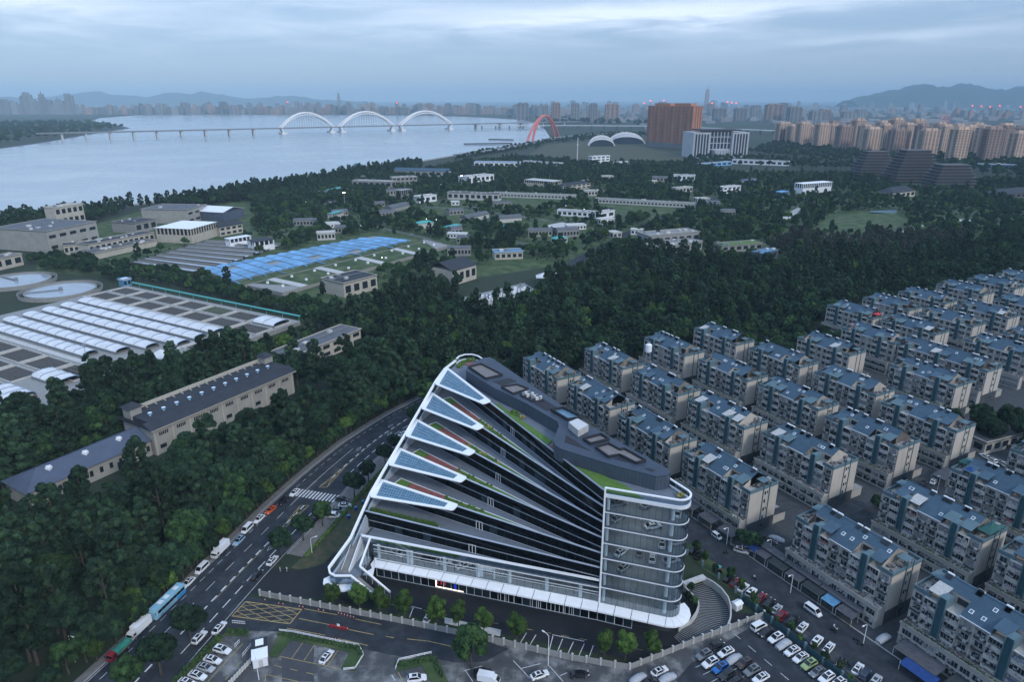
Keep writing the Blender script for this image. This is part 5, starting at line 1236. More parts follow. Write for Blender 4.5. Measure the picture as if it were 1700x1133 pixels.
for s in (-1,1):
    for i in range(7): ob('side_window', MB().box(-5.2+i*1.45,-5.2+i*1.45+1.36,s*1.26-0.015,s*1.26+0.015,1.75,2.65), 'car_glass', bus)
    ob('stripe', MB().box(-5.6,-2.2,s*1.262-0.01,s*1.262+0.01,0.5,1.55), 'coach_deep', bus)
    ob('mirror', MB().bar((5.6,s*1.2,2.8),(6.1,s*1.35,2.2),0.07), 'tyre', bus)
ob('windscreen', MB().poly([(5.42,-1.0,3.05),(5.80,-1.08,1.5),(5.80,1.08,1.5),(5.42,1.0,3.05)]), 'car_glass', bus)
for x in (-3.4,0.2,2.4): ob('roof_hatch', MB().box(x-0.7,x+0.7,-0.6,0.6,3.3,3.42), 'white_metal', bus)
wheels(bus, (3.6,-3.2), 1.06, 0.48)
q = at(810,1129); bv = thing('box_van', 'white box van cut by the lower edge beside the black car', 'van', (q[0],q[1],0.03), -0.25)
ob('cargo_box', MB().box(-2.4,1.4,-0.95,0.95,0.6,2.4), 'white_metal', bv); ob('cab', loft([(1.42,0.9,0.4,2.0,0.85),(2.1,0.9,0.4,1.9,0.8),(2.9,0.85,0.4,1.1,0.75)]), 'car_paint', bv, color=PAINT['white'])
ob('windscreen', MB().poly([(2.16,-0.72,1.86),(2.88,-0.7,1.14),(2.88,0.7,1.14),(2.16,0.72,1.86)]), 'car_glass', bv); wheels(bv, (2.1,-1.5), 0.8, 0.34)
def scooter(pos, head, label, rider=False, colr='dark', group=None):
    o = thing('motor_scooter', label, 'scooter', (pos[0],pos[1],0.03), head, group)
    wm, rm = wheel_mesh(0.24,0.12)
    for x in (-0.6,0.6): ob('wheel', wm, None, o, loc=(x,0,0.24))
    ob('body', MB().box(-0.75,0.1,-0.17,0.17,0.35,0.75).box(0.05,0.45,-0.15,0.15,0.28,0.4).box(0.42,0.6,-0.18,0.18,0.35,0.95), 'car_paint', o, color=PAINT[colr])
    ob('handlebar', MB().bar((0.45,-0.32,1.02),(0.45,0.32,1.02),0.03).bar((0.5,0,0.6),(0.45,0,1.02),0.03), 'tyre', o); ob('seat', MB().box(-0.7,0.05,-0.14,0.14,0.75,0.82), 'tyre', o)
    return o
scooter(at(1252,959), hd(-U)+math.pi, 'motor scooter ridden up the estate lane', True)
for i,(x,y) in enumerate(((1388,1102),(1394,1095),(1402,1098),(1409,1102),(1387,1041),(1384,1046),(1422,1062),(1428,1069),(1205,917))):
    scooter(at(x,y), 0.6+0.3*i, ['white scooter at the edge of the verge shrubs','dark scooter above the verge shrubs','second dark scooter above the verge shrubs','black scooter nearest the lane centre above the shrubs','white scooter standing at the pale gazebo post','dark scooter behind the gazebo post','dark scooter under the last lane lamp','second scooter under the last lane lamp','scooter riding away up the lane beside the tower'][i], colr='white' if i in (0,4) else 'dark')
# scooters massed in the yard behind the block
for i in range(26):
    u = 108.5+RNG.uniform(0,6); v = 169+RNG.uniform(0,12); p = uvp(u,v); scooter((p.x,p.y), RNG.uniform(-0.4,0.4)+GROT, 'scooter in the crowded scooter yard between two blocks', colr='blue' if i%4==0 else ('navy' if i%3 else 'dark'), group='scooters in the yard')
# teal covered tricycle
q = at(1191,946); tr = thing('cargo_tricycle', 'cargo tricycle with turquoise canopy on the verge', 'tricycle', (q[0],q[1],0.03), hd(-U)+0.4)
ob('canopy', MB().box(-1.3,0.9,-0.75,0.75,1.65,1.75), 'tarp_teal', tr); ob('bed', MB().box(-1.4,0.2,-0.7,0.7,0.45,0.9), 'steel_grey', tr); ob('front', MB().box(0.4,1.2,-0.35,0.35,0.4,1.0), 'car_paint', tr, color=PAINT['red'])
for x in (-1.25,0.85):
    for y in (-0.7,0.7): ob('post', MB().bar((x,y,0.5),(x,y,1.66),0.03,n=4), 'steel_grey', tr)
wm, rm = wheel_mesh(0.3,0.15)
for x, y in ((-0.9,-0.6),(-0.9,0.6),(1.2,0)): ob('wheel', wm, None, tr, loc=(x,y,0.3))
# ================================================================ trees
def leafmat(name, c1, c2, sc_=0.5, rnd=0.42):
    return mat(name, c1, 0.8, 0.35, sc_, rgb2=c2, rnd=rnd, spec=0.15, lo=0.4, hi=0.65)
leafmat('leaf_dark', (0.010,0.028,0.016), (0.025,0.055,0.022)); leafmat('leaf_mid', (0.018,0.046,0.018), (0.042,0.084,0.024)); leafmat('leaf_tall', (0.014,0.035,0.020), (0.034,0.066,0.029)); leafmat('leaf_fresh', (0.036,0.074,0.016), (0.056,0.10,0.02)); leafmat('leaf_grey', (0.06,0.062,0.048), (0.04,0.05,0.034))
def crown_faces(kind, seed, n, size):
    r = np.random.default_rng(seed); C = []; Rr = []
    if kind == 'round':
        for i in range(34):
            v = r.normal(size=3); v /= np.linalg.norm(v); v[2] = abs(v[2])*1.1-0.32; k = r.uniform(0.62,1.0)
            C.append([v[0]*2.9*k, v[1]*2.9*k, 6.1+v[2]*3.1*k]); Rr.append(r.uniform(0.8,1.35))
    elif kind == 'tall':
        for i in range(46):
            t = (i+r.uniform(0,1))/46; z = 3.0+t*11.2; rad_ = 3.1*math.sqrt(max(0.02,1-(max(0,t-0.42)/0.60)**2))*(0.72+0.28*min(1,t/0.3)); a = r.uniform(0,6.28); k = math.sqrt(r.uniform(0.2,1.0))*rad_*0.85
            C.append([math.cos(a)*k, math.sin(a)*k, z]); Rr.append(r.uniform(0.65,1.15)*(1.05-0.3*t))
    elif kind == 'small':
        for i in range(20):
            v = r.normal(size=3); v /= np.linalg.norm(v); v[2] = v[2]*0.95; k = r.uniform(0.5,1.0)
            C.append([v[0]*1.45*k, v[1]*1.45*k, 3.7+v[2]*1.7*k]); Rr.append(r.uniform(0.55,0.9))
    C = np.array(C); Rr = np.array(Rr); idx = r.choice(len(C), n*2, p=Rr**2/np.sum(Rr**2))
    D = r.normal(size=(n*2,3)); D[:,2] += 0.35; D /= np.linalg.norm(D,axis=1)[:,None]
    P = C[idx]+D*(Rr[idx]*r.uniform(0.72,1.06,n*2))[:,None]
    dist = np.linalg.norm(P[:,None,:]-C[None],axis=2)/Rr[None]; keep = dist.min(axis=1) > 0.72
    P = P[keep][:n]; D = D[keep][:n]; n = len(P)
    Nn = D+r.normal(size=(n,3))*0.38; Nn /= np.linalg.norm(Nn,axis=1)[:,None]
    A = np.cross(Nn, r.normal(size=(n,3))); A /= np.linalg.norm(A,axis=1)[:,None]; B = np.cross(Nn,A)
    s = size*r.uniform(0.6,1.3,n)[:,None]; A = A*s; B = B*s*r.uniform(0.55,0.9,n)[:,None]
    vs = np.stack([P-A, P-B*0.9, P+A, P+B*0.9],1).reshape(-1,3); fs = np.arange(n*4).reshape(-1,4)
    # leafy heart of every limb: a small faceted body inside the leaf shell
    ico = np.array([(0,0,1),(.894,0,.447),(.276,.851,.447),(-.724,.526,.447),(-.724,-.526,.447),(.276,-.851,.447),(.724,.526,-.447),(-.276,.851,-.447),(-.894,0,-.447),(-.276,-.851,-.447),(.724,-.526,-.447),(0,0,-1)])
    tri = np.array([(0,1,2),(0,2,3),(0,3,4),(0,4,5),(0,5,1),(1,6,2),(2,7,3),(3,8,4),(4,9,5),(5,10,1),(6,7,2),(7,8,3),(8,9,4),(9,10,5),(10,6,1),(11,7,6),(11,8,7),(11,9,8),(11,10,9),(11,6,10)])
    cv_ = (C[:,None,:]+ico[None]*(Rr*0.74)[:,None,None]).reshape(-1,3); ct_ = (tri[None]+(np.arange(len(C))*12)[:,None,None]).reshape(-1,3)+len(vs)
    return np.concatenate([vs,cv_]), fs.tolist()+ct_.tolist()
def crown_mesh(kind, seed, n, size, m):
    vs, fs = crown_faces(kind, seed, n, size); me = bpy.data.meshes.new('crown'); me.from_pydata(vs.tolist(), [], fs); me.update(); me.materials.append(M_(m)); return me
def trunk_mb(kind, seed):
    r = random.Random(seed); mb = MB(); h = {'round':6.6,'tall':13.5,'small':3.8}[kind]; r0 = {'round':0.26,'tall':0.24,'small':0.12}[kind]
    pts = [Vector((0,0,0)), Vector((r.uniform(-.1,.1),r.uniform(-.1,.1),h*0.4)), Vector((r.uniform(-.3,.3),r.uniform(-.3,.3),h))]
    mb.bar(pts[0],pts[1],r0,r0*0.75,n=7); mb.bar(pts[1],pts[2],r0*0.75,r0*0.3,n=6)
    for i in range(5):
        a = i*1.26+r.uniform(0,.5); b = lerp(pts[1],pts[2],r.uniform(0,.7)); l = {'round':2.4,'tall':2.0,'small':1.2}[kind]; mb.bar(b, b+Vector((math.cos(a)*l,math.sin(a)*l,l*0.8)), r0*0.4, r0*0.12, n=5)
    return mb
TV = {}
for kd, ms, nq, sz in (('round',('leaf_dark','leaf_mid','leaf_dark','leaf_fresh'),5200,0.27),('tall',('leaf_tall','leaf_tall','leaf_dark','leaf_grey'),6000,0.27),('small',('leaf_mid','leaf_fresh','leaf_mid'),2200,0.2)):
    TV[kd] = [(crown_mesh(kd, 11+i, nq, sz, m_), trunk_mb(kd, i).mesh('trunk', M_('bark')), m_) for i, m_ in enumerate(ms)]
LOWV = {}
for kd, ms, nq, sz in (('round',('leaf_dark','leaf_mid','leaf_dark','leaf_fresh'),1300,0.46),('tall',('leaf_tall','leaf_tall','leaf_dark','leaf_grey'),1500,0.46)):
    LOWV[kd] = []
    for i, m_ in enumerate(ms):
        vs, fs = crown_faces(kd, 31+i, nq, sz); tb = trunk_mb(kd, i); me = bpy.data.meshes.new('woodland_tree'); nv = len(vs)
        me.from_pydata(vs.tolist()+[tuple(v) for v in tb.v], [], fs+[tuple(j+nv for j in f) for f in tb.f]); me.materials.append(M_(m_)); me.materials.append(M_('bark'))
        mi = np.zeros(len(me.polygons), dtype=np.int32); mi[len(fs):] = 1; me.polygons.foreach_set('material_index', mi); me.update(); LOWV[kd].append(me)
def tree(kd, var, pos, scale, rotz, label, group=None, sz=1.0):
    o = thing('tree', label, 'tree', (pos[0],pos[1],0), rotz, group); o.scale = (scale,scale,scale*sz)
    c, t_, _ = TV[kd][var]; ob('trunk', t_, None, o); ob('crown', c, None, o); return o
# areas that stay open (buildings, tanks, roads, lawns): polygons in world coordinates
KEEP = []
def keep(*px, z=0): KEEP.append([gp(x,y,z).to_2d() for x,y in px])
KEEP.append([p for p in offs(RLs,1.4) if p.y < 296]+[p for p in offs(RLs,-7) if p.y >= 296]+([p for p in offs(RRs,-5.5) if p.y < 270]+[p for p in offs(RRs,7) if p.y >= 270])[::-1])
KEEP.append(fc); KEEP.append(lot); KEEP.append(lw)
KEEP.append([uvp(*q).to_2d() for q in ((30,132),(259,136),(259,268),(221,270),(221,346),(250,347),(247,560),(150,560),(40,330),(20,240))])
# ================================================================ water works, park and other middle-distance buildings
def hz(base, py):
    "height whose top stands at photo row py above the base point"
    lo, hi = 0.0, 900.0
    for _ in range(50):
        m_ = (lo+hi)/2
        if prj((base[0],base[1],m_))[1] > py: lo = m_
        else: hi = m_
    return m_
def fbld(name, label, cat, A, B, depth, h, wall, roof, floors=1, bays=0, style='flat', bays2=None, wm='flat_window', wh=0.5, keepout=3.0, group=None, colonnade=False, ridge=0.0, roofh=0.4):
    "building on a surveyed front edge A->B (near edge, left to right), running back by depth"
    a = gp(*A).to_2d() if not isinstance(A, Vector) else A; b = gp(*B).to_2d() if not isinstance(B, Vector) else B
    d = (b-a); L = d.length; d = d.normalized(); n_ = Vector((-d.y,d.x)); 
    if n_.y < 0 and depth > 0: n_ = -n_
    ang = math.atan2(d.y,d.x); flip = (Vector((-d.y,d.x))-n_).length > 0.1
    o = thing(name, label, cat, (a.x,a.y,0), ang, group); s = -1 if flip else 1
    def bx(m, x0,x1,y0,y1,z0,z1): return m.box(x0,x1,min(s*y0,s*y1),max(s*y0,s*y1),z0,z1)
    if colonnade:
        ob('base_wall', bx(MB(),0.4,L-0.4,0.4,depth-0.4,0,h*0.55), wall, o)
        k = max(4,int(L/4))
        for i in range(k+1): ob('column', bx(MB(),L*i/k*0.97,L*i/k*0.97+0.9,0,0.9,0,h), wall, o)
        k2 = max(3,int(depth/4))
        for i in range(1,k2+1):
            ob('column', bx(MB(),0,0.9,depth*i/k2-0.9,depth*i/k2,0,h), wall, o); ob('column', bx(MB(),L-0.9,L,depth*i/k2-0.9,depth*i/k2,0,h), wall, o)
        ob('recess', bx(MB(),1.4,L-1.4,1.4,depth-1.4,h*0.55,h-0.1), 'flat_window', o)
    else:
        ob('wall', bx(MB(),0,L,0,depth,0,h), wall, o)
    if style == 'flat':
        ob('roof', bx(MB(),-0.5,L+0.5,-0.5,depth+0.5,h,h+roofh), roof, o)
        if not colonnade: ob('roof_upstand', bx(bx(bx(bx(MB(),-0.5,L+0.5,-0.52,-0.2,h+roofh,h+roofh+0.5),-0.5,L+0.5,depth+0.2,depth+0.52,h+roofh,h+roofh+0.5),-0.52,-0.2,-0.2,depth+0.2,h+roofh,h+roofh+0.5),L+0.2,L+0.52,-0.2,depth+0.2,h+roofh,h+roofh+0.5), wall, o)
    elif style == 'gable':      # ridge along the front edge
        y0, y1, ym = -s*0.6, s*(depth+0.6), s*depth/2
        ob('roof', MB().add([(-0.6,y0,h),(L+0.6,y0,h),(L+0.6,ym,h+ridge),(-0.6,ym,h+ridge),(-0.6,y1,h),(L+0.6,y1,h),(-0.6,y0,h+0.3),(L+0.6,y0,h+0.3),(L+0.6,ym,h+ridge+0.3),(-0.6,ym,h+ridge+0.3),(-0.6,y1,h+0.3),(L+0.6,y1,h+0.3)], [(6,7,8,9),(9,8,11,10),(0,3,2,1),(3,4,5,2),(0,1,7,6),(4,10,11,5),(0,6,9,3),(3,9,10,4),(1,2,8,7),(2,5,11,8)]), roof, o)
    elif style == 'gable2':     # ridge running back
        xm = L/2; y0, y1 = -s*0.6, s*(depth+0.6)
        ob('roof', MB().add([(-0.6,y0,h),(xm,y0,h+ridge),(L+0.6,y0,h),(-0.6,y1,h),(xm,y1,h+ridge),(L+0.6,y1,h),(-0.6,y0,h+0.3),(xm,y0,h+ridge+0.3),(L+0.6,y0,h+0.3),(-0.6,y1,h+0.3),(xm,y1,h+ridge+0.3),(L+0.6,y1,h+0.3)], [(6,9,10,7),(7,10,11,8),(0,1,4,3),(1,2,5,4),(0,6,7,1),(1,7,8,2),(3,4,10,9),(4,5,11,10),(0,3,9,6),(2,8,11,5)]), roof, o)
        ob('gable_wall', MB().add([(0,s*0.01,h),(L,s*0.01,h),(xm,s*0.01,h+ridge*0.97)], [(0,1,2),(2,1,0)]), wall, o)
    elif style == 'hip':
        i = min(L,depth)*0.45; e = 0.8; y0, y1 = -s*e, s*(depth+e); ym = s*depth/2
        ob('roof', MB().add([(-e,y0,h),(L+e,y0,h),(L+e,y1,h),(-e,y1,h),(i,ym,h+ridge),(L-i,ym,h+ridge)], [(0,1,5,4),(1,2,5),(2,3,4,5),(3,0,4),(3,2,1,0)]), roof, o)
    elif style == 'vault':
        m_ = MB(); k = 8
        for i in range(k+1):
            t_ = math.pi*i/k; m_.v += [(-0.3, s*(depth/2-math.cos(t_)*depth/2), h+math.sin(t_)*ridge),(L+0.3, s*(depth/2-math.cos(t_)*depth/2), h+math.sin(t_)*ridge)]
        for i in range(k): m_.f.append((2*i,2*i+1,2*i+3,2*i+2))
        m_.f += [tuple(range(0,2*k+2,2)), tuple(range(1,2*k+2,2))[::-1]]
        ob('roof', m_, roof, o)
    if bays:
        fh = h/floors; ww = L/bays*0.62
        wmsh = MB().box(0,ww,-0.06,0.06,0,fh*wh).mesh('window', M_(wm))
        for f in range(floors):
            for i in range(bays): ob('window', wmsh, None, o, loc=(L*(i+0.19)/bays, -s*0.03, fh*f+fh*0.3))
        k2 = bays2 if bays2 is not None else max(1,int(depth/(L/bays))); ww2 = depth/max(1,k2)*0.62
        if k2:
            wm2 = MB().box(-0.06,0.06,0,ww2,0,fh*wh).mesh('window', M_(wm))
            for f in range(floors):
                for i in range(k2):
                    y = depth*(i+0.19)/k2; yy = y if s > 0 else -y-ww2
                    if a.x < 0: ob('window', wm2, None, o, loc=(L+0.03,yy,fh*f+fh*0.3))
                    else: ob('window', wm2, None, o, loc=(-0.03,yy,fh*f+fh*0.3))
    if style == 'flat' and L > 22 and not colonnade:
        ru = random.Random(int(L*13))
        for _ in range(int(min(10,L/7))):
            ux, uy = ru.uniform(1.5,L-3), ru.uniform(1.5,max(2,depth-3)); us = ru.uniform(0.7,1.8); ob('roof_unit', bx(MB(),ux-us,ux+us,uy-us*0.7,uy+us*0.7,h+roofh,h+roofh+ru.uniform(0.7,1.9)), ru.choice(['ac_white','steel_grey','concrete_pale']), o)
        ob('roof_pipe', MB().bar((2,s*depth*0.6,h+roofh+0.5),(L-2,s*depth*0.55,h+roofh+0.5),0.25,n=6), 'steel_grey', o)
    if keepout is not None:
        q = keepout; fr_ = 26 if a.y < 900 else 34; KEEP.append([a-d*q*1.5-n_*fr_, b+d*q*1.5-n_*fr_, b+d*q*1.5+n_*(depth+q), a-d*q*1.5+n_*(depth+q)])
    return o, a, d, n_, L
def rfun(o): pass

# ---- covered basins: platform, tanks with grilles, membrane vaults, pipes
e1 = Vector((0.871,-0.491)).normalized(); e2 = Vector((-e1.y*-1, -e1.x)).normalized()   # e2 towards the viewer
e2 = Vector((e1.y, -e1.x))
TP = Vector((-279.4,479.7))
def ab(a, b, z=0.0): q = TP+e1*a+e2*b; return Vector((q.x,q.y,z))
works = thing('basin_platform', 'wide concrete platform of dark treatment basins below the wood', 'basins', ab(80,90))
wob('platform', MB().prism([ab(*q).to_2d() for q in ((-2,-2),(171,-2),(171,60),(168,236),(-2,236))], 0.0, 2.6), 'concrete', works)
KEEP.append([ab(*q).to_2d() for q in ((-12,-8),(176,-8),(180,60),(180,245),(-12,245))])
def basin(a0, a1, b0, b1, k, kind=0):
    m_ = MB().prism([ab(*q).to_2d() for q in ((a0,b0),(a1,b0),(a1,b1),(a0,b1))], 2.55, 2.66)
    o = wob('basin', m_, 'basin_dark' if kind != 2 else 'grass', works); bars = MB()
    nb = max(3,int((a1-a0)/2.4))
    for i in range(1,nb):
        a = a0+(a1-a0)*i/nb; bars.wall(ab(a,b0+0.4), ab(a,b1-0.4), 0.75, 2.66, 2.86)
    if kind == 1:
        bars = MB()
        for i in range(1,nb):
            for j in range(1,5): q = ab(a0+(a1-a0)*i/nb, b0+(b1-b0)*j/5); bars.box(q.x-.7,q.x+.7,q.y-.5,q.y+.5,2.66,3.1)
    wob('grille', bars, 'basin_grille', o)
    edge = MB()
    c = [ab(a0,b0),ab(a1,b0),ab(a1,b1),ab(a0,b1)]
    for p_, q_ in zip(c, c[1:]+c[:1]): edge.wall(p_, q_, 0.35, 2.6, 3.5)
    wob('basin_rail', edge, 'concrete_pale', o)
for i in range(7):
    for j in range(2): basin(3+24*i, 24.5+24*i, 3+14.5*j, 15.5+14.5*j, 6, 2 if (i,j)==(4,0) else 0)
for j in range(2): basin(152,168.5, 33+17*j, 48+17*j, 6, 1)
for i in range(6):
    for j in range(8):
        a0 = 3+24.6*i; b0 = 108+15.6*j
        if (i == 5 and j in (1,)) or (i == 5 and j > 2): continue
        basin(a0, a0+22, b0, b0+13, 6, 1 if i == 5 and j == 0 else 0)
wob('walkway', MB().wall(ab(0,104), ab(168,104), 3.2, 2.6, 3.1).wall(ab(150,30), ab(150,106), 2.6, 2.6, 3.15).wall(ab(0,31.2), ab(150,31.2), 2.2, 2.6, 3.12), 'concrete_pale', works)
wob('pump_deck', MB().prism([ab(*q).to_2d() for q in ((151,70),(168.5,70),(168.5,100),(151,100))], 2.6, 3.3), 'concrete', works)
def vault(a0, a1, b, w, bays, label, h=4.6):
    o = thing('membrane_cover', label, 'tensile roof', ab((a0+a1)/2, b, 2.6))
    L = (a1-a0)/bays
    for i in range(bays):
        m_ = MB(); k = 6; nx = 4
        for u_ in range(nx+1):
            a = a0+L*i+L*u_/nx; sag = 1.15*math.sin(math.pi*u_/nx)      # hung between arches
            hh = h-sag
            for v_ in range(k+1):
                t_ = math.pi*v_/k; q = ab(a, b-math.cos(t_)*w/2); m_.v.append((q.x,q.y,4.0+math.sin(t_)**0.7*(hh-1.2)*0.40))
        for u_ in range(nx):
            for v_ in range(k): m_.f.append((u_*(k+1)+v_, u_*(k+1)+v_+1, (u_+1)*(k+1)+v_+1, (u_+1)*(k+1)+v_))
        wob('membrane_bay', m_, 'membrane', o, smooth=True)
    for i in range(bays+1):
        pts = []
        for v_ in range(7): t_ = math.pi*v_/6; q = ab(a0+L*i, b-math.cos(t_)*w/2); pts.append((q.x,q.y,4.12+math.sin(t_)**0.7*(h-1.2)*0.40))
        wob('arch_cable', MB().tube(pts, 0.16, 4), 'cable_blue', o)
    sw = MB()
    for sgn in (-1,1): sw.wall(ab(a0,b+sgn*w/2), ab(a1,b+sgn*w/2), 0.25, 2.6, 3.95)
    wob('side_wall', sw, 'steel_grey', o)
for j in range(6): vault(13+0.6*j, 148-1.2*(j%2)-(j>2)*9*(j-2), 38.2+11.6*j, 7.9, 12, 'white membrane vault over a basin, '+ORD[j]+' row from the far side')
vault(126,148,123,11,3,'short white membrane vault beside the tall lamp mast',5.4)
vault(130,150,146,15,3,'wide white membrane vault at the near end of the pipes',6.0)
vault(150,168,10,12,2,'short white membrane vault at the far right corner of the basins',5.0)
tm = thing('tent_canopy','small pointed white canopy on the pump deck','canopy',ab(159,82,3.3)); 
c = ab(159,82); wob('canopy', MB().add([tuple(ab(154,78,5.6)),tuple(ab(164,78,5.6)),tuple(ab(164,86,5.6)),tuple(ab(154,86,5.6)),(c.x,c.y,9.0)], [(0,1,4),(1,2,4),(2,3,4),(3,0,4),(3,2,1,0)]), 'membrane', tm)
for q in ((154.3,78.3),(163.7,78.3),(163.7,85.7),(154.3,85.7)): p_ = ab(*q); wob('post', MB().bar((p_.x,p_.y,3.3),(p_.x,p_.y,5.6),0.12), 'steel_grey', tm)
def pipe(pts, r, label, name='pipe_run'):
    o = thing(name, label, 'pipe', pts[0]); wob('pipe', MB().tube(pts, r, 8), 'pipe_teal', o)
    st_ = MB()
    for a, b in zip(pts, pts[1:]):
        L = (b-a).length; k = int(L/14)
        for i in range(k): q = lerp(a,b,(i+.5)/k); st_.bar((q.x,q.y,0.0),(q.x,q.y,q.z),0.2,n=5)
    if st_.f: wob('support', st_, 'pipe_teal', o)
pipe([ab(174,-5,4.4), ab(60,-5,4.4), ab(0,-5,4.4)], 0.6, 'turquoise pipe along the far edge of the basins')
pipe([ab(171,100,5.2), ab(171.5,128,5.2), ab(172,146,5.2)], 0.75, 'turquoise pipe ending beside the conifer clump')
pipe([ab(174,62,4.6), ab(172,98,4.6)], 0.8, 'thick turquoise pipe along the near edge of the basins')
pipe([ab(100,236,5.4), ab(126,190,5.4), ab(166,132,5.4) if False else ab(168,150,5.4)], 0.8, 'long turquoise pipe crossing towards the membrane vaults')
pipe([ab(97,236,4.0), ab(120,190,4.0), ab(160,150,4.0)], 0.7, 'second turquoise pipe beside the long crossing one')
pipe([ab(172,152,5.2), ab(173,176,5.4), ab(174,240,5.4)], 0.95, 'thick turquoise pipe at the left edge above the wood')
# tall lamp mast
def mast(px, py, ytop, label, lit=True, arms=6):
    b = gp(px,py); h = hz(b, ytop); o = thing('lamp_mast', label, 'lamp mast', b)
    ob('mast', MB().bar((0,0,0),(0,0,h),0.28,0.14,8), 'concrete_pale', o); ob('head', MB().bar((0,0,h-0.3),(0,0,h+0.1),1.0,1.0,10), 'steel_grey', o)
    for i in range(arms):
        a = 2*math.pi*i/arms; ob('lamp', MB().box(-0.35,0.35,-0.25,0.25,-0.15,0.15), 'lamp_glow' if lit else 'steel_grey', o, loc=(math.cos(a)*1.2,math.sin(a)*1.2,h))
mast(154,642,573,'tall unlit lamp mast beside the membrane vaults',False)
mast(573,347,320,'lit lamp mast among the trees below the river'); mast(767,315,292,'lit lamp mast near the long white sheds')
b = gp(958,273); h_ = hz(b,228); o = thing('monument_mast','tall pale mast rising from the white sheds','mast',b); ob('mast', MB().bar((0,0,0),(0,0,h_),0.9,0.5,8), 'bridge_white', o); ob('collar', MB().bar((0,0,h_*0.72),(0,0,h_*0.74),2.0,2.0,8), 'bridge_white', o)
# small lit lamp posts
for i,(x,y) in enumerate(((432,371),(598,385),(695,390),(707,373),(720,312),(731,312),(645,332),(723,374),(507,343),(517,346),(938,350),(968,356),(633,440),(1003,362),(1112,292),(1430,435),(398,405),(497,374))):
    b = gp(x,y); o = thing('lamp_post','lit lamp post among the works, '+(ORD[i] if i < 20 else str(i))+' of the lit lamps','lamp post',b)
    ob('post', MB().bar((0,0,0),(0,0,6.0),0.1,0.07,6).bar((0,0,6.0),(1.0,0,6.3),0.07,0.05,5), 'steel_grey', o); ob('lamp', MB().box(0.8,1.3,-0.2,0.2,6.2,6.35), 'lamp_glow', o)
# ---- long grey works building beside the wood
dg = Vector((0.505,0.863)).normalized(); ng = Vector((-dg.y,dg.x)); G0 = Vector((-137.5,234.5))
gb_ = thing('long_works_hall','long grey works hall with ventilated black roof and two small towers','hall',(G0.x,G0.y,0))
def gq(s, t): return G0+dg*s+ng*t
HL = 70; HD = 19; hh = 11.2
wob('wall', MB().prism([gq(0,0),gq(HL,0),gq(HL,HD),gq(0,HD)], 0, hh), 'plant_wall', gb_)
wob('roof', MB().prism([gq(1,3.6),gq(HL,3.6),gq(HL,HD-1),gq(1,HD-1)], hh, hh+1.9), 'plant_roof_dark', gb_)
def v3(q, z): return (q.x,q.y,z)
ev = MB().add([v3(gq(-1.2,-1.2),hh),v3(gq(HL+1,-1.2),hh),v3(gq(HL+1,3.6),hh+2.0),v3(gq(-1.2,3.6),hh+2.0),v3(gq(-1.2,-1.2),hh-0.3),v3(gq(HL+1,-1.2),hh-0.3)], [(0,1,2,3),(4,5,1,0)])
ev.add([v3(gq(-1.2,-1.2),hh),v3(gq(-1.2,3.6),hh+2.0),v3(gq(-1.2,HD),hh+2.0),v3(gq(-1.2,HD+1),hh)], [(0,1,2,3)])
wob('eave', ev, 'plant_roof_dark', gb_)
wob('eave_line', MB().wall(gq(-1.2,-1.25), gq(HL+1,-1.25), 0.2, hh-0.5, hh-0.1), 'plant_wall_pale', gb_)
wob('back_parapet', MB().wall(gq(4,HD-0.6), gq(HL,HD-0.6), 0.5, hh+1.9, hh+3.4), 'plant_wall_pale', gb_)
for i in range(17): wob('parapet_strut', MB().wall(gq(5+i*4,HD-0.9), gq(5+i*4,HD-3.2), 0.25, hh+1.9, hh+2.9, hh+1.9, hh+2.0), 'plant_wall_pale', gb_)
for s0 in (0.4,HL-4.0):
    tw = wob('corner_tower', MB().prism([gq(s0,HD-5.5),gq(s0+4.6,HD-5.5),gq(s0+4.6,HD-0.4),gq(s0,HD-0.4)], hh*0+0.1, hh+5.0), 'plant_wall', gb_)
    m_ = gq(s0+2.3,HD-2.95); C_ = [gq(s0-0.8,HD-6.3),gq(s0+5.4,HD-6.3),gq(s0+5.4,HD+0.4),gq(s0-0.8,HD+0.4)]
    wob('tower_roof', MB().add([v3(q,hh+5.0) for q in C_]+[(m_.x,m_.y,hh+6.9)], [(0,1,4),(1,2,4),(2,3,4),(3,0,4),(3,2,1,0)]), 'plant_roof_dark', tw)
for i in range(11):
    q = gq(5+i*5.8,8.2); vt = wob('roof_ventilator', MB().bar((q.x,q.y,hh+1.9),(q.x,q.y,hh+2.6),0.4,0.4,8), 'white_metal', gb_); wob('ventilator_cap', MB().bar((q.x,q.y,hh+2.6),(q.x,q.y,hh+3.2),0.95,0.85,10), 'tarp_pale_blue', vt); wob('cap_top', MB().bar((q.x,q.y,hh+3.2),(q.x,q.y,hh+3.35),0.8,0.3,10), 'white_metal', vt)
for i in range(10): wob('pilaster', MB().wall(gq(0.2+i*7.6,-0.12), gq(0.8+i*7.6,-0.12), 0.25, 0, hh-0.5), 'plant_wall_pale', gb_)
for i in range(9):
    for j in range(5): wob('window', MB().wall(gq(2.4+i*7.6+j*0.8,-0.05), gq(2.9+i*7.6+j*0.8,-0.05), 0.14, 7.6, 9.0), 'flat_window', gb_)
    if i % 2 == 0: wob('lower_window', MB().wall(gq(2.0+i*7.6,-0.05), gq(4.6+i*7.6,-0.05), 0.14, 2.2, 3.8), 'flat_window', gb_)
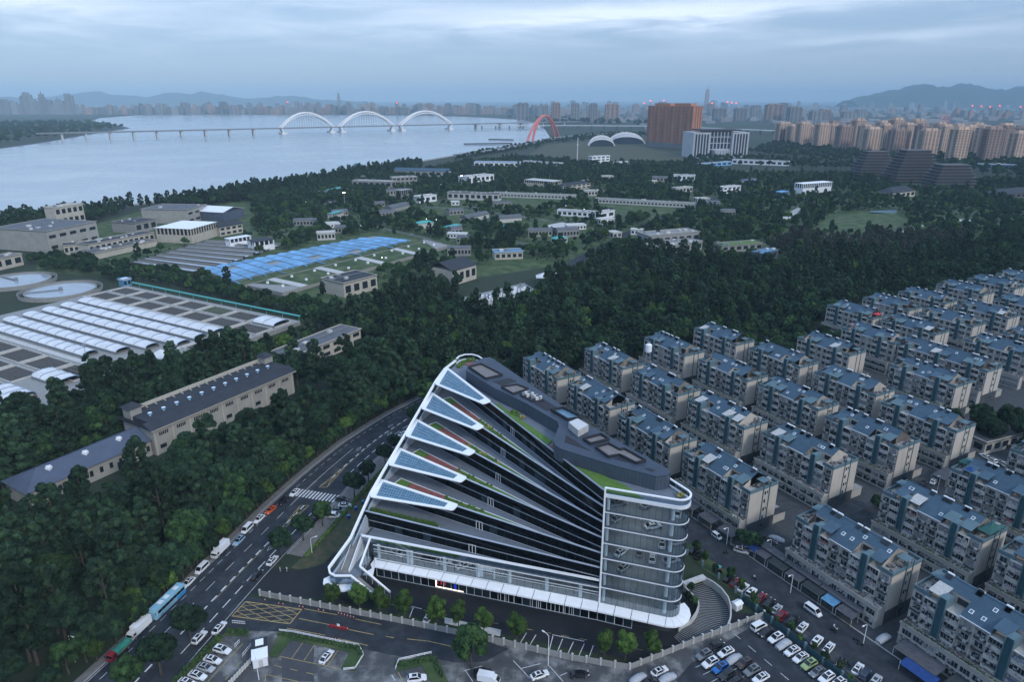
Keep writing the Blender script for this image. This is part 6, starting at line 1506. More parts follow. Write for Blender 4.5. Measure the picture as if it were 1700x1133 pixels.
# lower wing with blue-grey roof
lwg = thing('low_works_wing','low works wing with slate blue hipped roof and three white vents','hall',(gq(-20,5).x,gq(-20,5).y,0)); WLn = 44
lw0, lw1, ld = -WLn, -0.4, 15
wob('wall', MB().prism([gq(lw0,2),gq(lw1,2),gq(lw1,2+ld),gq(lw0,2+ld)], 0, 6.6), 'plant_wall', lwg)
wob('roof', MB().add([v3(gq(lw0-1,0.8),6.6),v3(gq(lw1,0.8),6.6),v3(gq(lw1,2+ld+1),6.6),v3(gq(lw0-1,2+ld+1),6.6),v3(gq(lw0+7,2+ld/2),10.2),v3(gq(lw1,2+ld/2),10.2)], [(0,1,5,4),(1,2,5),(2,3,4,5),(3,0,4),(3,2,1,0)]), 'plant_roof_blue', lwg)
for i in range(3): q = gq(-34+i*12.5,7.2); vt = wob('roof_vent', MB().box(q.x-.8,q.x+.8,q.y-.8,q.y+.8,8.4,9.9), 'white_paint', lwg); wob('vent_hood', MB().prism([q+Vector((-1.3,0.4)),q+Vector((-0.2,-1)),q+Vector((0.9,0.4)),q+Vector((-0.1,1.2))], 9.9, 10.1), 'white_metal', vt)
for i in range(12): wob('window', MB().wall(gq(lw0+2+i*3.6,1.95), gq(lw0+3.2+i*3.6,1.95), 0.14, 2.2, 4.4), 'flat_window', lwg)
wob('door', MB().wall(gq(-14,1.94), gq(-11,1.94), 0.16, 0, 3.2), 'flat_window', lwg)
KEEP.append([gq(lw0-16,-25),gq(HL+3,-26),gq(HL+3,HD+3),gq(lw0-8,HD+1)])
# white workshop half in the wood
fbld('workshop','flat white workshop at the edge of the wood','workshop',(480,622),(600,570),15,8,'plant_wall_pale','plant_roof',2,7)
# ---- round clarifiers
for i,(x,y,r_) in enumerate(((28,470,22),(102,486,22))):
    c = gp(x,y); o = thing('round_clarifier',['far','near'][i]+' round settling tank with bright water and a bridge','tank',c); k = 40
    ring_ = MB()
    for j in range(k):
        a, b = 2*math.pi*j/k, 2*math.pi*(j+1)/k; ring_.wall((math.cos(a)*r_,math.sin(a)*r_), (math.cos(b)*r_,math.sin(b)*r_), 0.9, 0, 2.2)
        ring_.wall((math.cos(a)*(r_+4),math.sin(a)*(r_+4)), (math.cos(b)*(r_+4),math.sin(b)*(r_+4)), 0.4, 0, 2.6)
    ob('rim', ring_, 'concrete', o); ob('water', MB().poly([(math.cos(2*math.pi*j/k)*r_,math.sin(2*math.pi*j/k)*r_,1.7) for j in range(k)]), 'basin_water', o)
    ob('bridge', MB().wall((0,0),(r_*math.cos(2.6+i),r_*math.sin(2.6+i)),1.4,2.0,2.5), 'steel_grey', o); ob('drive', MB().bar((0,0,1.0),(0,0,4.0),1.4,1.2,8), 'steel_grey', o)
    KEEP.append([Vector((c.x+math.cos(t_)*(r_+9), c.y+math.sin(t_)*(r_+9))) for t_ in np.linspace(0,6.1,16)])
fbld('pump_house','white pump house at the left edge above the round tanks','pump house',(-25,455),(40,440),14,9,'plant_wall_pale','plant_roof',1,4)
fbld('control_booth','small sky blue booth at the corner of the basins','booth',(206,477),(219,474),6,5,'tarp_pale_blue','white_metal',1,2)
# ---- large works buildings towards the river
fbld('factory_hall','big grey factory hall with rows of slot windows near the river','factory',(84,420),(166,401),62,19,'plant_wall','plant_roof',2,5,bays2=6,wh=0.3)
fbld('roof_plant','cream rooftop plant block on the big grey factory','roof plant',(100,392),(146,383),14,28,'plant_wall_pale','concrete_pale',3,5,keepout=None)
fbld('works_annexe','long colonnaded annexe beside the big grey factory','annexe',(150,424),(258,402),16,9,'plant_wall_pale','plant_roof_dark',1,12)
fbld('works_lodge','small white lodge in front of the annexe','lodge',(108,424),(158,419),16,8,'plant_wall_pale','plant_roof_dark',1,6)
fbld('filter_house','low pale filter house with open tank roof','filter house',(152,433),(262,408),24,5.0,'plant_wall_pale','basin_grille',1,0)
fbld('column_hall','cream hall with white flat roof and open colonnade','hall',(320,405),(362,392),38,14,'plant_wall_pale','white_paint',1,0,colonnade=True)
fbld('grey_factory','grey two-storey factory behind the colonnaded hall','factory',(313,372),(346,362),54,15,'plant_wall','plant_roof',2,3,bays2=7,wh=0.3)
fbld('low_grey_block','blue grey block left of the colonnaded hall','works block',(226,388),(262,380),30,10,'concrete','plant_roof_dark',1,3)
fbld('white_shed','long shed with white sloping roof behind the grey factory','shed',(372,368),(406,360),60,10,'plant_roof_blue','white_metal',1,0,'gable2',ridge=4)
fbld('cream_house','cream house with dark gabled roof by the works road','house',(366,393),(404,386),14,9,'plant_wall_pale','plant_roof_dark',2,4,'gable',ridge=4)
fbld('gatehouse','white colonnaded gatehouse with black flat roof','gatehouse',(424,419),(456,414),14,9,'white_metal','plant_roof_dark',1,0,colonnade=True)
fbld('open_colonnade','long white open frame beside the gatehouse','frame',(383,412),(418,406),8,8,'white_metal','white_metal',1,0,colonnade=True)
# ---- open channels and blue covered tanks
chn = thing('settling_channels','row of long dark settling channels with bright water','tanks',gp(340,425)); ca, cb2, cc, cd_ = gp(228,437), gp(300,410), gp(455,405), gp(395,446)
for i in range(8):
    a = lerp(gp(215,440),gp(345,402),i/8); b = lerp(gp(330,458),gp(470,408),i/8); a2 = lerp(gp(215,440),gp(345,402),(i+.62)/8); b2 = lerp(gp(330,458),gp(470,408),(i+.62)/8)
    wob('channel_water', MB().poly([(p.x,p.y,1.5) for p in (a,b,b2,a2)]), 'basin_water', chn); wob('channel_wall', MB().wall(a,b,2.2,0,2.6), 'basin_dark', chn)
    wob('walkway', MB().wall(lerp(a,a2,1.3),lerp(b,b2,1.3),0.5,0,2.7), 'concrete', chn)
keep((205,445),(345,398),(480,402),(335,466))
bt = thing('covered_tank','huge tank field under bright blue covers','covered tanks',gp(520,430)); Q = [gp(335,447,3.5), gp(620,392,3.5), gp(700,401,3.5), gp(400,474,3.5)]
wob('tank_base', MB().prism([p.to_2d() for p in (Q[0],Q[1],Q[2],Q[3])], 0, 3.3), 'concrete', bt)
ni, nj = 16, 5
for i in range(ni):
    for j in range(nj):
        def qq(u_, v_): return lerp(lerp(Q[0],Q[1],u_), lerp(Q[3],Q[2],v_*0+u_), v_)
        a, b, c, d = qq((i+.04)/ni,(j+.05)/nj*0.8), qq((i+.96)/ni,(j+.05)/nj*0.8), qq((i+.96)/ni,(j+.95)/nj*0.8), qq((i+.04)/ni,(j+.95)/nj*0.8)
        m1, m2 = lerp(a,b,.5)+Vector((0,0,0.9)), lerp(d,c,.5)+Vector((0,0,0.9)); up = Vector((0,0,0.3))
        if (i*7+j*13) % 17 == 3: continue
        wob('cover_panel', MB().add([a+up,m1+up,m2+up,d+up,b+up,c+up], [(0,1,2,3),(1,4,5,2),(0,4,1),(3,2,5)]), 'cover_blue', bt)
wob('tank_lawn', MB().poly([(p.x,p.y,3.6) for p in (lerp(Q[0],Q[3],.82),lerp(Q[1],Q[2],.82),Q[2],Q[3])]), 'grass', bt)
for i in range(15):
    a = lerp(lerp(Q[0],Q[3],.80),lerp(Q[1],Q[2],.80),i/15); b = lerp(Q[3],Q[2],i/15); wob('blue_duct', MB().bar((a.x,a.y,4.5),(b.x,b.y,4.5),0.5,0.5,6) if i%3==0 else MB().bar((a.x,a.y,4.2),(lerp(a,b,.4).x,lerp(a,b,.4).y,4.2),0.6,0.6,6), 'cover_blue', bt)
tk2 = thing('grassed_tank','grassed tank roof with white pipes and vents beside the blue covers','tank',gp(560,455)); Q2 = [gp(405,478), gp(705,402), gp(745,412), gp(470,492)]
wob('tank_base', MB().prism([p.to_2d() for p in Q2], 0, 2.6), 'concrete', tk2); wob('tank_lawn', MB().poly([(p.x,p.y,2.64) for p in [lerp(Q2[0],Q2[1],.02),lerp(Q2[0],Q2[1],.98),lerp(Q2[3],Q2[2],.9),lerp(Q2[3],Q2[2],.1)]]), 'grass', tk2)
for i in range(9): 
    for j in range(2): q = lerp(lerp(Q2[0],Q2[1],(i+.5)/9), lerp(Q2[3],Q2[2],(i+.5)/9), .3+.4*j); wob('vent', MB().bar((q.x,q.y,2.6),(q.x,q.y,4.0),1.1,1.0,10), 'white_metal', tk2)
for i in range(4): a = lerp(Q2[0],Q2[1],.1+.22*i); b = lerp(Q2[3],Q2[2],.1+.22*i); wob('roof_slab', MB().wall(a, b, 7, 2.6, 3.2), 'concrete_pale', tk2)
keep((320,450),(622,385),(760,412),(470,512))
# grassed grounds of the works with pale service roads
gw = [gp(x,y) for x,y in ((60,452),(330,470),(560,505),(740,470),(900,445),(1050,425),(1250,425),(1400,420),(1720,388),(1720,300),(1420,290),(1150,280),(860,268),(690,288),(480,322),(230,352),(60,400))]
struct('works_grounds', MB().poly([(p.x,p.y,0.012) for p in gw]), 'grass', 'grassed grounds of the water works and the park')
for i,px in enumerate((((418,398),(520,382),(612,374),(700,394),(765,416)),((690,342),(760,347),(850,357),(940,371),(1012,386)),((632,312),(720,332),(800,346)),((850,347),(1000,353),(1135,363)),((505,333),(600,347),(662,361)),((1162,438),(1205,420),(1285,402),(1335,372)),((1270,347),(1400,337),(1530,346),(1645,356)),((455,352),(520,366),(600,366)),((900,300),(1010,318),(1120,322),(1200,335)),((770,392),(840,398),(905,412)),((1040,300),(1150,312),(1260,312),(1340,325)))):
    P_ = [gp(x,y).to_2d() for x,y in px]; P_ = resample(P_, 14); struct('service_road', MB().ribbon(offs(P_,-2.6), offs(P_,2.6), 0.03+0.002*i), 'asphalt_worn', 'pale service road through the works, '+ORD[i]+' of the service roads'); KEEP.append(offs(P_,3.5)+[q_*(1-13/q_.length) for q_ in offs(P_,-3.5)][::-1])
# ---- assorted buildings of the works and park
L_ = [
 ('cream_hall','cream hall with double dark gabled roof in the wood','hall',(752,475),(791,463),26,11,'plant_wall_pale','plant_roof_dark',1,4,dict(style='gable',ridge=5)),
 ('white_store','white store with black roof at the edge of the wood','store',(572,495),(627,480),24,10,'plant_wall_pale','plant_roof_dark',1,4,{}),
 ('tank_house','white tank house with turquoise roof beside the wood','tank house',(822,432),(868,430),14,6,'plant_wall_pale','tarp_pale_blue',1,5,{}),
 ('long_grey_sheds','long grey sheds with pale roofs near the river path','shed',(585,311),(650,313),18,10,'concrete','concrete_pale',1,7,{}),
 ('grey_annexe','grey annexe right of the long sheds','annexe',(652,308),(693,306),16,12,'concrete','concrete_pale',2,6,{}),
 ('blue_roof_hall','brick hall with blue tiled roof near the river path','hall',(655,292),(745,294),16,9,'plant_wall','roof_slate',1,8,dict(style='gable',ridge=5)),
 ('white_depot','long white depot by the river road','depot',(787,277),(862,278),28,9,'white_metal','cover_blue',1,9,{}),
 ('white_hall','white hall left of the tank sheds','hall',(776,305),(820,300),22,10,'white_metal','concrete_pale',1,6,{}),
 ('switch_house','small white switch house among the trees','switch house',(696,338),(725,334),14,8,'white_metal','concrete_pale',1,3,{}),
 ('open_concrete_building','open concrete frame building among the trees','frame',(667,333),(685,330),12,13,'concrete','concrete',3,0,dict(colonnade=True)),
 ('long_filter_shed','long grey shed with a row of white vents','shed',(743,331),(828,334),14,9,'concrete_pale','plant_roof_dark',1,9,{}),
 ('vault_shed','shed with rounded grey roof beside the lawn tanks','shed',(775,370),(812,362),10,4,'concrete_pale','plant_roof',1,0,dict(style='vault',ridge=4)),
 ('vault_shed','second shed with rounded grey roof further right','shed',(824,371),(866,368),10,4,'concrete_pale','plant_roof',1,0,dict(style='vault',ridge=4)),
 ('vault_shed','shed with rounded roof left of the lit lawn','shed',(650,353),(680,346),12,4,'concrete','plant_roof',1,0,dict(style='vault',ridge=4)),
 ('teal_pavilion','small pavilion with turquoise roof below the lawn tanks','pavilion',(695,381),(720,378),9,6,'concrete_pale','tarp_teal',1,0,dict(style='hip',ridge=2)),
 ('teal_pavilion','turquoise-roofed shelter beside the blue parasols','pavilion',(747,386),(766,381),8,5,'concrete_pale','tarp_teal',1,0,dict(colonnade=True)),
 ('teal_pavilion','turquoise-roofed shelter left among the hedges','pavilion',(553,364),(571,359),7,6,'concrete_pale','tarp_teal',1,0,dict(colonnade=True)),
 ('teal_pavilion','turquoise-roofed shelter near the grey sheds','pavilion',(549,324),(571,319),8,7,'concrete_pale','tarp_teal',1,0,dict(colonnade=True)),
 ('teal_pavilion','turquoise-roofed lodge at the tree avenue','pavilion',(925,406),(942,403),9,5,'concrete_pale','tarp_teal',1,2,dict(style='hip',ridge=2)),
 ('colonnade_pavilion','broad white pavilion with lit colonnade','pavilion',(870,308),(918,312),26,9,'plant_wall_pale','concrete_pale',1,0,dict(colonnade=True)),
 ('dark_roof_house','cream house with dark roof beside the broad pavilion','house',(935,318),(980,312),16,8,'plant_wall_pale','plant_roof_dark',2,6,dict(style='hip',ridge=3)),
 ('tank_wall','long white-walled tank with blue gate on its lawn','tank wall',(820,327),(955,332),6,6,'concrete_pale','concrete_pale',1,24,dict(wh=0.35)),
 ('tank_wall','second long white-walled tank with blue gate','tank wall',(988,337),(1153,346),6,6,'concrete_pale','concrete_pale',1,28,dict(wh=0.35)),
 ('blower_house','curved white blower house among the trees','blower house',(925,358),(992,362),10,6,'white_metal','concrete_pale',1,8,{}),
 ('blower_annexe','pointed white annexe of the blower house','annexe',(997,364),(1020,360),9,7,'white_metal','concrete_pale',1,2,{}),
 ('villa','white villa with brown gable on the hill edge','villa',(1200,322),(1229,319),12,9,'white_metal','concrete_pale',2,4,{}),
 ('small_house','small pale house right of the white villa','house',(1232,307),(1256,304),9,6,'concrete_pale','plant_roof_blue',1,3,dict(style='gable',ridge=2)),
 ('white_villa_far','white flat house between dark trees','house',(1118,300),(1153,301),14,9,'white_metal','concrete_pale',1,5,{}),
 ('white_house','white block house on the meadow','house',(983,273),(1012,271),12,16,'white_metal','white_metal',3,4,{}),
 ('white_kiosk','small white kiosk beside the white block house','kiosk',(1023,275),(1042,273),9,6,'white_metal','white_metal',1,2,{}),
 ('low_white_sheds','low white sheds at the meadow edge','shed',(868,272),(930,276),12,6,'white_metal','concrete_pale',1,6,{}),
 ('concrete_pumphall','grey two-tier concrete pump hall in the wood','pump hall',(1095,428),(1165,415),22,8,'concrete','concrete',1,7,{}),
 ('concrete_wing','upper tier of the grey concrete pump hall','wing',(1076,416),(1160,408),20,13,'concrete','concrete',1,7,dict(keepout=None)),
 ('terrace_house','low concrete house with lawn roof','house',(1198,420),(1265,415),14,6,'concrete','roof_grass',1,6,{}),
 ('blue_shed','blue shed at the edge of the right wood','shed',(1263,438),(1290,430),10,8,'plant_roof_blue','tarp_pale_blue',1,2,{}),
 ('grandstand','white grandstand roof on thin columns','grandstand',(1332,322),(1380,318),16,14,'white_metal','white_paint',1,0,dict(colonnade=True)),
 ('temple_hall','cream hall with broad dark hipped roof','hall',(1480,331),(1518,326),22,8,'plant_wall_pale','plant_roof_dark',1,5,dict(style='hip',ridge=7)),
 ('dark_pavilion','low dark roofed halls at the right edge of the park','hall',(1658,332),(1730,326),26,7,'bronze_edge','plant_roof_dark',1,8,dict(style='hip',ridge=6)),
 ('blue_site_hut','blue site huts by the grandstand','hut',(1293,328),(1308,326),8,7,'cover_blue','cover_blue',2,3,{}),
 ('white_site_office','long white site office behind the wood','office',(1215,272),(1308,276),16,9,'white_metal','concrete_pale',1,10,{}),
 ('blue_site_office','long blue site office before the white institute','office',(1163,278),(1215,274),12,7,'cover_blue','concrete_pale',1,6,{}),
 ('blue_site_office','blue and white site offices at the towers\' foot','office',(1623,279),(1685,281),14,8,'tarp_pale_blue','white_metal',2,8,{}),
 ('low_red_hall','low flat hall with dark red edge inside the estate','hall',(1632,756),(1700,738),16,5,'flat_wall','concrete_dark',1,5,dict(keepout=6)),
]
for t_ in L_:
    kw = t_[11]; fbld(*t_[:11], **kw)
# low sheds and tank houses scattered through the works
rsh = random.Random(77); nsh = 0
for _ in range(400):
    if nsh >= 34: break
    x_, y_ = rsh.uniform(470,1190), rsh.uniform(298,428); a_ = gp(x_,y_).to_2d()
    if any(inpoly(a_.x, a_.y, P_) for P_ in KEEP): continue
    w_ = rsh.uniform(8,26)*FPX/prj((a_.x,a_.y,0))[2]; k_ = rsh.randint(0,3)
    fbld('works_shed', ['flat pale works shed among the trees','grey gabled works shed among the trees','white works shed among the trees','vaulted grey works shed among the trees'][k_], 'shed', (x_,y_), (x_+w_,y_+rsh.uniform(-2.5,1.5)), rsh.uniform(6,14), rsh.uniform(3.5,7), ['concrete_pale','plant_wall','white_metal','concrete'][k_], ['concrete_pale','plant_roof','concrete_pale','plant_roof'][k_], 1, max(2,int(w_/5)), ['flat','gable','flat','vault'][k_], ridge=2.2, group='works sheds of kind '+['one','two','three','four'][k_], keepout=2.0); nsh += 1
# the stepped tile-roofed gate tower by the river
b = gp(594,285); kt = thing('river_pavilion','tiered blue-roofed pavilion on the river bank','pavilion',b); ob('body', MB().box(-9,9,-7,7,0,9), 'plant_wall', kt)
for z_, s_ in ((6,13),(11,9.5)): ob('roof_tier', MB().add([(-s_,-s_*.8,z_),(s_,-s_*.8,z_),(s_,s_*.8,z_),(-s_,s_*.8,z_),(-s_*.35,0,z_+5),(s_*.35,0,z_+5)], [(0,1,5,4),(1,2,5),(2,3,4,5),(3,0,4),(3,2,1,0)]), 'roof_slate', kt)
ob('body_upper', MB().box(-6,6,-5,5,9,12), 'plant_wall', kt)
# blue pyramid parasols by the lawn tanks
par_m = MB().add([(-3,-3,3),(3,-3,3),(3,3,3),(-3,3,3),(0,0,5.2)], [(0,1,4),(1,2,4),(2,3,4),(3,0,4),(3,2,1,0)]).mesh('canopy', M_('tarp_teal')); post_m = MB().bar((0,0,0),(0,0,3.2),0.15,n=5).mesh('post', M_('steel_grey'))
for i,(x,y) in enumerate(((789,375),(800,383),(803,377),(817,378),(816,386),(837,381),(917,318),(931,319),(944,320),(957,321),(881,316),(1018,328),(1164,335))):
    o = thing('garden_parasol','turquoise pyramid parasol on the works lawn','parasol',gp(x,y),0.4,'turquoise parasols on the works lawns'); ob('canopy', par_m, None, o); ob('post', post_m, None, o)
# tank lawns and park lawn
def gpoly(name, px, m_, label, z=0.06, front=16): 
    pts = [gp(x,y) for x,y in px]; struct(name, MB().poly([(p.x,p.y,z) for p in pts]), m_, label); KEEP.append([p.to_2d() for p in pts]); KEEP.append([p.to_2d()*(1-front/max(p.to_2d().length,300)) for p in pts])
gpoly('lawn', ((690,352),(745,345),(820,362),(765,372)), 'grass', 'lit lawn over the filter tanks')
gpoly('lawn', ((818,328),(955,336),(880,345),(800,338)), 'grass', 'lawn before the first long tank wall')
gpoly('lawn', ((985,338),(1150,348),(1110,356),(990,348)), 'grass', 'lawn before the second long tank wall')
gpoly('lawn', ((850,372),(905,366),(985,378),(975,386),(880,382)), 'grass', 'lawn with the pale slab among the works trees')
gpoly('slab', ((902,375),(935,369),(948,376),(915,383)), 'concrete_pale', 'pale slab in the works lawn', 0.12)
gpoly('lawn', ((1352,382),(1372,362),(1420,352),(1500,355),(1508,372),(1490,386),(1420,386)), 'grass', 'wide bright park lawn')
gpoly('lawn', ((1575,362),(1622,360),(1630,368),(1590,372)), 'grass', 'small park lawn beside the curved path')
gpoly('meadow', ((870,262),(905,240),(1010,232),(1075,245),(1145,262),(1130,272),(985,270)), 'dry_grass', 'rough green meadow before the orange tower')
gpoly('sports_court', ((1355,394),(1440,392),(1436,402),(1362,404)), 'tarp_pale_blue', 'blue sports court in the park')
gpoly('sports_court', ((1445,350),(1490,348),(1488,354),(1444,355)), 'flat_teal_pale', 'teal sports court behind the park lawn')
for i,px in enumerate((((1492,392),(1500,382),(1530,373),(1535,375),(1508,386),(1498,394)),((1560,362),(1568,362),(1572,372),(1562,374)),((1590,364),(1615,366),(1618,372),(1600,372)),((1296,366),(1302,357),(1328,343),(1329,347),(1318,362),(1306,364)),((1250,528),(1266,518),(1286,516),(1284,521),(1268,524),(1262,536)))):
    gpoly('path', px, 'concrete_pale', ['curving pale path below the park lawn','short pale park path','pale forecourt in the park','looping pale path on the wooded rise','pale road end behind the estate'][i], 0.09)
gpoly('yard', ((745,500),(870,470),(905,492),(800,515)), 'concrete', 'pale paved yard full of white equipment in the wood')
yq = [gp(760,500), gp(866,474), gp(900,488), gp(800,512)]; r_ = random.Random(2)
ye = thing('equipment_rack','crowded white equipment racks in the wooded yard','equipment',gp(830,492))
for i in range(60):
    q = lerp(lerp(yq[0],yq[1],r_.random()), lerp(yq[3],yq[2],r_.random()), r_.random()); s_ = r_.uniform(0.4,1.2); wob('unit', MB().box(q.x-s_,q.x+s_,q.y-s_,q.y+s_,0.1,r_.uniform(1.0,3.2)), 'white_metal' if i%3 else 'steel_grey', ye)
for i,(x,y) in enumerate(((905,468),(935,465),(950,470))):
    c = gp(x,y); o = thing('tent_canopy','white pointed canopy in the wooded yard, '+ORD[i]+' from the left','canopy',c); ob('canopy', MB().add([(-7,-5,4),(7,-5,4),(7,5,4),(-7,5,4),(0,0,7.5)], [(0,1,4),(1,2,4),(2,3,4),(3,0,4),(3,2,1,0)]), 'membrane', o)
    for sx in (-6.6,6.6):
        for sy in (-4.6,4.6): ob('post', MB().bar((sx,sy,0),(sx,sy,4),0.15,n=4), 'steel_grey', o)
# avenue road across the wood
av = [gp(x,y).to_2d() for x,y in ((900,480),(960,432),(1050,385),(1130,345),(1230,318))]
struct('avenue', MB().ribbon(offs(av,-6), offs(av,6), 0.05), 'asphalt', 'tree-lined works avenue'); KEEP.append(offs(av,7)+offs(av,-7)[::-1])
# ================================================================ bridges, towers, skyline, hills
def rayline(px, P0, P1):
    "plan point on the line P0-P1 that stands in photo column px"
    P0 = Vector(P0); P1 = Vector(P1); lo, hi = -0.6, 1.8
    for _ in range(50):
        m_ = (lo+hi)/2; q = P0+(P1-P0)*m_
        if prj((q.x,q.y,20))[0] < px: lo = m_
        else: hi = m_
    return q
BA, BB = (-1566,2464), (-266,3395)
DK = 24.0
br = thing('river_bridge','long river bridge with three white arches','bridge',(*rayline(555,BA,BB),0))
pts = [rayline(x,BA,BB) for x in (60,100,205,330,455,560,660,757,850,960)]
dk = MB()
for a, b in zip(pts, pts[1:]): dk.wall(a, b, 31, DK-3.2, DK); dk.wall(a, b, 33, DK-0.9, DK+0.9)
wob('deck', dk, 'bridge_deck', br)
dB = (Vector(BB)-Vector(BA)).normalized(); nB = Vector((-dB.y,dB.x))
for x in (102,142,182,221,260,300,340,380,420,790,830,865,900,935):
    q = rayline(x,BA,BB); wob('pier', MB().wall(q-nB*11, q+nB*11, 6.5, -1, DK-3), 'concrete_pale', br)
def arch(x0, x1, ytop, mt, base_spread=1.0):
    a = rayline(x0,BA,BB); b = rayline(x1,BA,BB); mid = (a+b)/2; ht = hz(mid,ytop)-DK; k = 22
    for sgn in (-1,1):
        P = []
        for i in range(k+1):
            t_ = i/k; q = a+(b-a)*t_+nB*sgn*(14-9*math.sin(math.pi*t_)**1.0); P.append(Vector((q.x,q.y,DK-12*0+ht*(1-(2*t_-1)**2)-(0 if 0<i<k else 0))))
        wob('arch_rib', MB().tube(P, 3.4, 6), mt, br)
        P2 = []
        for i in range(k+1):
            t_ = i/k; q = a+(b-a)*t_+nB*sgn*15; P2.append(Vector((q.x,q.y,DK+ht*0.86*(1-(2*t_-1)**2))))
        wob('arch_rib', MB().tube(P2, 1.9, 5), mt, br)
        for i in range(1,k): wob('strut', MB().bar(P[i],P2[i],0.9,n=4), mt, br)
        hg = MB()
        for i in range(2,k-1): q = a+(b-a)*(i/k)+nB*sgn*15; hg.bar((q.x,q.y,DK),P2[i],0.4,n=4)
        wob('hanger', hg, mt, br)
    for q, o_ in ((a,-1),(b,1)):
        for sgn in (-1,1): 
            f_ = q+nB*sgn*12; wob('spring', MB().bar((f_.x-dB.x*o_*10,f_.y-dB.y*o_*10,0),(f_.x+dB.x*o_*2,f_.y+dB.y*o_*2,DK+3),4.5,3.0,6), mt, br)
        wob('pile_cap', MB().wall(q-dB*o_*8-nB*22, q-dB*o_*8+nB*22, 22, -1, 6), mt, br)
for x0,x1,yt in ((466,552,187),(564,652,185.5),(664,748,184.5)): arch(x0,x1,yt,'bridge_white')
# red arch bridge
rb = thing('red_arch_bridge','leaning red arch footing the riverside road bridge','bridge',gp(900,233)); b0 = gp(880,236); b1 = gp(924,229); ht = hz((b0+b1)/2,193); k = 18
for sgn in (-1,1):
    P = []
    for i in range(k+1): t_ = i/k; q = lerp(b0,b1,t_)+Vector((9*sgn*(1-math.sin(math.pi*t_)*0.9),16*sgn*(1-math.sin(math.pi*t_)),0)); P.append(Vector((q.x,q.y,2+ht*math.sin(math.pi*t_)**0.75)))
    wob('arch_rib', MB().tube(P, 4.2, 6), 'arch_red', rb)
    if sgn < 0: P0_ = P
for i in range(3,k-2,2): wob('brace', MB().bar(P0_[i],P[i],2.0,n=4), 'arch_red', rb)
rd = [gp(x,y,0).to_2d() for x,y in ((760,262),(840,250),(885,240),(925,232),(960,228),(1040,222))]
mb = MB()
for a, b in zip(rd, rd[1:]): mb.wall(a, b, 26, 5.0, 8.0)
wob('deck', mb, 'bridge_deck', rb)
# elevated expressway
ex = [gp(x,y,0).to_2d() for x,y in ((800,214),(960,214),(1090,215),(1240,222),(1330,226))]
hw = thing('expressway','pale elevated expressway crossing behind the orange tower','viaduct',(ex[1].x,ex[1].y,0)); mb = MB()
for a, b in zip(ex, ex[1:]):
    mb.wall(a, b, 40, 14, 17); k_ = int((b-a).length/60)
    for i in range(k_): q = lerp(a,b,i/max(1,k_)); wob('pier', MB().box(q.x-3,q.x+3,q.y-3,q.y+3,0,14), 'concrete', hw)
wob('deck', mb, 'concrete_pale', hw)
rd2 = [gp(x,y).to_2d() for x,y in ((1040,190),(1060,200),(1075,208),(1085,216))]
struct('boulevard', MB().ribbon(offs(rd2,-35), offs(rd2,35), 0.2), 'asphalt_worn', 'straight boulevard running into the far city')
# wharves
for i,(x0,y0,x1,y1) in enumerate(((770,240,850,239),(812,232,852,233))): a = gp(x0,y0,1).to_2d(); b = gp(x1,y1,1).to_2d(); o = thing('wharf',['near','far'][i]+' low wharf reaching into the river','wharf',(a.x,a.y,0)); wob('deck', MB().wall(a,b,12,1.5,4.5), 'concrete_dark', o)
# white shell halls
for i,(x0,x1,yb,yt) in enumerate(((978,1020,243,226),(1012,1070,239,221))):
    a = gp(x0,yb); b = gp(x1,yb); h_ = hz((a+b)/2,yt); o = thing('shell_hall',['left','right'][i]+' white ribbed shell hall on the meadow','hall',(a+b)/2); L = (b-a).length; m_ = MB(); rb_ = MB(); n_ = 12; dp = L*0.5
    for u_ in range(n_+1):
        for v_ in range(9):
            t_ = math.pi*u_/n_; s_ = v_/8; hh_ = h_*(0.35+0.65*math.sin(math.pi*(0.15+0.75*s_))); m_.v.append((-math.cos(t_)*L/2, s_*dp, math.sin(t_)*hh_))
    for u_ in range(n_):
        for v_ in range(8): m_.f.append((u_*9+v_,u_*9+v_+1,(u_+1)*9+v_+1,(u_+1)*9+v_))
    ob('shell', m_, 'office_white', o, smooth=True)
    for v_ in range(0,9,2): rb_.tube([Vector(m_.v[u_*9+v_])+Vector((0,0,1.2)) for u_ in range(n_+1)], 1.6, 4)
    ob('rib', rb_, 'bridge_white', o); ob('glazing', MB().add([m_.v[u_*9] for u_ in range(n_+1)], [tuple(range(n_+1))]), 'office_glass', o)
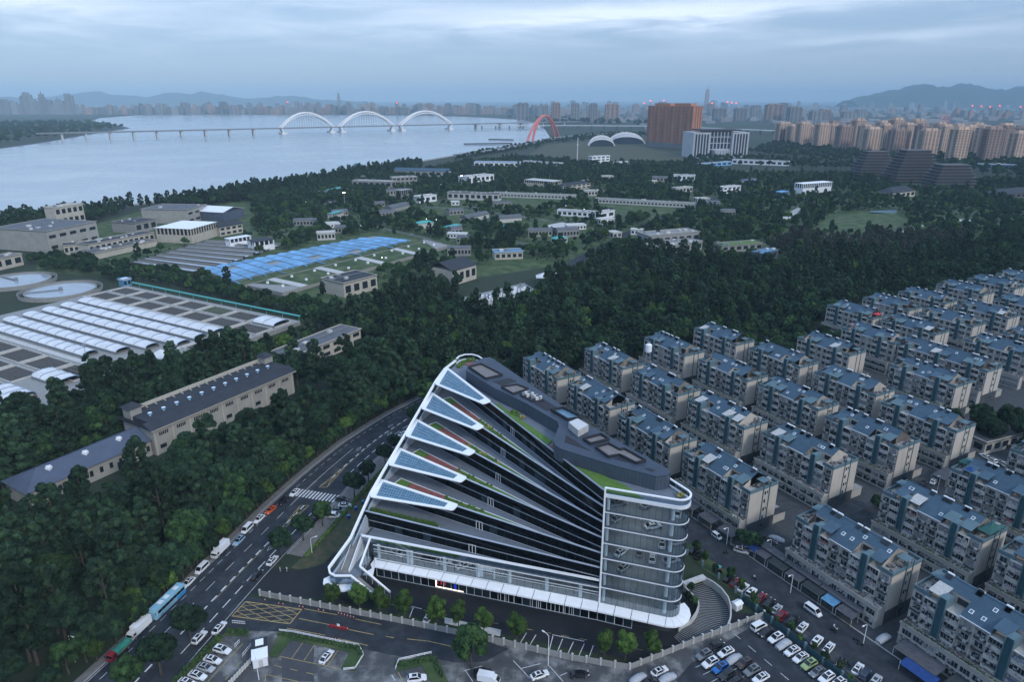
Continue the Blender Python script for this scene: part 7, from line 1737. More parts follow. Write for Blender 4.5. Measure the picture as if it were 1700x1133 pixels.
# ---- far towers with built facades
def slabtower(name, label, cat, A, B, depth, ytop, wall, floors, bays, wm='tower_window', crown=True, strips=False, group=None, notch=None, base=None):
    a = gp(*A).to_2d(); b = gp(*B).to_2d(); d = (b-a); L = d.length; d = d.normalized(); h = hz((a+b)/2, ytop); ang = math.atan2(d.y,d.x)
    o = thing(name, label, cat, (a.x,a.y,0), ang, group); ob('wall', MB().box(0,L,0,depth,0,h), wall, o)
    bw = L/bays; bw2 = max(bw,6); k2 = max(1,int(depth/bw2))
    for i in range(bays):      # one recessed strip of windows for each bay, cut by floors
        m_ = MB()
        for f in range(floors): m_.box(bw*(i+.22),bw*(i+.78),-0.35,0.02,h*(f+.3)/floors,h*(f+.75)/floors)
        ob('window_column', m_, wm, o)
    sx = 0 if (a.x+b.x)/2 > 0 else L
    for i in range(k2):
        m_ = MB()
        for f in range(floors): m_.box(sx-0.35,sx+0.35,depth*(i+.25)/k2,depth*(i+.75)/k2,h*(f+.3)/floors,h*(f+.75)/floors)
        ob('window_column', m_, wm, o)
    if strips:
        m_ = MB()
        for i in range(0,bays+1,2): m_.box(max(0,bw*i-1.2),bw*i+1.2,-2.5,0,h*0.12,h+1.5)
        ob('pier', m_, wall, o)
    if crown: ob('crown', MB().box(L*.1,L*.45,depth*.2,depth*.8,h,h+h*.05+2).box(L*.55,L*.9,depth*.2,depth*.8,h,h+h*.05+2).box(-0.6,L+0.6,-0.6,depth+0.6,h-1.0,h+0.6), wall, o)
    return o, h, L
o, h, L = slabtower('orange_tower_block','huge orange slab tower with dark grey base','tower block',(1073,243),(1146,249),34,176,'tower_orange',30,12,strips=True,wm='tower_orange_dark')
ob('base', MB().box(-1,L+1,-3,35,0,h*0.13), 'tower_grey', o)
m_ = MB()
for i in range(4): m_.box(-2.2,0,9*i,9*i+4,h*0.13,h+1)
for i in range(4): m_.box(L,L+2.2,9*i,9*i+4,h*0.13,h+1)
ob('side_pier', m_, 'tower_orange', o)
# white institute: two wings, centre with dark glass and flat hat
a = gp(1149,263); b = gp(1240,262); LL = (b-a).length; hI = hz((a+b)/2,216); ins = thing('institute_block','white institute building with dark glass centre and flat black roof','office',a,math.atan2((b-a).y,(b-a).x))
for x0,x1 in ((0,0.30),(0.70,1.0)):
    ob('wing', MB().box(LL*x0,LL*x1,0,70,0,hI*0.92), 'office_white', ins)
    for i in range(5): ob('window_strip', MB().box(LL*(x0+0.03+i*0.052),LL*(x0+0.06+i*0.052),-0.4,0,hI*.08,hI*.86), 'office_glass', ins)
ob('centre', MB().box(LL*0.3,LL*0.7,6,64,0,hI*0.97), 'office_glass', ins)
for i in range(7): ob('pier', MB().box(LL*(.305+i*.063),LL*(.32+i*.063),4.5,6,hI*.2,hI*.93), 'office_white', ins)
for i in range(3): ob('floor_band', MB().box(LL*.3,LL*.7,5,6,hI*(.3+.22*i),hI*(.33+.22*i)), 'office_white', ins)
ob('roof', MB().box(LL*0.14,LL*0.86,2,66,hI*0.97,hI*1.02), 'bronze_dark', ins); ob('portico', MB().box(LL*.36,LL*.64,-12,6,0,hI*.3), 'office_white', ins)
for i in range(6): ob('portico_column', MB().box(LL*(.37+i*.05),LL*(.38+i*.05),-14,-12,0,hI*.3), 'office_white', ins)
# stepped bronze museum: three tiers of floors that widen and narrow
def stepped(px0, px1, yb, yt, nf, label, taper, bulge=0.0):
    a = gp(px0,yb); b = gp(px1,yb); c = (a+b)/2; L = (b-a).length; h = hz(c,yt); o = thing('stepped_museum',label,'museum',c,0.05); fh = h/nf
    for f in range(nf):
        t_ = f/(nf-1); s_ = (1-taper*t_**1.3)+bulge*math.sin(math.pi*min(1,t_*1.3)); w_ = L/2*s_; d_ = L*0.30*s_
        ob('storey', MB().box(-w_*0.95,w_*0.95,-d_*0.9,d_*0.9,fh*f,fh*(f+0.62)), 'bronze_dark', o); ob('eave', MB().box(-w_,w_,-d_,d_,fh*(f+0.62),fh*(f+0.88)), 'bronze_edge', o)
        if f < nf-1: ob('column_ring', MB().box(-w_*0.8,w_*0.8,-d_*0.8,d_*0.8,fh*(f+0.88),fh*(f+1)), 'bronze_dark', o)
        fin = MB()
        for i in range(18): x = -w_*0.94+w_*1.88*i/17; fin.box(x-0.35,x+0.35,-d_*0.93,-d_*0.9,fh*f,fh*(f+0.62))
        ob('mullion', fin, 'bronze_edge', o)
    KEEP.append([Vector((c.x-L*.6,c.y-L*.45)),Vector((c.x+L*.6,c.y-L*.45)),Vector((c.x+L*.6,c.y+L*.5)),Vector((c.x-L*.6,c.y+L*.5))])
stepped(1472,1548,302,248,11,'tallest dark stepped museum block',0.44,0.05)
stepped(1415,1478,292,250,9,'left dark stepped museum block behind the tallest',0.45)
stepped(1538,1607,312,272,8,'right lower dark stepped museum block',0.32,0.06)
# residential ranks
T = [(1302,239,205,26),(1335,244,205,22),(1366,248,207,24),(1402,253,210,26),(1425,246,200,22),(1448,256,214,28),(1487,248,199,22),(1490,260,216,26),(1521,250,201,24),(1541,264,217,34),(1592,272,215,30),(1645,272,214,34),(1692,270,221,30),(1620,252,207,22),(1668,253,208,22),(1385,238,203,18),(1465,240,203,18),(1560,247,206,20),(1590,249,209,18),(1712,250,210,22)]
T += [(1319,240,209,18),(1351,243,210,18),(1384,246,208,18),(1413,243,206,18),(1437,249,209,18),(1469,250,208,18),(1506,252,207,18),(1531,254,209,18),(1568,258,210,20),(1609,258,211,18),(1632,260,212,18),(1669,262,212,20),(1698,262,213,18)]
ORD += ['twenty-first','twenty-second','twenty-third','twenty-fourth','twenty-fifth','twenty-sixth','twenty-seventh','twenty-eighth','twenty-ninth','thirtieth','thirty-first','thirty-second','thirty-third','thirty-fourth']
for i,(x,yb,yt,w_) in enumerate(T): slabtower('residential_tower','tan residential tower, '+ORD[i]+' of the ranks behind the museum','tower block',(x-w_*0.36,yb),(x+w_*0.36,yb-1),22,yt,'tower_tan' if i%4 != 3 else 'tower_brown',22,4,group='tan residential ranks')
T2 = [(923,204,172,14),(955,204,173,13),(985,204,173,12),(1016,204,174,22),(868,199,172,20),(905,201,177,10),(1150,196,180,22),(1195,200,181,20),(1230,201,180,18),(1285,203,174,26),(1320,204,178,20),(1358,206,185,22),(1370,200,182,16),(1300,196,172,12),(1255,196,176,14),(1180,191,172,9),(1430,196,182,14),(1410,200,186,20)]
for i,(x,yb,yt,w_) in enumerate(T2): slabtower('residential_tower','grey far tower block, '+ORD[i]+' of those beyond the expressway','tower block',(x-w_/2,yb),(x+w_/2,yb),60,yt,'tower_grey' if i%3 else 'tower_brown',14,3,group='grey towers beyond the expressway')
# distant skyline: individual towers from three shapes, then the low city as one mass
def far_mesh(k):
    mb = MB()
    if k == 0: mb.box(-.5,.5,-.5,.5,0,.93).box(-.3,.3,-.3,.3,.93,1.0); [mb.box(-.52+.26*i,-.42+.26*i,-.53,-.5,.05,.93) for i in range(4)]
    if k == 1: mb.box(-.5,.1,-.5,.5,0,1.0).box(.14,.5,-.4,.5,0,.9); [mb.box(-.5,.1,-.53,-.5,.08*i+.05,.08*i+.08) for i in range(11)]
    if k == 2: mb.box(-.5,.5,-.5,.5,0,.8).box(-.38,.38,-.38,.38,.8,.95).box(-.06,.06,-.06,.06,.95,1.08)
    return mb
FMS = {(k,m_): far_mesh(k).mesh('far_tower', M_(m_)) for k in range(3) for m_ in ('tower_grey','city_grey','tower_brown')}
r = random.Random(12)
def fartower(x, yb, yt, w_, label, group, k=None, m_=None):
    b = gp(x,yb); D = prj(b)[2]; h = hz(b,yt); wd = w_*D/FPX
    o = ob('far_tower', FMS[(r.randint(0,2) if k is None else k, m_ or r.choice(('tower_grey','city_grey','city_grey','tower_brown')))], loc=b, rot=r.uniform(-0.4,0.4), scale=(wd,wd*0.8,h)); tag(o,label,'tower',group)
for x,yt,w_ in ((10,164,22),(28,168,10),(44,158,8),(52,153,11),(60,162,9),(75,154,9),(84,165,12),(100,163,9),(110,167,10),(120,155,12),(68,170,9),(36,172,9),(92,172,12),(4,175,12),(128,172,8)): fartower(x,190,yt,w_,'high-rise of the far left business district','far left business district',m_='tower_grey')
x = 140
while x < 900:
    w_ = r.uniform(5,12); hgt = r.uniform(8,22)*(1.0 if x > 230 else 0.8); fartower(x, 190.5-r.uniform(0,1.5), 190-hgt*(1 if x<700 else 0.9), w_, 'tower of the pale skyline along the far bank', 'far bank skyline'); x += r.uniform(3.2,6.5)
for i in range(110):
    x = r.uniform(890,1720); yb = r.uniform(178,198); fartower(x, yb, yb-r.uniform(5,16), r.uniform(5,11), 'hazy tower of the far city on the plain', 'far city on the plain')
fartower(564,186,153,4,'slim lone skyscraper above the far bank','far bank landmarks',2); fartower(1172,182,146,6,'slim landmark skyscraper in the far haze','far plain landmarks',2)
# tower cranes with red lights, red truss
for i,(x,y) in enumerate(((1180,172),(1205,170),(1212,171),(1220,172),(1610,176),(1625,177),(1640,178),(1655,176),(1690,178),(1078,168),(1068,172),(480,170),(660,171),(1100,168))):
    b = gp(x,196); h = hz(b,y); o = thing('beacon_tower','slender mast with a red light on the far plain','mast',b,0,'red beacons of the far city'); ob('mast', MB().bar((0,0,0),(0,0,h),4,2,4), 'tower_grey', o); ob('beacon', MB().bar((0,0,h),(0,0,h+6),3.2,3.2,6), 'aviation_red', o)
b = gp(1567,208); h = hz(b,189); o = thing('red_truss','red lattice frame standing among the far towers','frame',b); D = prj(b)[2]; s_ = D/FPX
for q in (-9,0,9): ob('leg', MB().bar((q*s_,0,0),(q*s_*0.6,0,h),2.5,2.0,4), 'arch_red', o)
for z_ in (.3,.6,.9): ob('brace', MB().bar((-9*s_*(1-.4*z_),0,h*z_),(9*s_*(1-.4*z_),0,h*z_),2,2,4), 'arch_red', o)
ct = MB(); rr = np.random.default_rng(5)
for _ in range(3600):
    x = rr.uniform(-150,1850); yb = 170.5+rr.exponential(12)
    if yb > 232 or (x < 900 and yb > 189): continue
    if x > 850 and yb > 205 and x < 1290: continue
    b = gp(x,yb); D = b.y
    s1, s2 = rr.uniform(12,45,2); hh_ = rr.uniform(8,28)
    ct.box(b.x-s1,b.x+s1,b.y-s2,b.y+s2,0,hh_)
o = ob('distant_city', ct, 'city_roof'); tag(o,'mass of low roofs of the far city','city',None,'stuff')
# hills
def hill(px, ybase, dist, label, seed):
    q0 = (ybase-166.5)/FPX; m_ = MB(); rr = random.Random(seed); k = len(px); D = dist; rows = 7; base = []
    for x, yt in px:
        X = (x-850)/FPX*D/0.9435*0.9435
        h = CAM_H+(166.5-yt)/FPX*D*0.88
        base.append((X,max(0,h)))
    for j in range(rows):
        t_ = j/(rows-1); 
        for X, h in base: m_.v.append((X*(1+0.06*(t_-0.5)), D*(0.93+0.14*t_), h*math.sin(math.pi*t_)**0.8*(1+0.06*rr.uniform(-1,1)) if 0<j<rows-1 else 0))
    for j in range(rows-1):
        for i in range(k-1): m_.f.append((j*k+i,j*k+i+1,(j+1)*k+i+1,(j+1)*k+i))
    o = ob('hill', m_, 'hill_wood', smooth=True); tag(o,label,None,None,'structure')
import itertools
def ridge(ctrl, step, amp, seed):
    rr = random.Random(seed); out = []
    for (x0,y0),(x1,y1) in zip(ctrl, ctrl[1:]):
        k = max(1,int((x1-x0)/step))
        for i in range(k): t_ = i/k; out.append((x0+(x1-x0)*t_, y0+(y1-y0)*(0.5-0.5*math.cos(math.pi*t_))+rr.uniform(-amp,amp)))
    return out+[ctrl[-1]]
hill(ridge([(1375,167),(1400,158),(1440,150),(1490,139),(1520,144),(1555,139),(1590,146),(1620,149),(1655,140),(1690,147),(1760,155),(1900,168)],7,0.8,1), 167, 13000, 'long wooded hill on the right horizon', 1)
hill(ridge([(90,167),(130,160),(160,156),(200,151),(235,157),(280,161),(320,152),(350,156),(365,152),(400,158),(440,163),(500,158),(560,165),(620,168)],8,0.8,2), 167, 20000, 'pale blue hills on the left horizon', 2)
hill(ridge([(-300,165),(-100,160),(0,163),(60,160),(100,166)],12,0.8,3), 167, 18000, 'far hills at the left edge', 3)
# ================================================================ planting
def pxpoly(*px): return [gp(x,y).to_2d() for x,y in px]
def blocked(x, y):
    for P in KEEPB:
        if P[0] < x < P[1] and P[2] < y < P[3] and inpoly(x, y, P[4]): return True
    return False
KEEP.append([p.to_2d() for p in ([gp(x,y) for x,y in bank_px]+[gp(x,y) for x,y in far_px])])
KEEPB = [(min(p[0] for p in P),max(p[0] for p in P),min(p[1] for p in P),max(p[1] for p in P),P) for P in KEEP]
SC = []   # (x, y, kind, variant, scale)
def scatter(poly, step, mix, smin, smax, seed, dens=1.0):
    rr = random.Random(seed); x0 = min(p[0] for p in poly); x1 = max(p[0] for p in poly); y0 = min(p[1] for p in poly); y1 = max(p[1] for p in poly)
    y = y0
    while y < y1:
        x = x0
        while x < x1:
            X = x+rr.uniform(-.45,.45)*step; Y = y+rr.uniform(-.45,.45)*step; x += step
            if rr.random() > dens or not inpoly(X,Y,poly): continue
            q = prj((X,Y,6))
            if q is None or not (-60 < q[0] < 1760 and q[1] < 1240): continue
            if blocked(X,Y): continue
            k, v = rr.choice(mix); SC.append((X,Y,k,v,rr.uniform(smin,smax)))
        y += step
RD = ('round',0); RM = ('round',1); RD2 = ('round',2); RF = ('round',3); T0 = ('tall',0); T1 = ('tall',1); T2_ = ('tall',2); TG = ('tall',3)
roadL = [p for p in offs(RLs,4.0)]
near = [p for p in roadL if p.y < 300]
wood1 = near+[Vector((-60,330)),Vector((-100,345)),Vector((-135,330)),Vector((-185,300)),Vector((-230,262)),Vector((-330,230)),Vector((-300,80)),Vector((-115,80))]
scatter(wood1, 7.0, [RD,RD,RD2,T0,T1,T2_,RM,RD2,T0], 1.1, 1.85, 1)
scatter([p for p in offs(RLs,2.4) if p.y < 300]+[p for p in offs(RLs,8.0) if p.y < 300][::-1], 4.4, [RM,RD,RF,RM,RD2], 0.75, 1.05, 11)
for i_ in range(6, int(plen(RLs)/6)):
    p_, d_ = samp(offs(RLs,2.3), i_*6.2 if i_*6.2 < plen(RLs)-5 else 50)
    if p_.y < 290: SC.append((p_.x,p_.y,'round',(1,0,3,2)[i_%4],0.72+0.1*(i_%3)))
# low trees in front of the works hall
KEEPB_ = KEEPB; KEEPB = []
scatter([gq(-50,-24),gq(68,-25),gq(68,-9),gq(-50,-8)], 6.0, [RM,RD,RD2], 0.42, 0.68, 51)
KEEPB = KEEPB_
# round clipped row between the long hall and the basins
rowp = [gq(s, HD+6+((s*7)%3)) for s in np.arange(-44,72,4.6)]
for i,p_ in enumerate(rowp): SC.append((p_.x,p_.y,'round',1,0.72)); SC.append((p_.x+ng.x*5,p_.y+ng.y*5,'round',0,0.8))
wood2 = pxpoly((440,610),(520,560),(600,548),(640,500),(730,485),(760,520),(860,512),(930,470),(1000,440),(1130,425),(1260,452),(1360,430),(1480,440),(1720,395),(1800,420),(1760,470))+([p for p in offs(RLs,5) if 285 < p.y < 297]+[p for p in offs(RLs,-7.5) if p.y >= 297])[::-1]
scatter(wood2, 7.4, [T0,T1,T0,RM,T2_,RD,RD2,RM,RF,T1], 0.85, 1.5, 2)
scatter([p for p in offs(RRs,-7) if 262 < p.y < 271]+[p for p in offs(RRs,7.5) if p.y >= 271]+[uvp(262,560).to_2d(),uvp(262,330).to_2d(),uvp(262,140).to_2d(),Vector((-10,262))], 6.2, [RD,RD2,T0,RM,T2_], 0.95, 1.4, 3)
mid = pxpoly((200,470),(330,470),(520,500),(640,470),(730,455),(850,430),(960,440),(1100,420),(1250,420),(1250,300),(1140,270),(1000,275),(860,262),(760,272),(640,300),(420,330),(420,390),(330,400),(205,440))
scatter(mid, 7.6, [RD,RM,RM,RD2,RD,RF,T2_,RM], 0.55, 1.15, 4, 0.74)
scatter(pxpoly((200,466),(330,472),(480,500),(560,520),(500,540),(430,515),(215,462)), 6.0, [RD,RM,RD2,RM], 0.7, 1.1, 12)
scatter(pxpoly((0,440),(110,425),(215,452),(215,475),(130,455),(0,452)), 7, [RD,RM,RD2], 0.7, 1.1, 13)
scatter(pxpoly((500,545),(620,520),(720,470),(760,480),(740,510),(620,560),(600,572)), 6.2, [RD,RM,T0,RD2], 0.8, 1.2, 14)
riv = pxpoly((-60,395),(0,372),(150,357),(320,334),(480,309),(600,288),(700,274),(700,282),(600,300),(480,325),(330,345),(230,345),(150,372),(40,385),(0,400),(-60,420))
scatter(riv, 7.0, [T0,RD,RD2,T1,RM], 1.0, 1.5, 5)
scatter(pxpoly((480,312),(600,292),(690,280),(690,300),(600,330),(420,345),(410,325)), 8.0, [RD,RM,RD2,RM], 0.9, 1.3, 15)
park = pxpoly((1160,420),(1260,440),(1400,425),(1720,390),(1720,300),(1640,300),(1520,318),(1420,290),(1300,290),(1200,290),(1150,275),(1150,300),(1250,330))
scatter(park, 8.2, [RD,RD,RM,RD2,RM,RF,T0], 0.6, 1.15, 6, 0.74)
scatter(pxpoly((1260,430),(1300,400),(1420,398),(1600,402),(1600,425),(1480,440),(1330,425)), 8.0, [TG,TG,TG,RD], 0.8, 1.15, 7)
scatter(pxpoly((860,275),(990,276),(1150,275),(1310,280),(1420,284),(1420,272),(1250,262),(1000,258),(870,266)), 13, [RD,RM,RD2], 0.9, 1.5, 8, 0.55)
scatter(pxpoly((1240,255),(1420,272),(1720,300),(1760,280),(1720,268),(1450,255),(1290,236)), 16, [RD,RD2,RM], 1.0, 1.7, 9, 0.75)
scatter(pxpoly((740,272),(830,256),(960,240),(1070,228),(1100,222),(1000,222),(900,236),(780,258)), 16, [RD,RD2,RM], 0.9, 1.5, 10, 0.6)
scatter(pxpoly((700,195.5),(900,200),(900,206),(1080,212),(1080,206),(950,200),(700,192)), 70, [RD,RM], 2.2, 3.6, 16, 0.7)
scatter(pxpoly((-40,246),(60,234),(140,222),(205,213),(150,205),(60,205),(-40,208)), 45, [RD,RM], 1.6, 3.0, 17, 0.85)
scatter(mid, 5.4, [RM,RF,RD,RM], 0.16, 0.42, 41, 0.5)
scatter(park, 6.5, [RM,RF,RD,RM], 0.16, 0.42, 42, 0.4)
# trees on the open ground at the upper edge of the estate
scatter([uvp(*q_).to_2d() for q_ in ((224,272),(262,270),(262,345),(252,345),(244,338),(224,342))], 6.5, [RD,RM,RD2,RM], 0.6, 1.1, 31, 0.9)
scatter([uvp(*q_).to_2d() for q_ in ((254,340),(300,340),(300,600),(250,600))], 7.0, [RD,RD2,T0,RM], 0.9, 1.3, 32)
scatter([uvp(*q_).to_2d() for q_ in ((262,268),(285,268),(285,345),(262,345))], 6.5, [RD,RD2,T0,RM], 0.9, 1.3, 33)
# estate trees
for (u_,v_,s_) in ((118.5,147.6,0.85),(116.2,149.5,0.75),(118,283,1.5),(126,290,1.5),(111,292,1.4),(134,284,1.2),(120,300,1.4),(105,284,1.2),(100,296,1.3),(128,276,1.0),(97,282,1.0),(140,276,0.8),(262,270,1.0),(258,285,0.9),(150,170,0.6),(112,203,0.6),(252,262,0.8)):
    p_ = uvp(u_,v_); SC.append((p_.x,p_.y,'round',0,s_))
SC.sort(key=lambda t_: prj((t_[0],t_[1],8))[2]/t_[4]**0.5)
NEAR = SC[:300]; REST = SC[300:]
r = random.Random(8)
for X,Y,k,v,s_ in NEAR:
    side = 'estate' if X > 30 else 'wood'
    dk_ = min((Vector((X,Y))-p_).length for p_ in RLs); gs_ = (Vector((X,Y))-G0).dot(dg); gt_ = (Vector((X,Y))-G0).dot(ng)
    zone = 'among the apartment blocks' if side == 'estate' else ('at the wooded kerb of the main road' if dk_ < 9 else ('behind the long works hall, towards the basins' if gt_ > 15 else ('below the low works wing' if gs_ < 0 and gt_ > -35 else ('between the long works hall and the road' if 0 <= gs_ < 70 else ('in the wood beyond the end of the long works hall' if gs_ >= 70 else 'deep in the wood at the lower left')))))
    tone = {('round',0):'dark round',('round',1):'mid green round',('round',2):'dark bushy',('round',3):'fresh green',('tall',0):'tall feathery',('tall',1):'tall slender',('tall',2):'tall dark',('tall',3):'tall grey'}[(k,v)]
    tree(k, v, (X,Y), s_, r.uniform(0,6.28), tone+' tree '+zone, tone+' trees '+zone.split(',')[0], r.uniform(0.9,1.12))
# the rest of the woodland as one instanced mass
src = bpy.data.collections.new('woodland_sources'); idx = {}
for i,(k,v) in enumerate([(k,v) for k in ('round','tall') for v in range(4)]):
    so = bpy.data.objects.new('%02d_source'%i, LOWV[k][v]); src.objects.link(so); idx[(k,v)] = i
me = bpy.data.meshes.new('woodland'); me.from_pydata([(X,Y,0) for X,Y,*_ in REST], [], [])
at_i = me.attributes.new('pick','INT','POINT'); at_i.data.foreach_set('value', [idx[(k,v)] for _,_,k,v,_ in REST])
at_s = me.attributes.new('size','FLOAT','POINT'); at_s.data.foreach_set('value', [s_ for *_,s_ in REST])
at_r = me.attributes.new('turn','FLOAT','POINT'); at_r.data.foreach_set('value', [r.uniform(0,6.28) for _ in REST])
wl = bpy.data.objects.new('woodland', me); COL.objects.link(wl); tag(wl,'dense dark green woodland spreading over the works and the park','woodland',None,'stuff')
gt = bpy.data.node_groups.new('woodland','GeometryNodeTree'); gt.interface.new_socket('Geometry',in_out='INPUT',socket_type='NodeSocketGeometry'); gt.interface.new_socket('Geometry',in_out='OUTPUT',socket_type='NodeSocketGeometry')
gi = gt.nodes.new('NodeGroupInput'); go = gt.nodes.new('NodeGroupOutput'); ip = gt.nodes.new('GeometryNodeInstanceOnPoints'); ci = gt.nodes.new('GeometryNodeCollectionInfo')
ci.inputs['Collection'].default_value = src; ci.inputs['Separate Children'].default_value = True; ci.inputs['Reset Children'].default_value = True
def attr(nm, ty):
    n_ = gt.nodes.new('GeometryNodeInputNamedAttribute'); n_.data_type = ty; n_.inputs[0].default_value = nm; return n_.outputs[0]
ip.inputs['Pick Instance'].default_value = True
cx = gt.nodes.new('ShaderNodeCombineXYZ'); gt.links.new(attr('turn','FLOAT'), cx.inputs[2])
er = gt.nodes.new('FunctionNodeEulerToRotation'); gt.links.new(cx.outputs[0], er.inputs[0]); gt.links.new(er.outputs[0], ip.inputs['Rotation'])
gt.links.new(attr('size','FLOAT'), ip.inputs['Scale']); gt.links.new(attr('pick','INT'), ip.inputs['Instance Index'])
gt.links.new(gi.outputs[0], ip.inputs['Points']); gt.links.new(ci.outputs[0], ip.inputs['Instance']); gt.links.new(ip.outputs[0], go.inputs[0])
md = wl.modifiers.new('scatter','NODES'); md.node_group = gt
# street trees with their own places
ST = [(468,924,1.0,'round',0,'pavement tree beside the white sedan on the main road'),(504,898,0.95,'round',0,'pavement tree beside the black van'),(536,874,0.9,'round',1,'pavement tree over the zebra crossing'),(589,828,1.05,'round',0,'pavement tree beside the footway bay'),(612,802,0.9,'round',0,'pavement tree next up from the footway bay'),(640,775,0.95,'round',0,'pavement tree by the far parked cars'),(655,752,0.8,'round',0,'pavement tree beyond the far parked cars'),(693,712,1.1,'round',0,'last pavement tree before the building tip'),(318,1068,1.15,'round',0,'kerbside tree above the half hidden white car'),(268,1122,1.2,'round',0,'kerbside tree at the lower edge of the road'),(220,1150,1.0,'round',1,'kerbside tree cut by the lower edge'),(783,1110,1.25,'round',1,'big tree at the end of the access road')]
for x,y,s_,k,v,lb in ST: q = gp(x,y); tree(k,v,q,s_*1.05,x*0.37,lb)
FT = [(553,1011,'first'),(597,1016,'second'),(632,1024,'third'),(672,1030,'fourth'),(727,1040,'fifth'),(761,1044,'sixth'),(803,1054,'seventh'),(857,1068,'eighth'),(1003,1093,'ninth'),(1037,1099,'tenth'),(1080,1092,'eleventh')]
for x,y,o_ in FT: q = gp(x,y); tree('small', 1, q, 1.3+0.25*((x*7)%5)/5, x*0.7, 'small forecourt tree inside the pale fence, '+o_+' from the road')
for i,(x,y) in enumerate(((1141,1000),(1147,985),(1152,1008))): tree('small',0,gp(x,y),0.6,i,'shrubby tree between the tower foot and the ramp, '+ORD[i]+' of three')
# verge shrubs along the lane
for i in range(11):
    p_ = uvp(101+4.7*i, 132.4+(i%3)*0.8); tree('small', i%3, p_, 0.55+0.12*(i%3), i*1.3, 'bushy shrub on the verge between the lane cars and the ramp','verge shrubs')
for i in range(9):
    p_ = uvp(70+3.6*i, 131.0+(i%2)*1.0); tree('small', (i+1)%3, p_, 0.42+0.1*(i%3), i*2.3, 'low shrub between the car park hedge row and the lane','car park shrubs')
# planting bed inside the fence
bed = FEN[2:6]; struct('planting_bed', MB().ribbon([p+Vector((0.1,0.4)) for p in bed], [p+Vector((0.9,3.2)) for p in bed], 0.05), 'ground_earth', 'dark planting bed inside the fence')
hedge('hedge', [p+Vector((0.3,1.2)) for p in FEN[1:4]], 1.4, 0.6, 'leaf_hedge', 'low dark shrubs along the inside of the pale fence', dens=8, seed=9)
struct('pale_paving', MB().ribbon([gp(738,1036),gp(830,1058)], [gp(738,1026),gp(832,1047)], 0.07), 'concrete_pale', 'pale paved strip behind the forecourt trees')
# white fence wall glimpsed along the wooded kerb
wf = thing('roadside_wall','white boundary wall glimpsed under the roadside trees','wall',(RLs[20].x-4,RLs[20].y,0)); wl_ = offs(RLs,6.6)
for a,b in [c_ for c_ in list(zip(wl_,wl_[1:]))[6:34] if c_[1].y < 215]: wob('wall_panel', MB().wall(a,b-(b-a).normalized()*0.3,0.25,0,1.9), 'concrete', wf); wob('pier', MB().box(b.x-.25,b.x+.25,b.y-.25,b.y+.25,0,2.2), 'concrete_pale', wf)
# street lamps
def lamp(px, py, label, h=8.0, ang=0.0):
    o = thing('street_lamp', label, 'street lamp', gp(px,py), ang); ob('pole', MB().bar((0,0,0),(0,0,h),0.11,0.07,6), 'white_metal', o); ob('arm', MB().tube([(0,0,h),(0.7,0,h+0.35),(1.5,0,h+0.4)],0.06,5), 'white_metal', o); ob('lamp_head', MB().box(1.3,2.1,-0.14,0.14,h+0.32,h+0.46), 'white_metal', o)
for i,(x,y,h_,a_) in enumerate(((910,1106,9,2.4),(1312,985,6,-2.6),(1433,1070,6,-2.6),(1206,905,6,-2.6),(430,1130,7,2.2),(256,990,8,-0.4),(125,1100,8,-0.4),(518,919,5,0.5),(1277,925,6,-2.6),(1555,820,7,-2.6))):
    lamp(x,y,['pole lamp in the car park beside the fence','lamp post beside the bright blue awning','lamp post beside the pale gazebo','lamp post beside the small white van','dark lamp post by the guard booth','lamp above the pale blue coach','lamp over the wood at the lower left','white post on the lawn','lamp post at the side lane corner','lamp post over the inner side lane'][i],h_,a_)
# guard booth, cabinet, barriers, bollards
q = gp(433,1098); gb2 = thing('guard_booth','white guard booth with glazed black kiosk behind','booth',q,0.35); ob('hut', MB().box(-1.7,1.7,-2.2,1.2,0,2.7), 'white_metal', gb2); ob('hut_roof', MB().box(-1.9,1.9,-2.4,1.3,2.7,2.85), 'white_paint', gb2); ob('kiosk', MB().box(-1.5,1.6,1.25,4.2,0,2.9), 'flat_window', gb2); ob('kiosk_roof', MB().box(-1.8,1.9,1.31,4.5,2.9,3.1), 'roof_dark', gb2); ob('skylight', MB().box(-0.9,1.0,1.8,4.0,3.1,3.2), 'white_paint', gb2); ob('door', MB().box(-0.4,0.6,-2.24,-2.2,0.05,2.1), 'concrete_pale', gb2)
q = gp(1223,1011); cbx = thing('utility_cabinet','white utility cabinet with pitched lid on the verge','cabinet',q,GROT); ob('box', MB().box(-1.1,1.1,-0.9,0.9,0,1.9), 'white_metal', cbx); ob('lid', MB().add([(-1.3,-1.1,1.9),(1.3,-1.1,1.9),(1.3,1.1,1.9),(-1.3,1.1,1.9),(-1.3,0,2.4),(1.3,0,2.4)], [(0,1,5,4),(2,3,4,5),(1,2,5),(3,0,4),(3,2,1,0)]), 'white_metal', cbx); ob('door', MB().box(-0.5,0.5,-0.93,-0.9,0.2,1.6), 'concrete_pale', cbx)
def barrier(px, label):
    a, b = gp(*px[0]), gp(*px[1]); o = thing('crowd_barrier',label,'barrier',a); wob('rail', MB().wall(a,b,0.07,0.95,1.05).wall(a,b,0.07,0.3,0.38), 'white_paint', o); k = int((b-a).length/0.5); m_ = MB()
    for i in range(k+1): q_ = lerp(a,b,i/max(1,k)); m_.bar((q_.x,q_.y,0),(q_.x,q_.y,1.0),0.03,n=4)
    wob('bars', m_, 'white_paint', o)
barrier(((386,1036),(407,1038)),'white crowd barrier at the car park gate'); barrier(((390,1077),(398,1068)),'white crowd barrier beside the first white car'); barrier(((403,1092),(417,1075)),'long white rail in the car park lane')
lw2 = thing('divider_fence','long white divider fence below the guard booth','fence',gp(420,1110)); fa, fb_ = gp(424,1094), gp(372,1150)
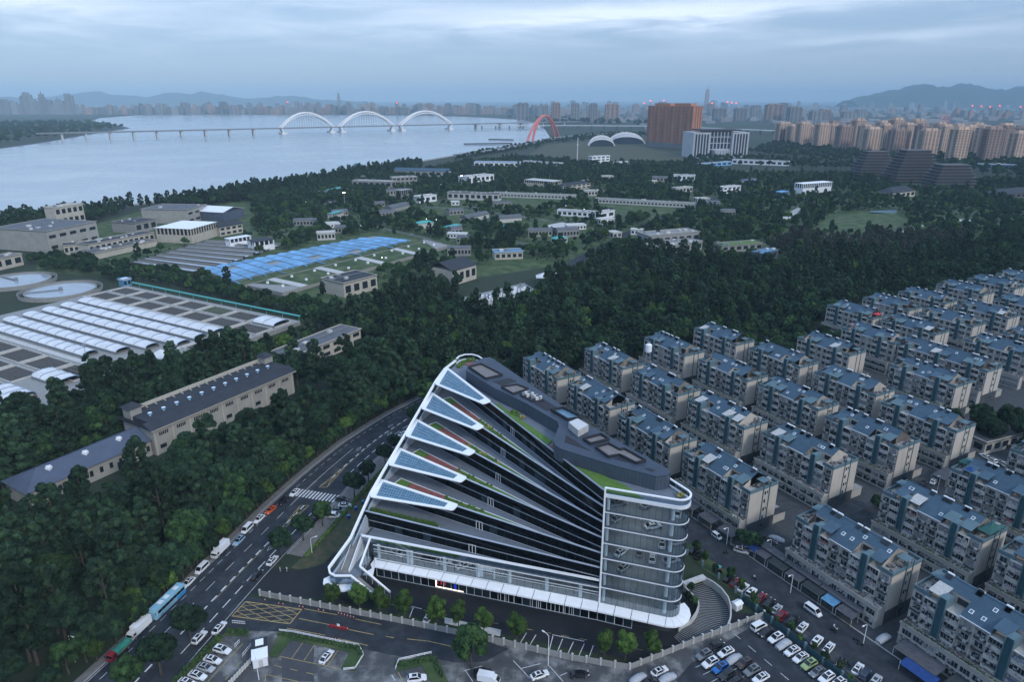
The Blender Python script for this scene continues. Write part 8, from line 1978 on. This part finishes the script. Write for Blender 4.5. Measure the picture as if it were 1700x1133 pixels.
for i in range(12): a = lerp(fa,fb_,i/12); b = lerp(fa,fb_,(i+.94)/12); wob('panel', MB().wall(a,b,0.06,0.15,1.5), 'concrete_pale', lw2); wob('post', MB().bar((a.x,a.y,0),(a.x,a.y,1.7),0.06), 'white_metal', lw2)
mat('cone_red', (0.24,0.02,0.022), 0.6, 0.1); cone_m = MB().bar((0,0,0.05),(0,0,0.8),0.18,0.05,8).box(-.22,.22,-.22,.22,0,0.05).mesh('cone', M_('cone_red')); band_m = MB().bar((0,0,0.36),(0,0,0.52),0.132,0.105,8).mesh('band', M_('white_paint'))
def cone(p_, lab): o = thing('traffic_cone',lab,'cone',p_,0,'cones on the access road'); ob('cone', cone_m, None, o); ob('band', band_m, None, o)
for i in range(6): cone(lerp(gp(545,1040),gp(577,1046),i/5), 'red and white cone of the row across the middle of the access road')
for i in range(6): cone(lerp(gp(562,1020),gp(587,1027),i/5), 'red and white cone of the cluster beside the fence')
for i in range(6): cone(lerp(gp(538,1061),gp(562,1064),i/5), 'red and white cone of the cluster beside the grass strip')
for i,(x,y) in enumerate(((463,1004),(470,1005),(497,1009),(503,1010),(529,1015),(537,1016),(440,998))): cone(gp(x,y), 'red and white cone of the thin line along the fence')
tb = thing('traffic_barrier','red plastic barrier with cones in the middle of the access road','barrier',gp(560,1041),0.0); a, b = gp(547,1041), gp(576,1047); wob('block', MB().wall(a,b,0.5,0,0.7), 'cone_red', tb); wob('sign', MB().wall(lerp(a,b,.45),lerp(a,b,.6),0.1,0.7,1.4), 'white_paint', tb)
# hedge-side fence posts of the estate car park
ef = thing('estate_fence','dark mesh fence with pale pillars between the car park and the lane','fence',uvp(95,130.2))
for i in range(9): p_ = uvp(103-5.2*i,130.3); wob('pillar', MB().box(p_.x-.3,p_.x+.3,p_.y-.3,p_.y+.3,0,2.3), 'flat_teal_pale', ef)
for i in range(8): a, b = uvp(102.6-5.2*i,130.3), uvp(98.2-5.2*i,130.3); wob('mesh_panel', MB().wall(a,b,0.06,0.2,1.9), 'flat_teal', ef)
for i in range(6): p_ = uvp(106+6.4*i,131.2); wob('pillar', MB().box(p_.x-.3,p_.x+.3,p_.y-.3,p_.y+.3,0,2.0), 'flat_teal_pale', ef)
# water tower between blocks
p_ = uvp(226,199); wt = thing('water_tower','white water tank on a tall lattice stand among the far blocks','water tower',p_); hT = 21.0
for sx in (-1.2,1.2):
    for sy in (-1.2,1.2): ob('leg', MB().bar((sx,sy,0),(sx*0.8,sy*0.8,hT),0.15,n=4), 'steel_grey', wt)
ob('tank', MB().bar((0,0,hT),(0,0,hT+3.2),1.5,1.5,12).bar((0,0,hT+3.2),(0,0,hT+3.9),1.5,0.3,12), 'white_metal', wt); ob('brace', MB().bar((-1.1,-1.1,7),(1,1,14),0.08,n=4).bar((1.1,-1.1,7),(-1,1,14),0.08,n=4), 'steel_grey', wt)
# blue recycling bins on the footway
for i,(x,y) in enumerate(((579,862),(591,848),(603,838),(617,826))): o = thing('recycling_bin','blue bin beside the lawn hedge, '+ORD[i]+' from the zebra crossing','bin',gp(x,y),0.5); ob('body', MB().box(-.4,.4,-.4,.4,0,1.3), 'tarp_blue', o); ob('lid', MB().box(-.44,.44,-.46,.44,1.3,1.42), 'coach_deep', o)
# people: one continuous skinned figure, three poses on the corner and the scooter rider
mat('clothes_dark', (0.03,0.035,0.045), 0.9, 0.2, 4.0); mat('clothes_pale', (0.5,0.5,0.5), 0.9, 0.1, 4.0); mat('hair', (0.01,0.009,0.008), 0.7, 0.0); mat('skin', (0.42,0.26,0.19), 0.6, 0.0)
def person(pos, head, label, m_, step=0.18, sit=False, z=0.15):
    J = {'pel':(0,0,0.95),'chest':(0.02,0,1.3),'neck':(0.03,0,1.48),'head':(0.05,0,1.62),'top':(0.05,0,1.72),'hl':(0,0.1,0.9),'hr':(0,-0.1,0.9),'kl':(step*0.6,0.1,0.5),'kr':(-step*0.3,-0.1,0.5),'al':(step,0.1,0.08),'ar':(-step,-0.1,0.1),'tl':(step+0.16,0.1,0.04),'tr':(-step+0.14,-0.1,0.04),'sl':(0.02,0.2,1.4),'sr':(0.02,-0.2,1.4),'el':(-0.06,0.26,1.14),'er':(0.06,-0.26,1.14),'wl':(0.02,0.27,0.9),'wr':(0.18,-0.26,0.92)}
    if sit: J.update({'pel':(-0.2,0,0.9),'chest':(-0.1,0,1.25),'neck':(-0.05,0,1.42),'head':(0,0,1.56),'top':(0,0,1.68),'hl':(-0.2,0.1,0.88),'hr':(-0.2,-0.1,0.88),'kl':(0.22,0.13,0.82),'kr':(0.22,-0.13,0.82),'al':(0.2,0.13,0.45),'ar':(0.2,-0.13,0.45),'tl':(0.34,0.13,0.43),'tr':(0.34,-0.13,0.43),'sl':(-0.08,0.2,1.34),'sr':(-0.08,-0.2,1.34),'el':(0.1,0.27,1.12),'er':(0.1,-0.27,1.12),'wl':(0.4,0.28,1.06),'wr':(0.4,-0.28,1.06)})
    E_ = [('pel','chest'),('chest','neck'),('neck','head'),('head','top'),('pel','hl'),('pel','hr'),('hl','kl'),('hr','kr'),('kl','al'),('kr','ar'),('al','tl'),('ar','tr'),('chest','sl'),('chest','sr'),('sl','el'),('sr','er'),('el','wl'),('er','wr')]
    R_ = {'pel':.15,'chest':.16,'neck':.06,'head':.1,'top':.07,'hl':.1,'hr':.1,'kl':.07,'kr':.07,'al':.045,'ar':.045,'tl':.04,'tr':.04,'sl':.07,'sr':.07,'el':.045,'er':.045,'wl':.035,'wr':.035}
    ks = list(J); me_ = bpy.data.meshes.new('body'); me_.from_pydata([J[k] for k in ks], [(ks.index(a),ks.index(b)) for a,b in E_], []); me_.materials.append(M_(m_))
    o = thing('person',label,'person',(pos[0],pos[1],z),head); b_ = ob('body', me_, None, o); sk = b_.modifiers.new('skin','SKIN')
    for i,k in enumerate(ks): me_.skin_vertices[0].data[i].radius = (R_[k]*(0.75 if k in ('pel','chest') else 1),R_[k]); me_.skin_vertices[0].data[i].use_root = (k == 'pel')
    b_.modifiers.new('sub','SUBSURF').levels = 1; b_.modifiers['sub'].render_levels = 1
    t_ = Vector(J['head']); ob('hair', MB().bar((t_.x-0.03,0,t_.z-0.02),(t_.x-0.02,0,t_.z+0.13),0.115,0.06,8), 'hair', o); ob('face', MB().bar((t_.x+0.05,0,t_.z-0.02),(t_.x+0.1,0,t_.z),0.075,0.05,8), 'skin', o)
person(at(465,947), 0.6, 'person in pale top standing at the kerb corner', 'clothes_pale', 0.1); person(at(468,938), 2.0, 'person in dark clothes walking near the kerb corner', 'clothes_dark'); person(at(476,947), 1.0, 'person in pale clothes at the end of the lawn hedge', 'clothes_pale', 0.15)
q = at(1252,959); person(q, hd(-U)+math.pi, 'rider in pale top on the motor scooter in the lane', 'clothes_pale', sit=True, z=0.05)
person(at(1206,919), hd(U), 'person in dark clothes walking up the lane beside the tower', 'clothes_dark')
# ================================================================ haze
hzm = bpy.data.materials.new('haze_air'); hzm.use_nodes = True; t = hzm.node_tree; t.nodes.clear(); oo = t.nodes.new('ShaderNodeOutputMaterial'); pv = t.nodes.new('ShaderNodeVolumePrincipled')
pv.inputs['Color'].default_value = (0.54,0.80,1.0,1); pv.inputs['Density'].default_value = HAZE; pv.inputs['Anisotropy'].default_value = -0.3
t.links.new(pv.outputs[0], oo.inputs['Volume'])
o = ob('haze', MB().box(-26000,26000,-300,30000,-2,500), None); o.data.materials.append(hzm); tag(o,'thin blue evening haze over the whole district','haze',None,'stuff')
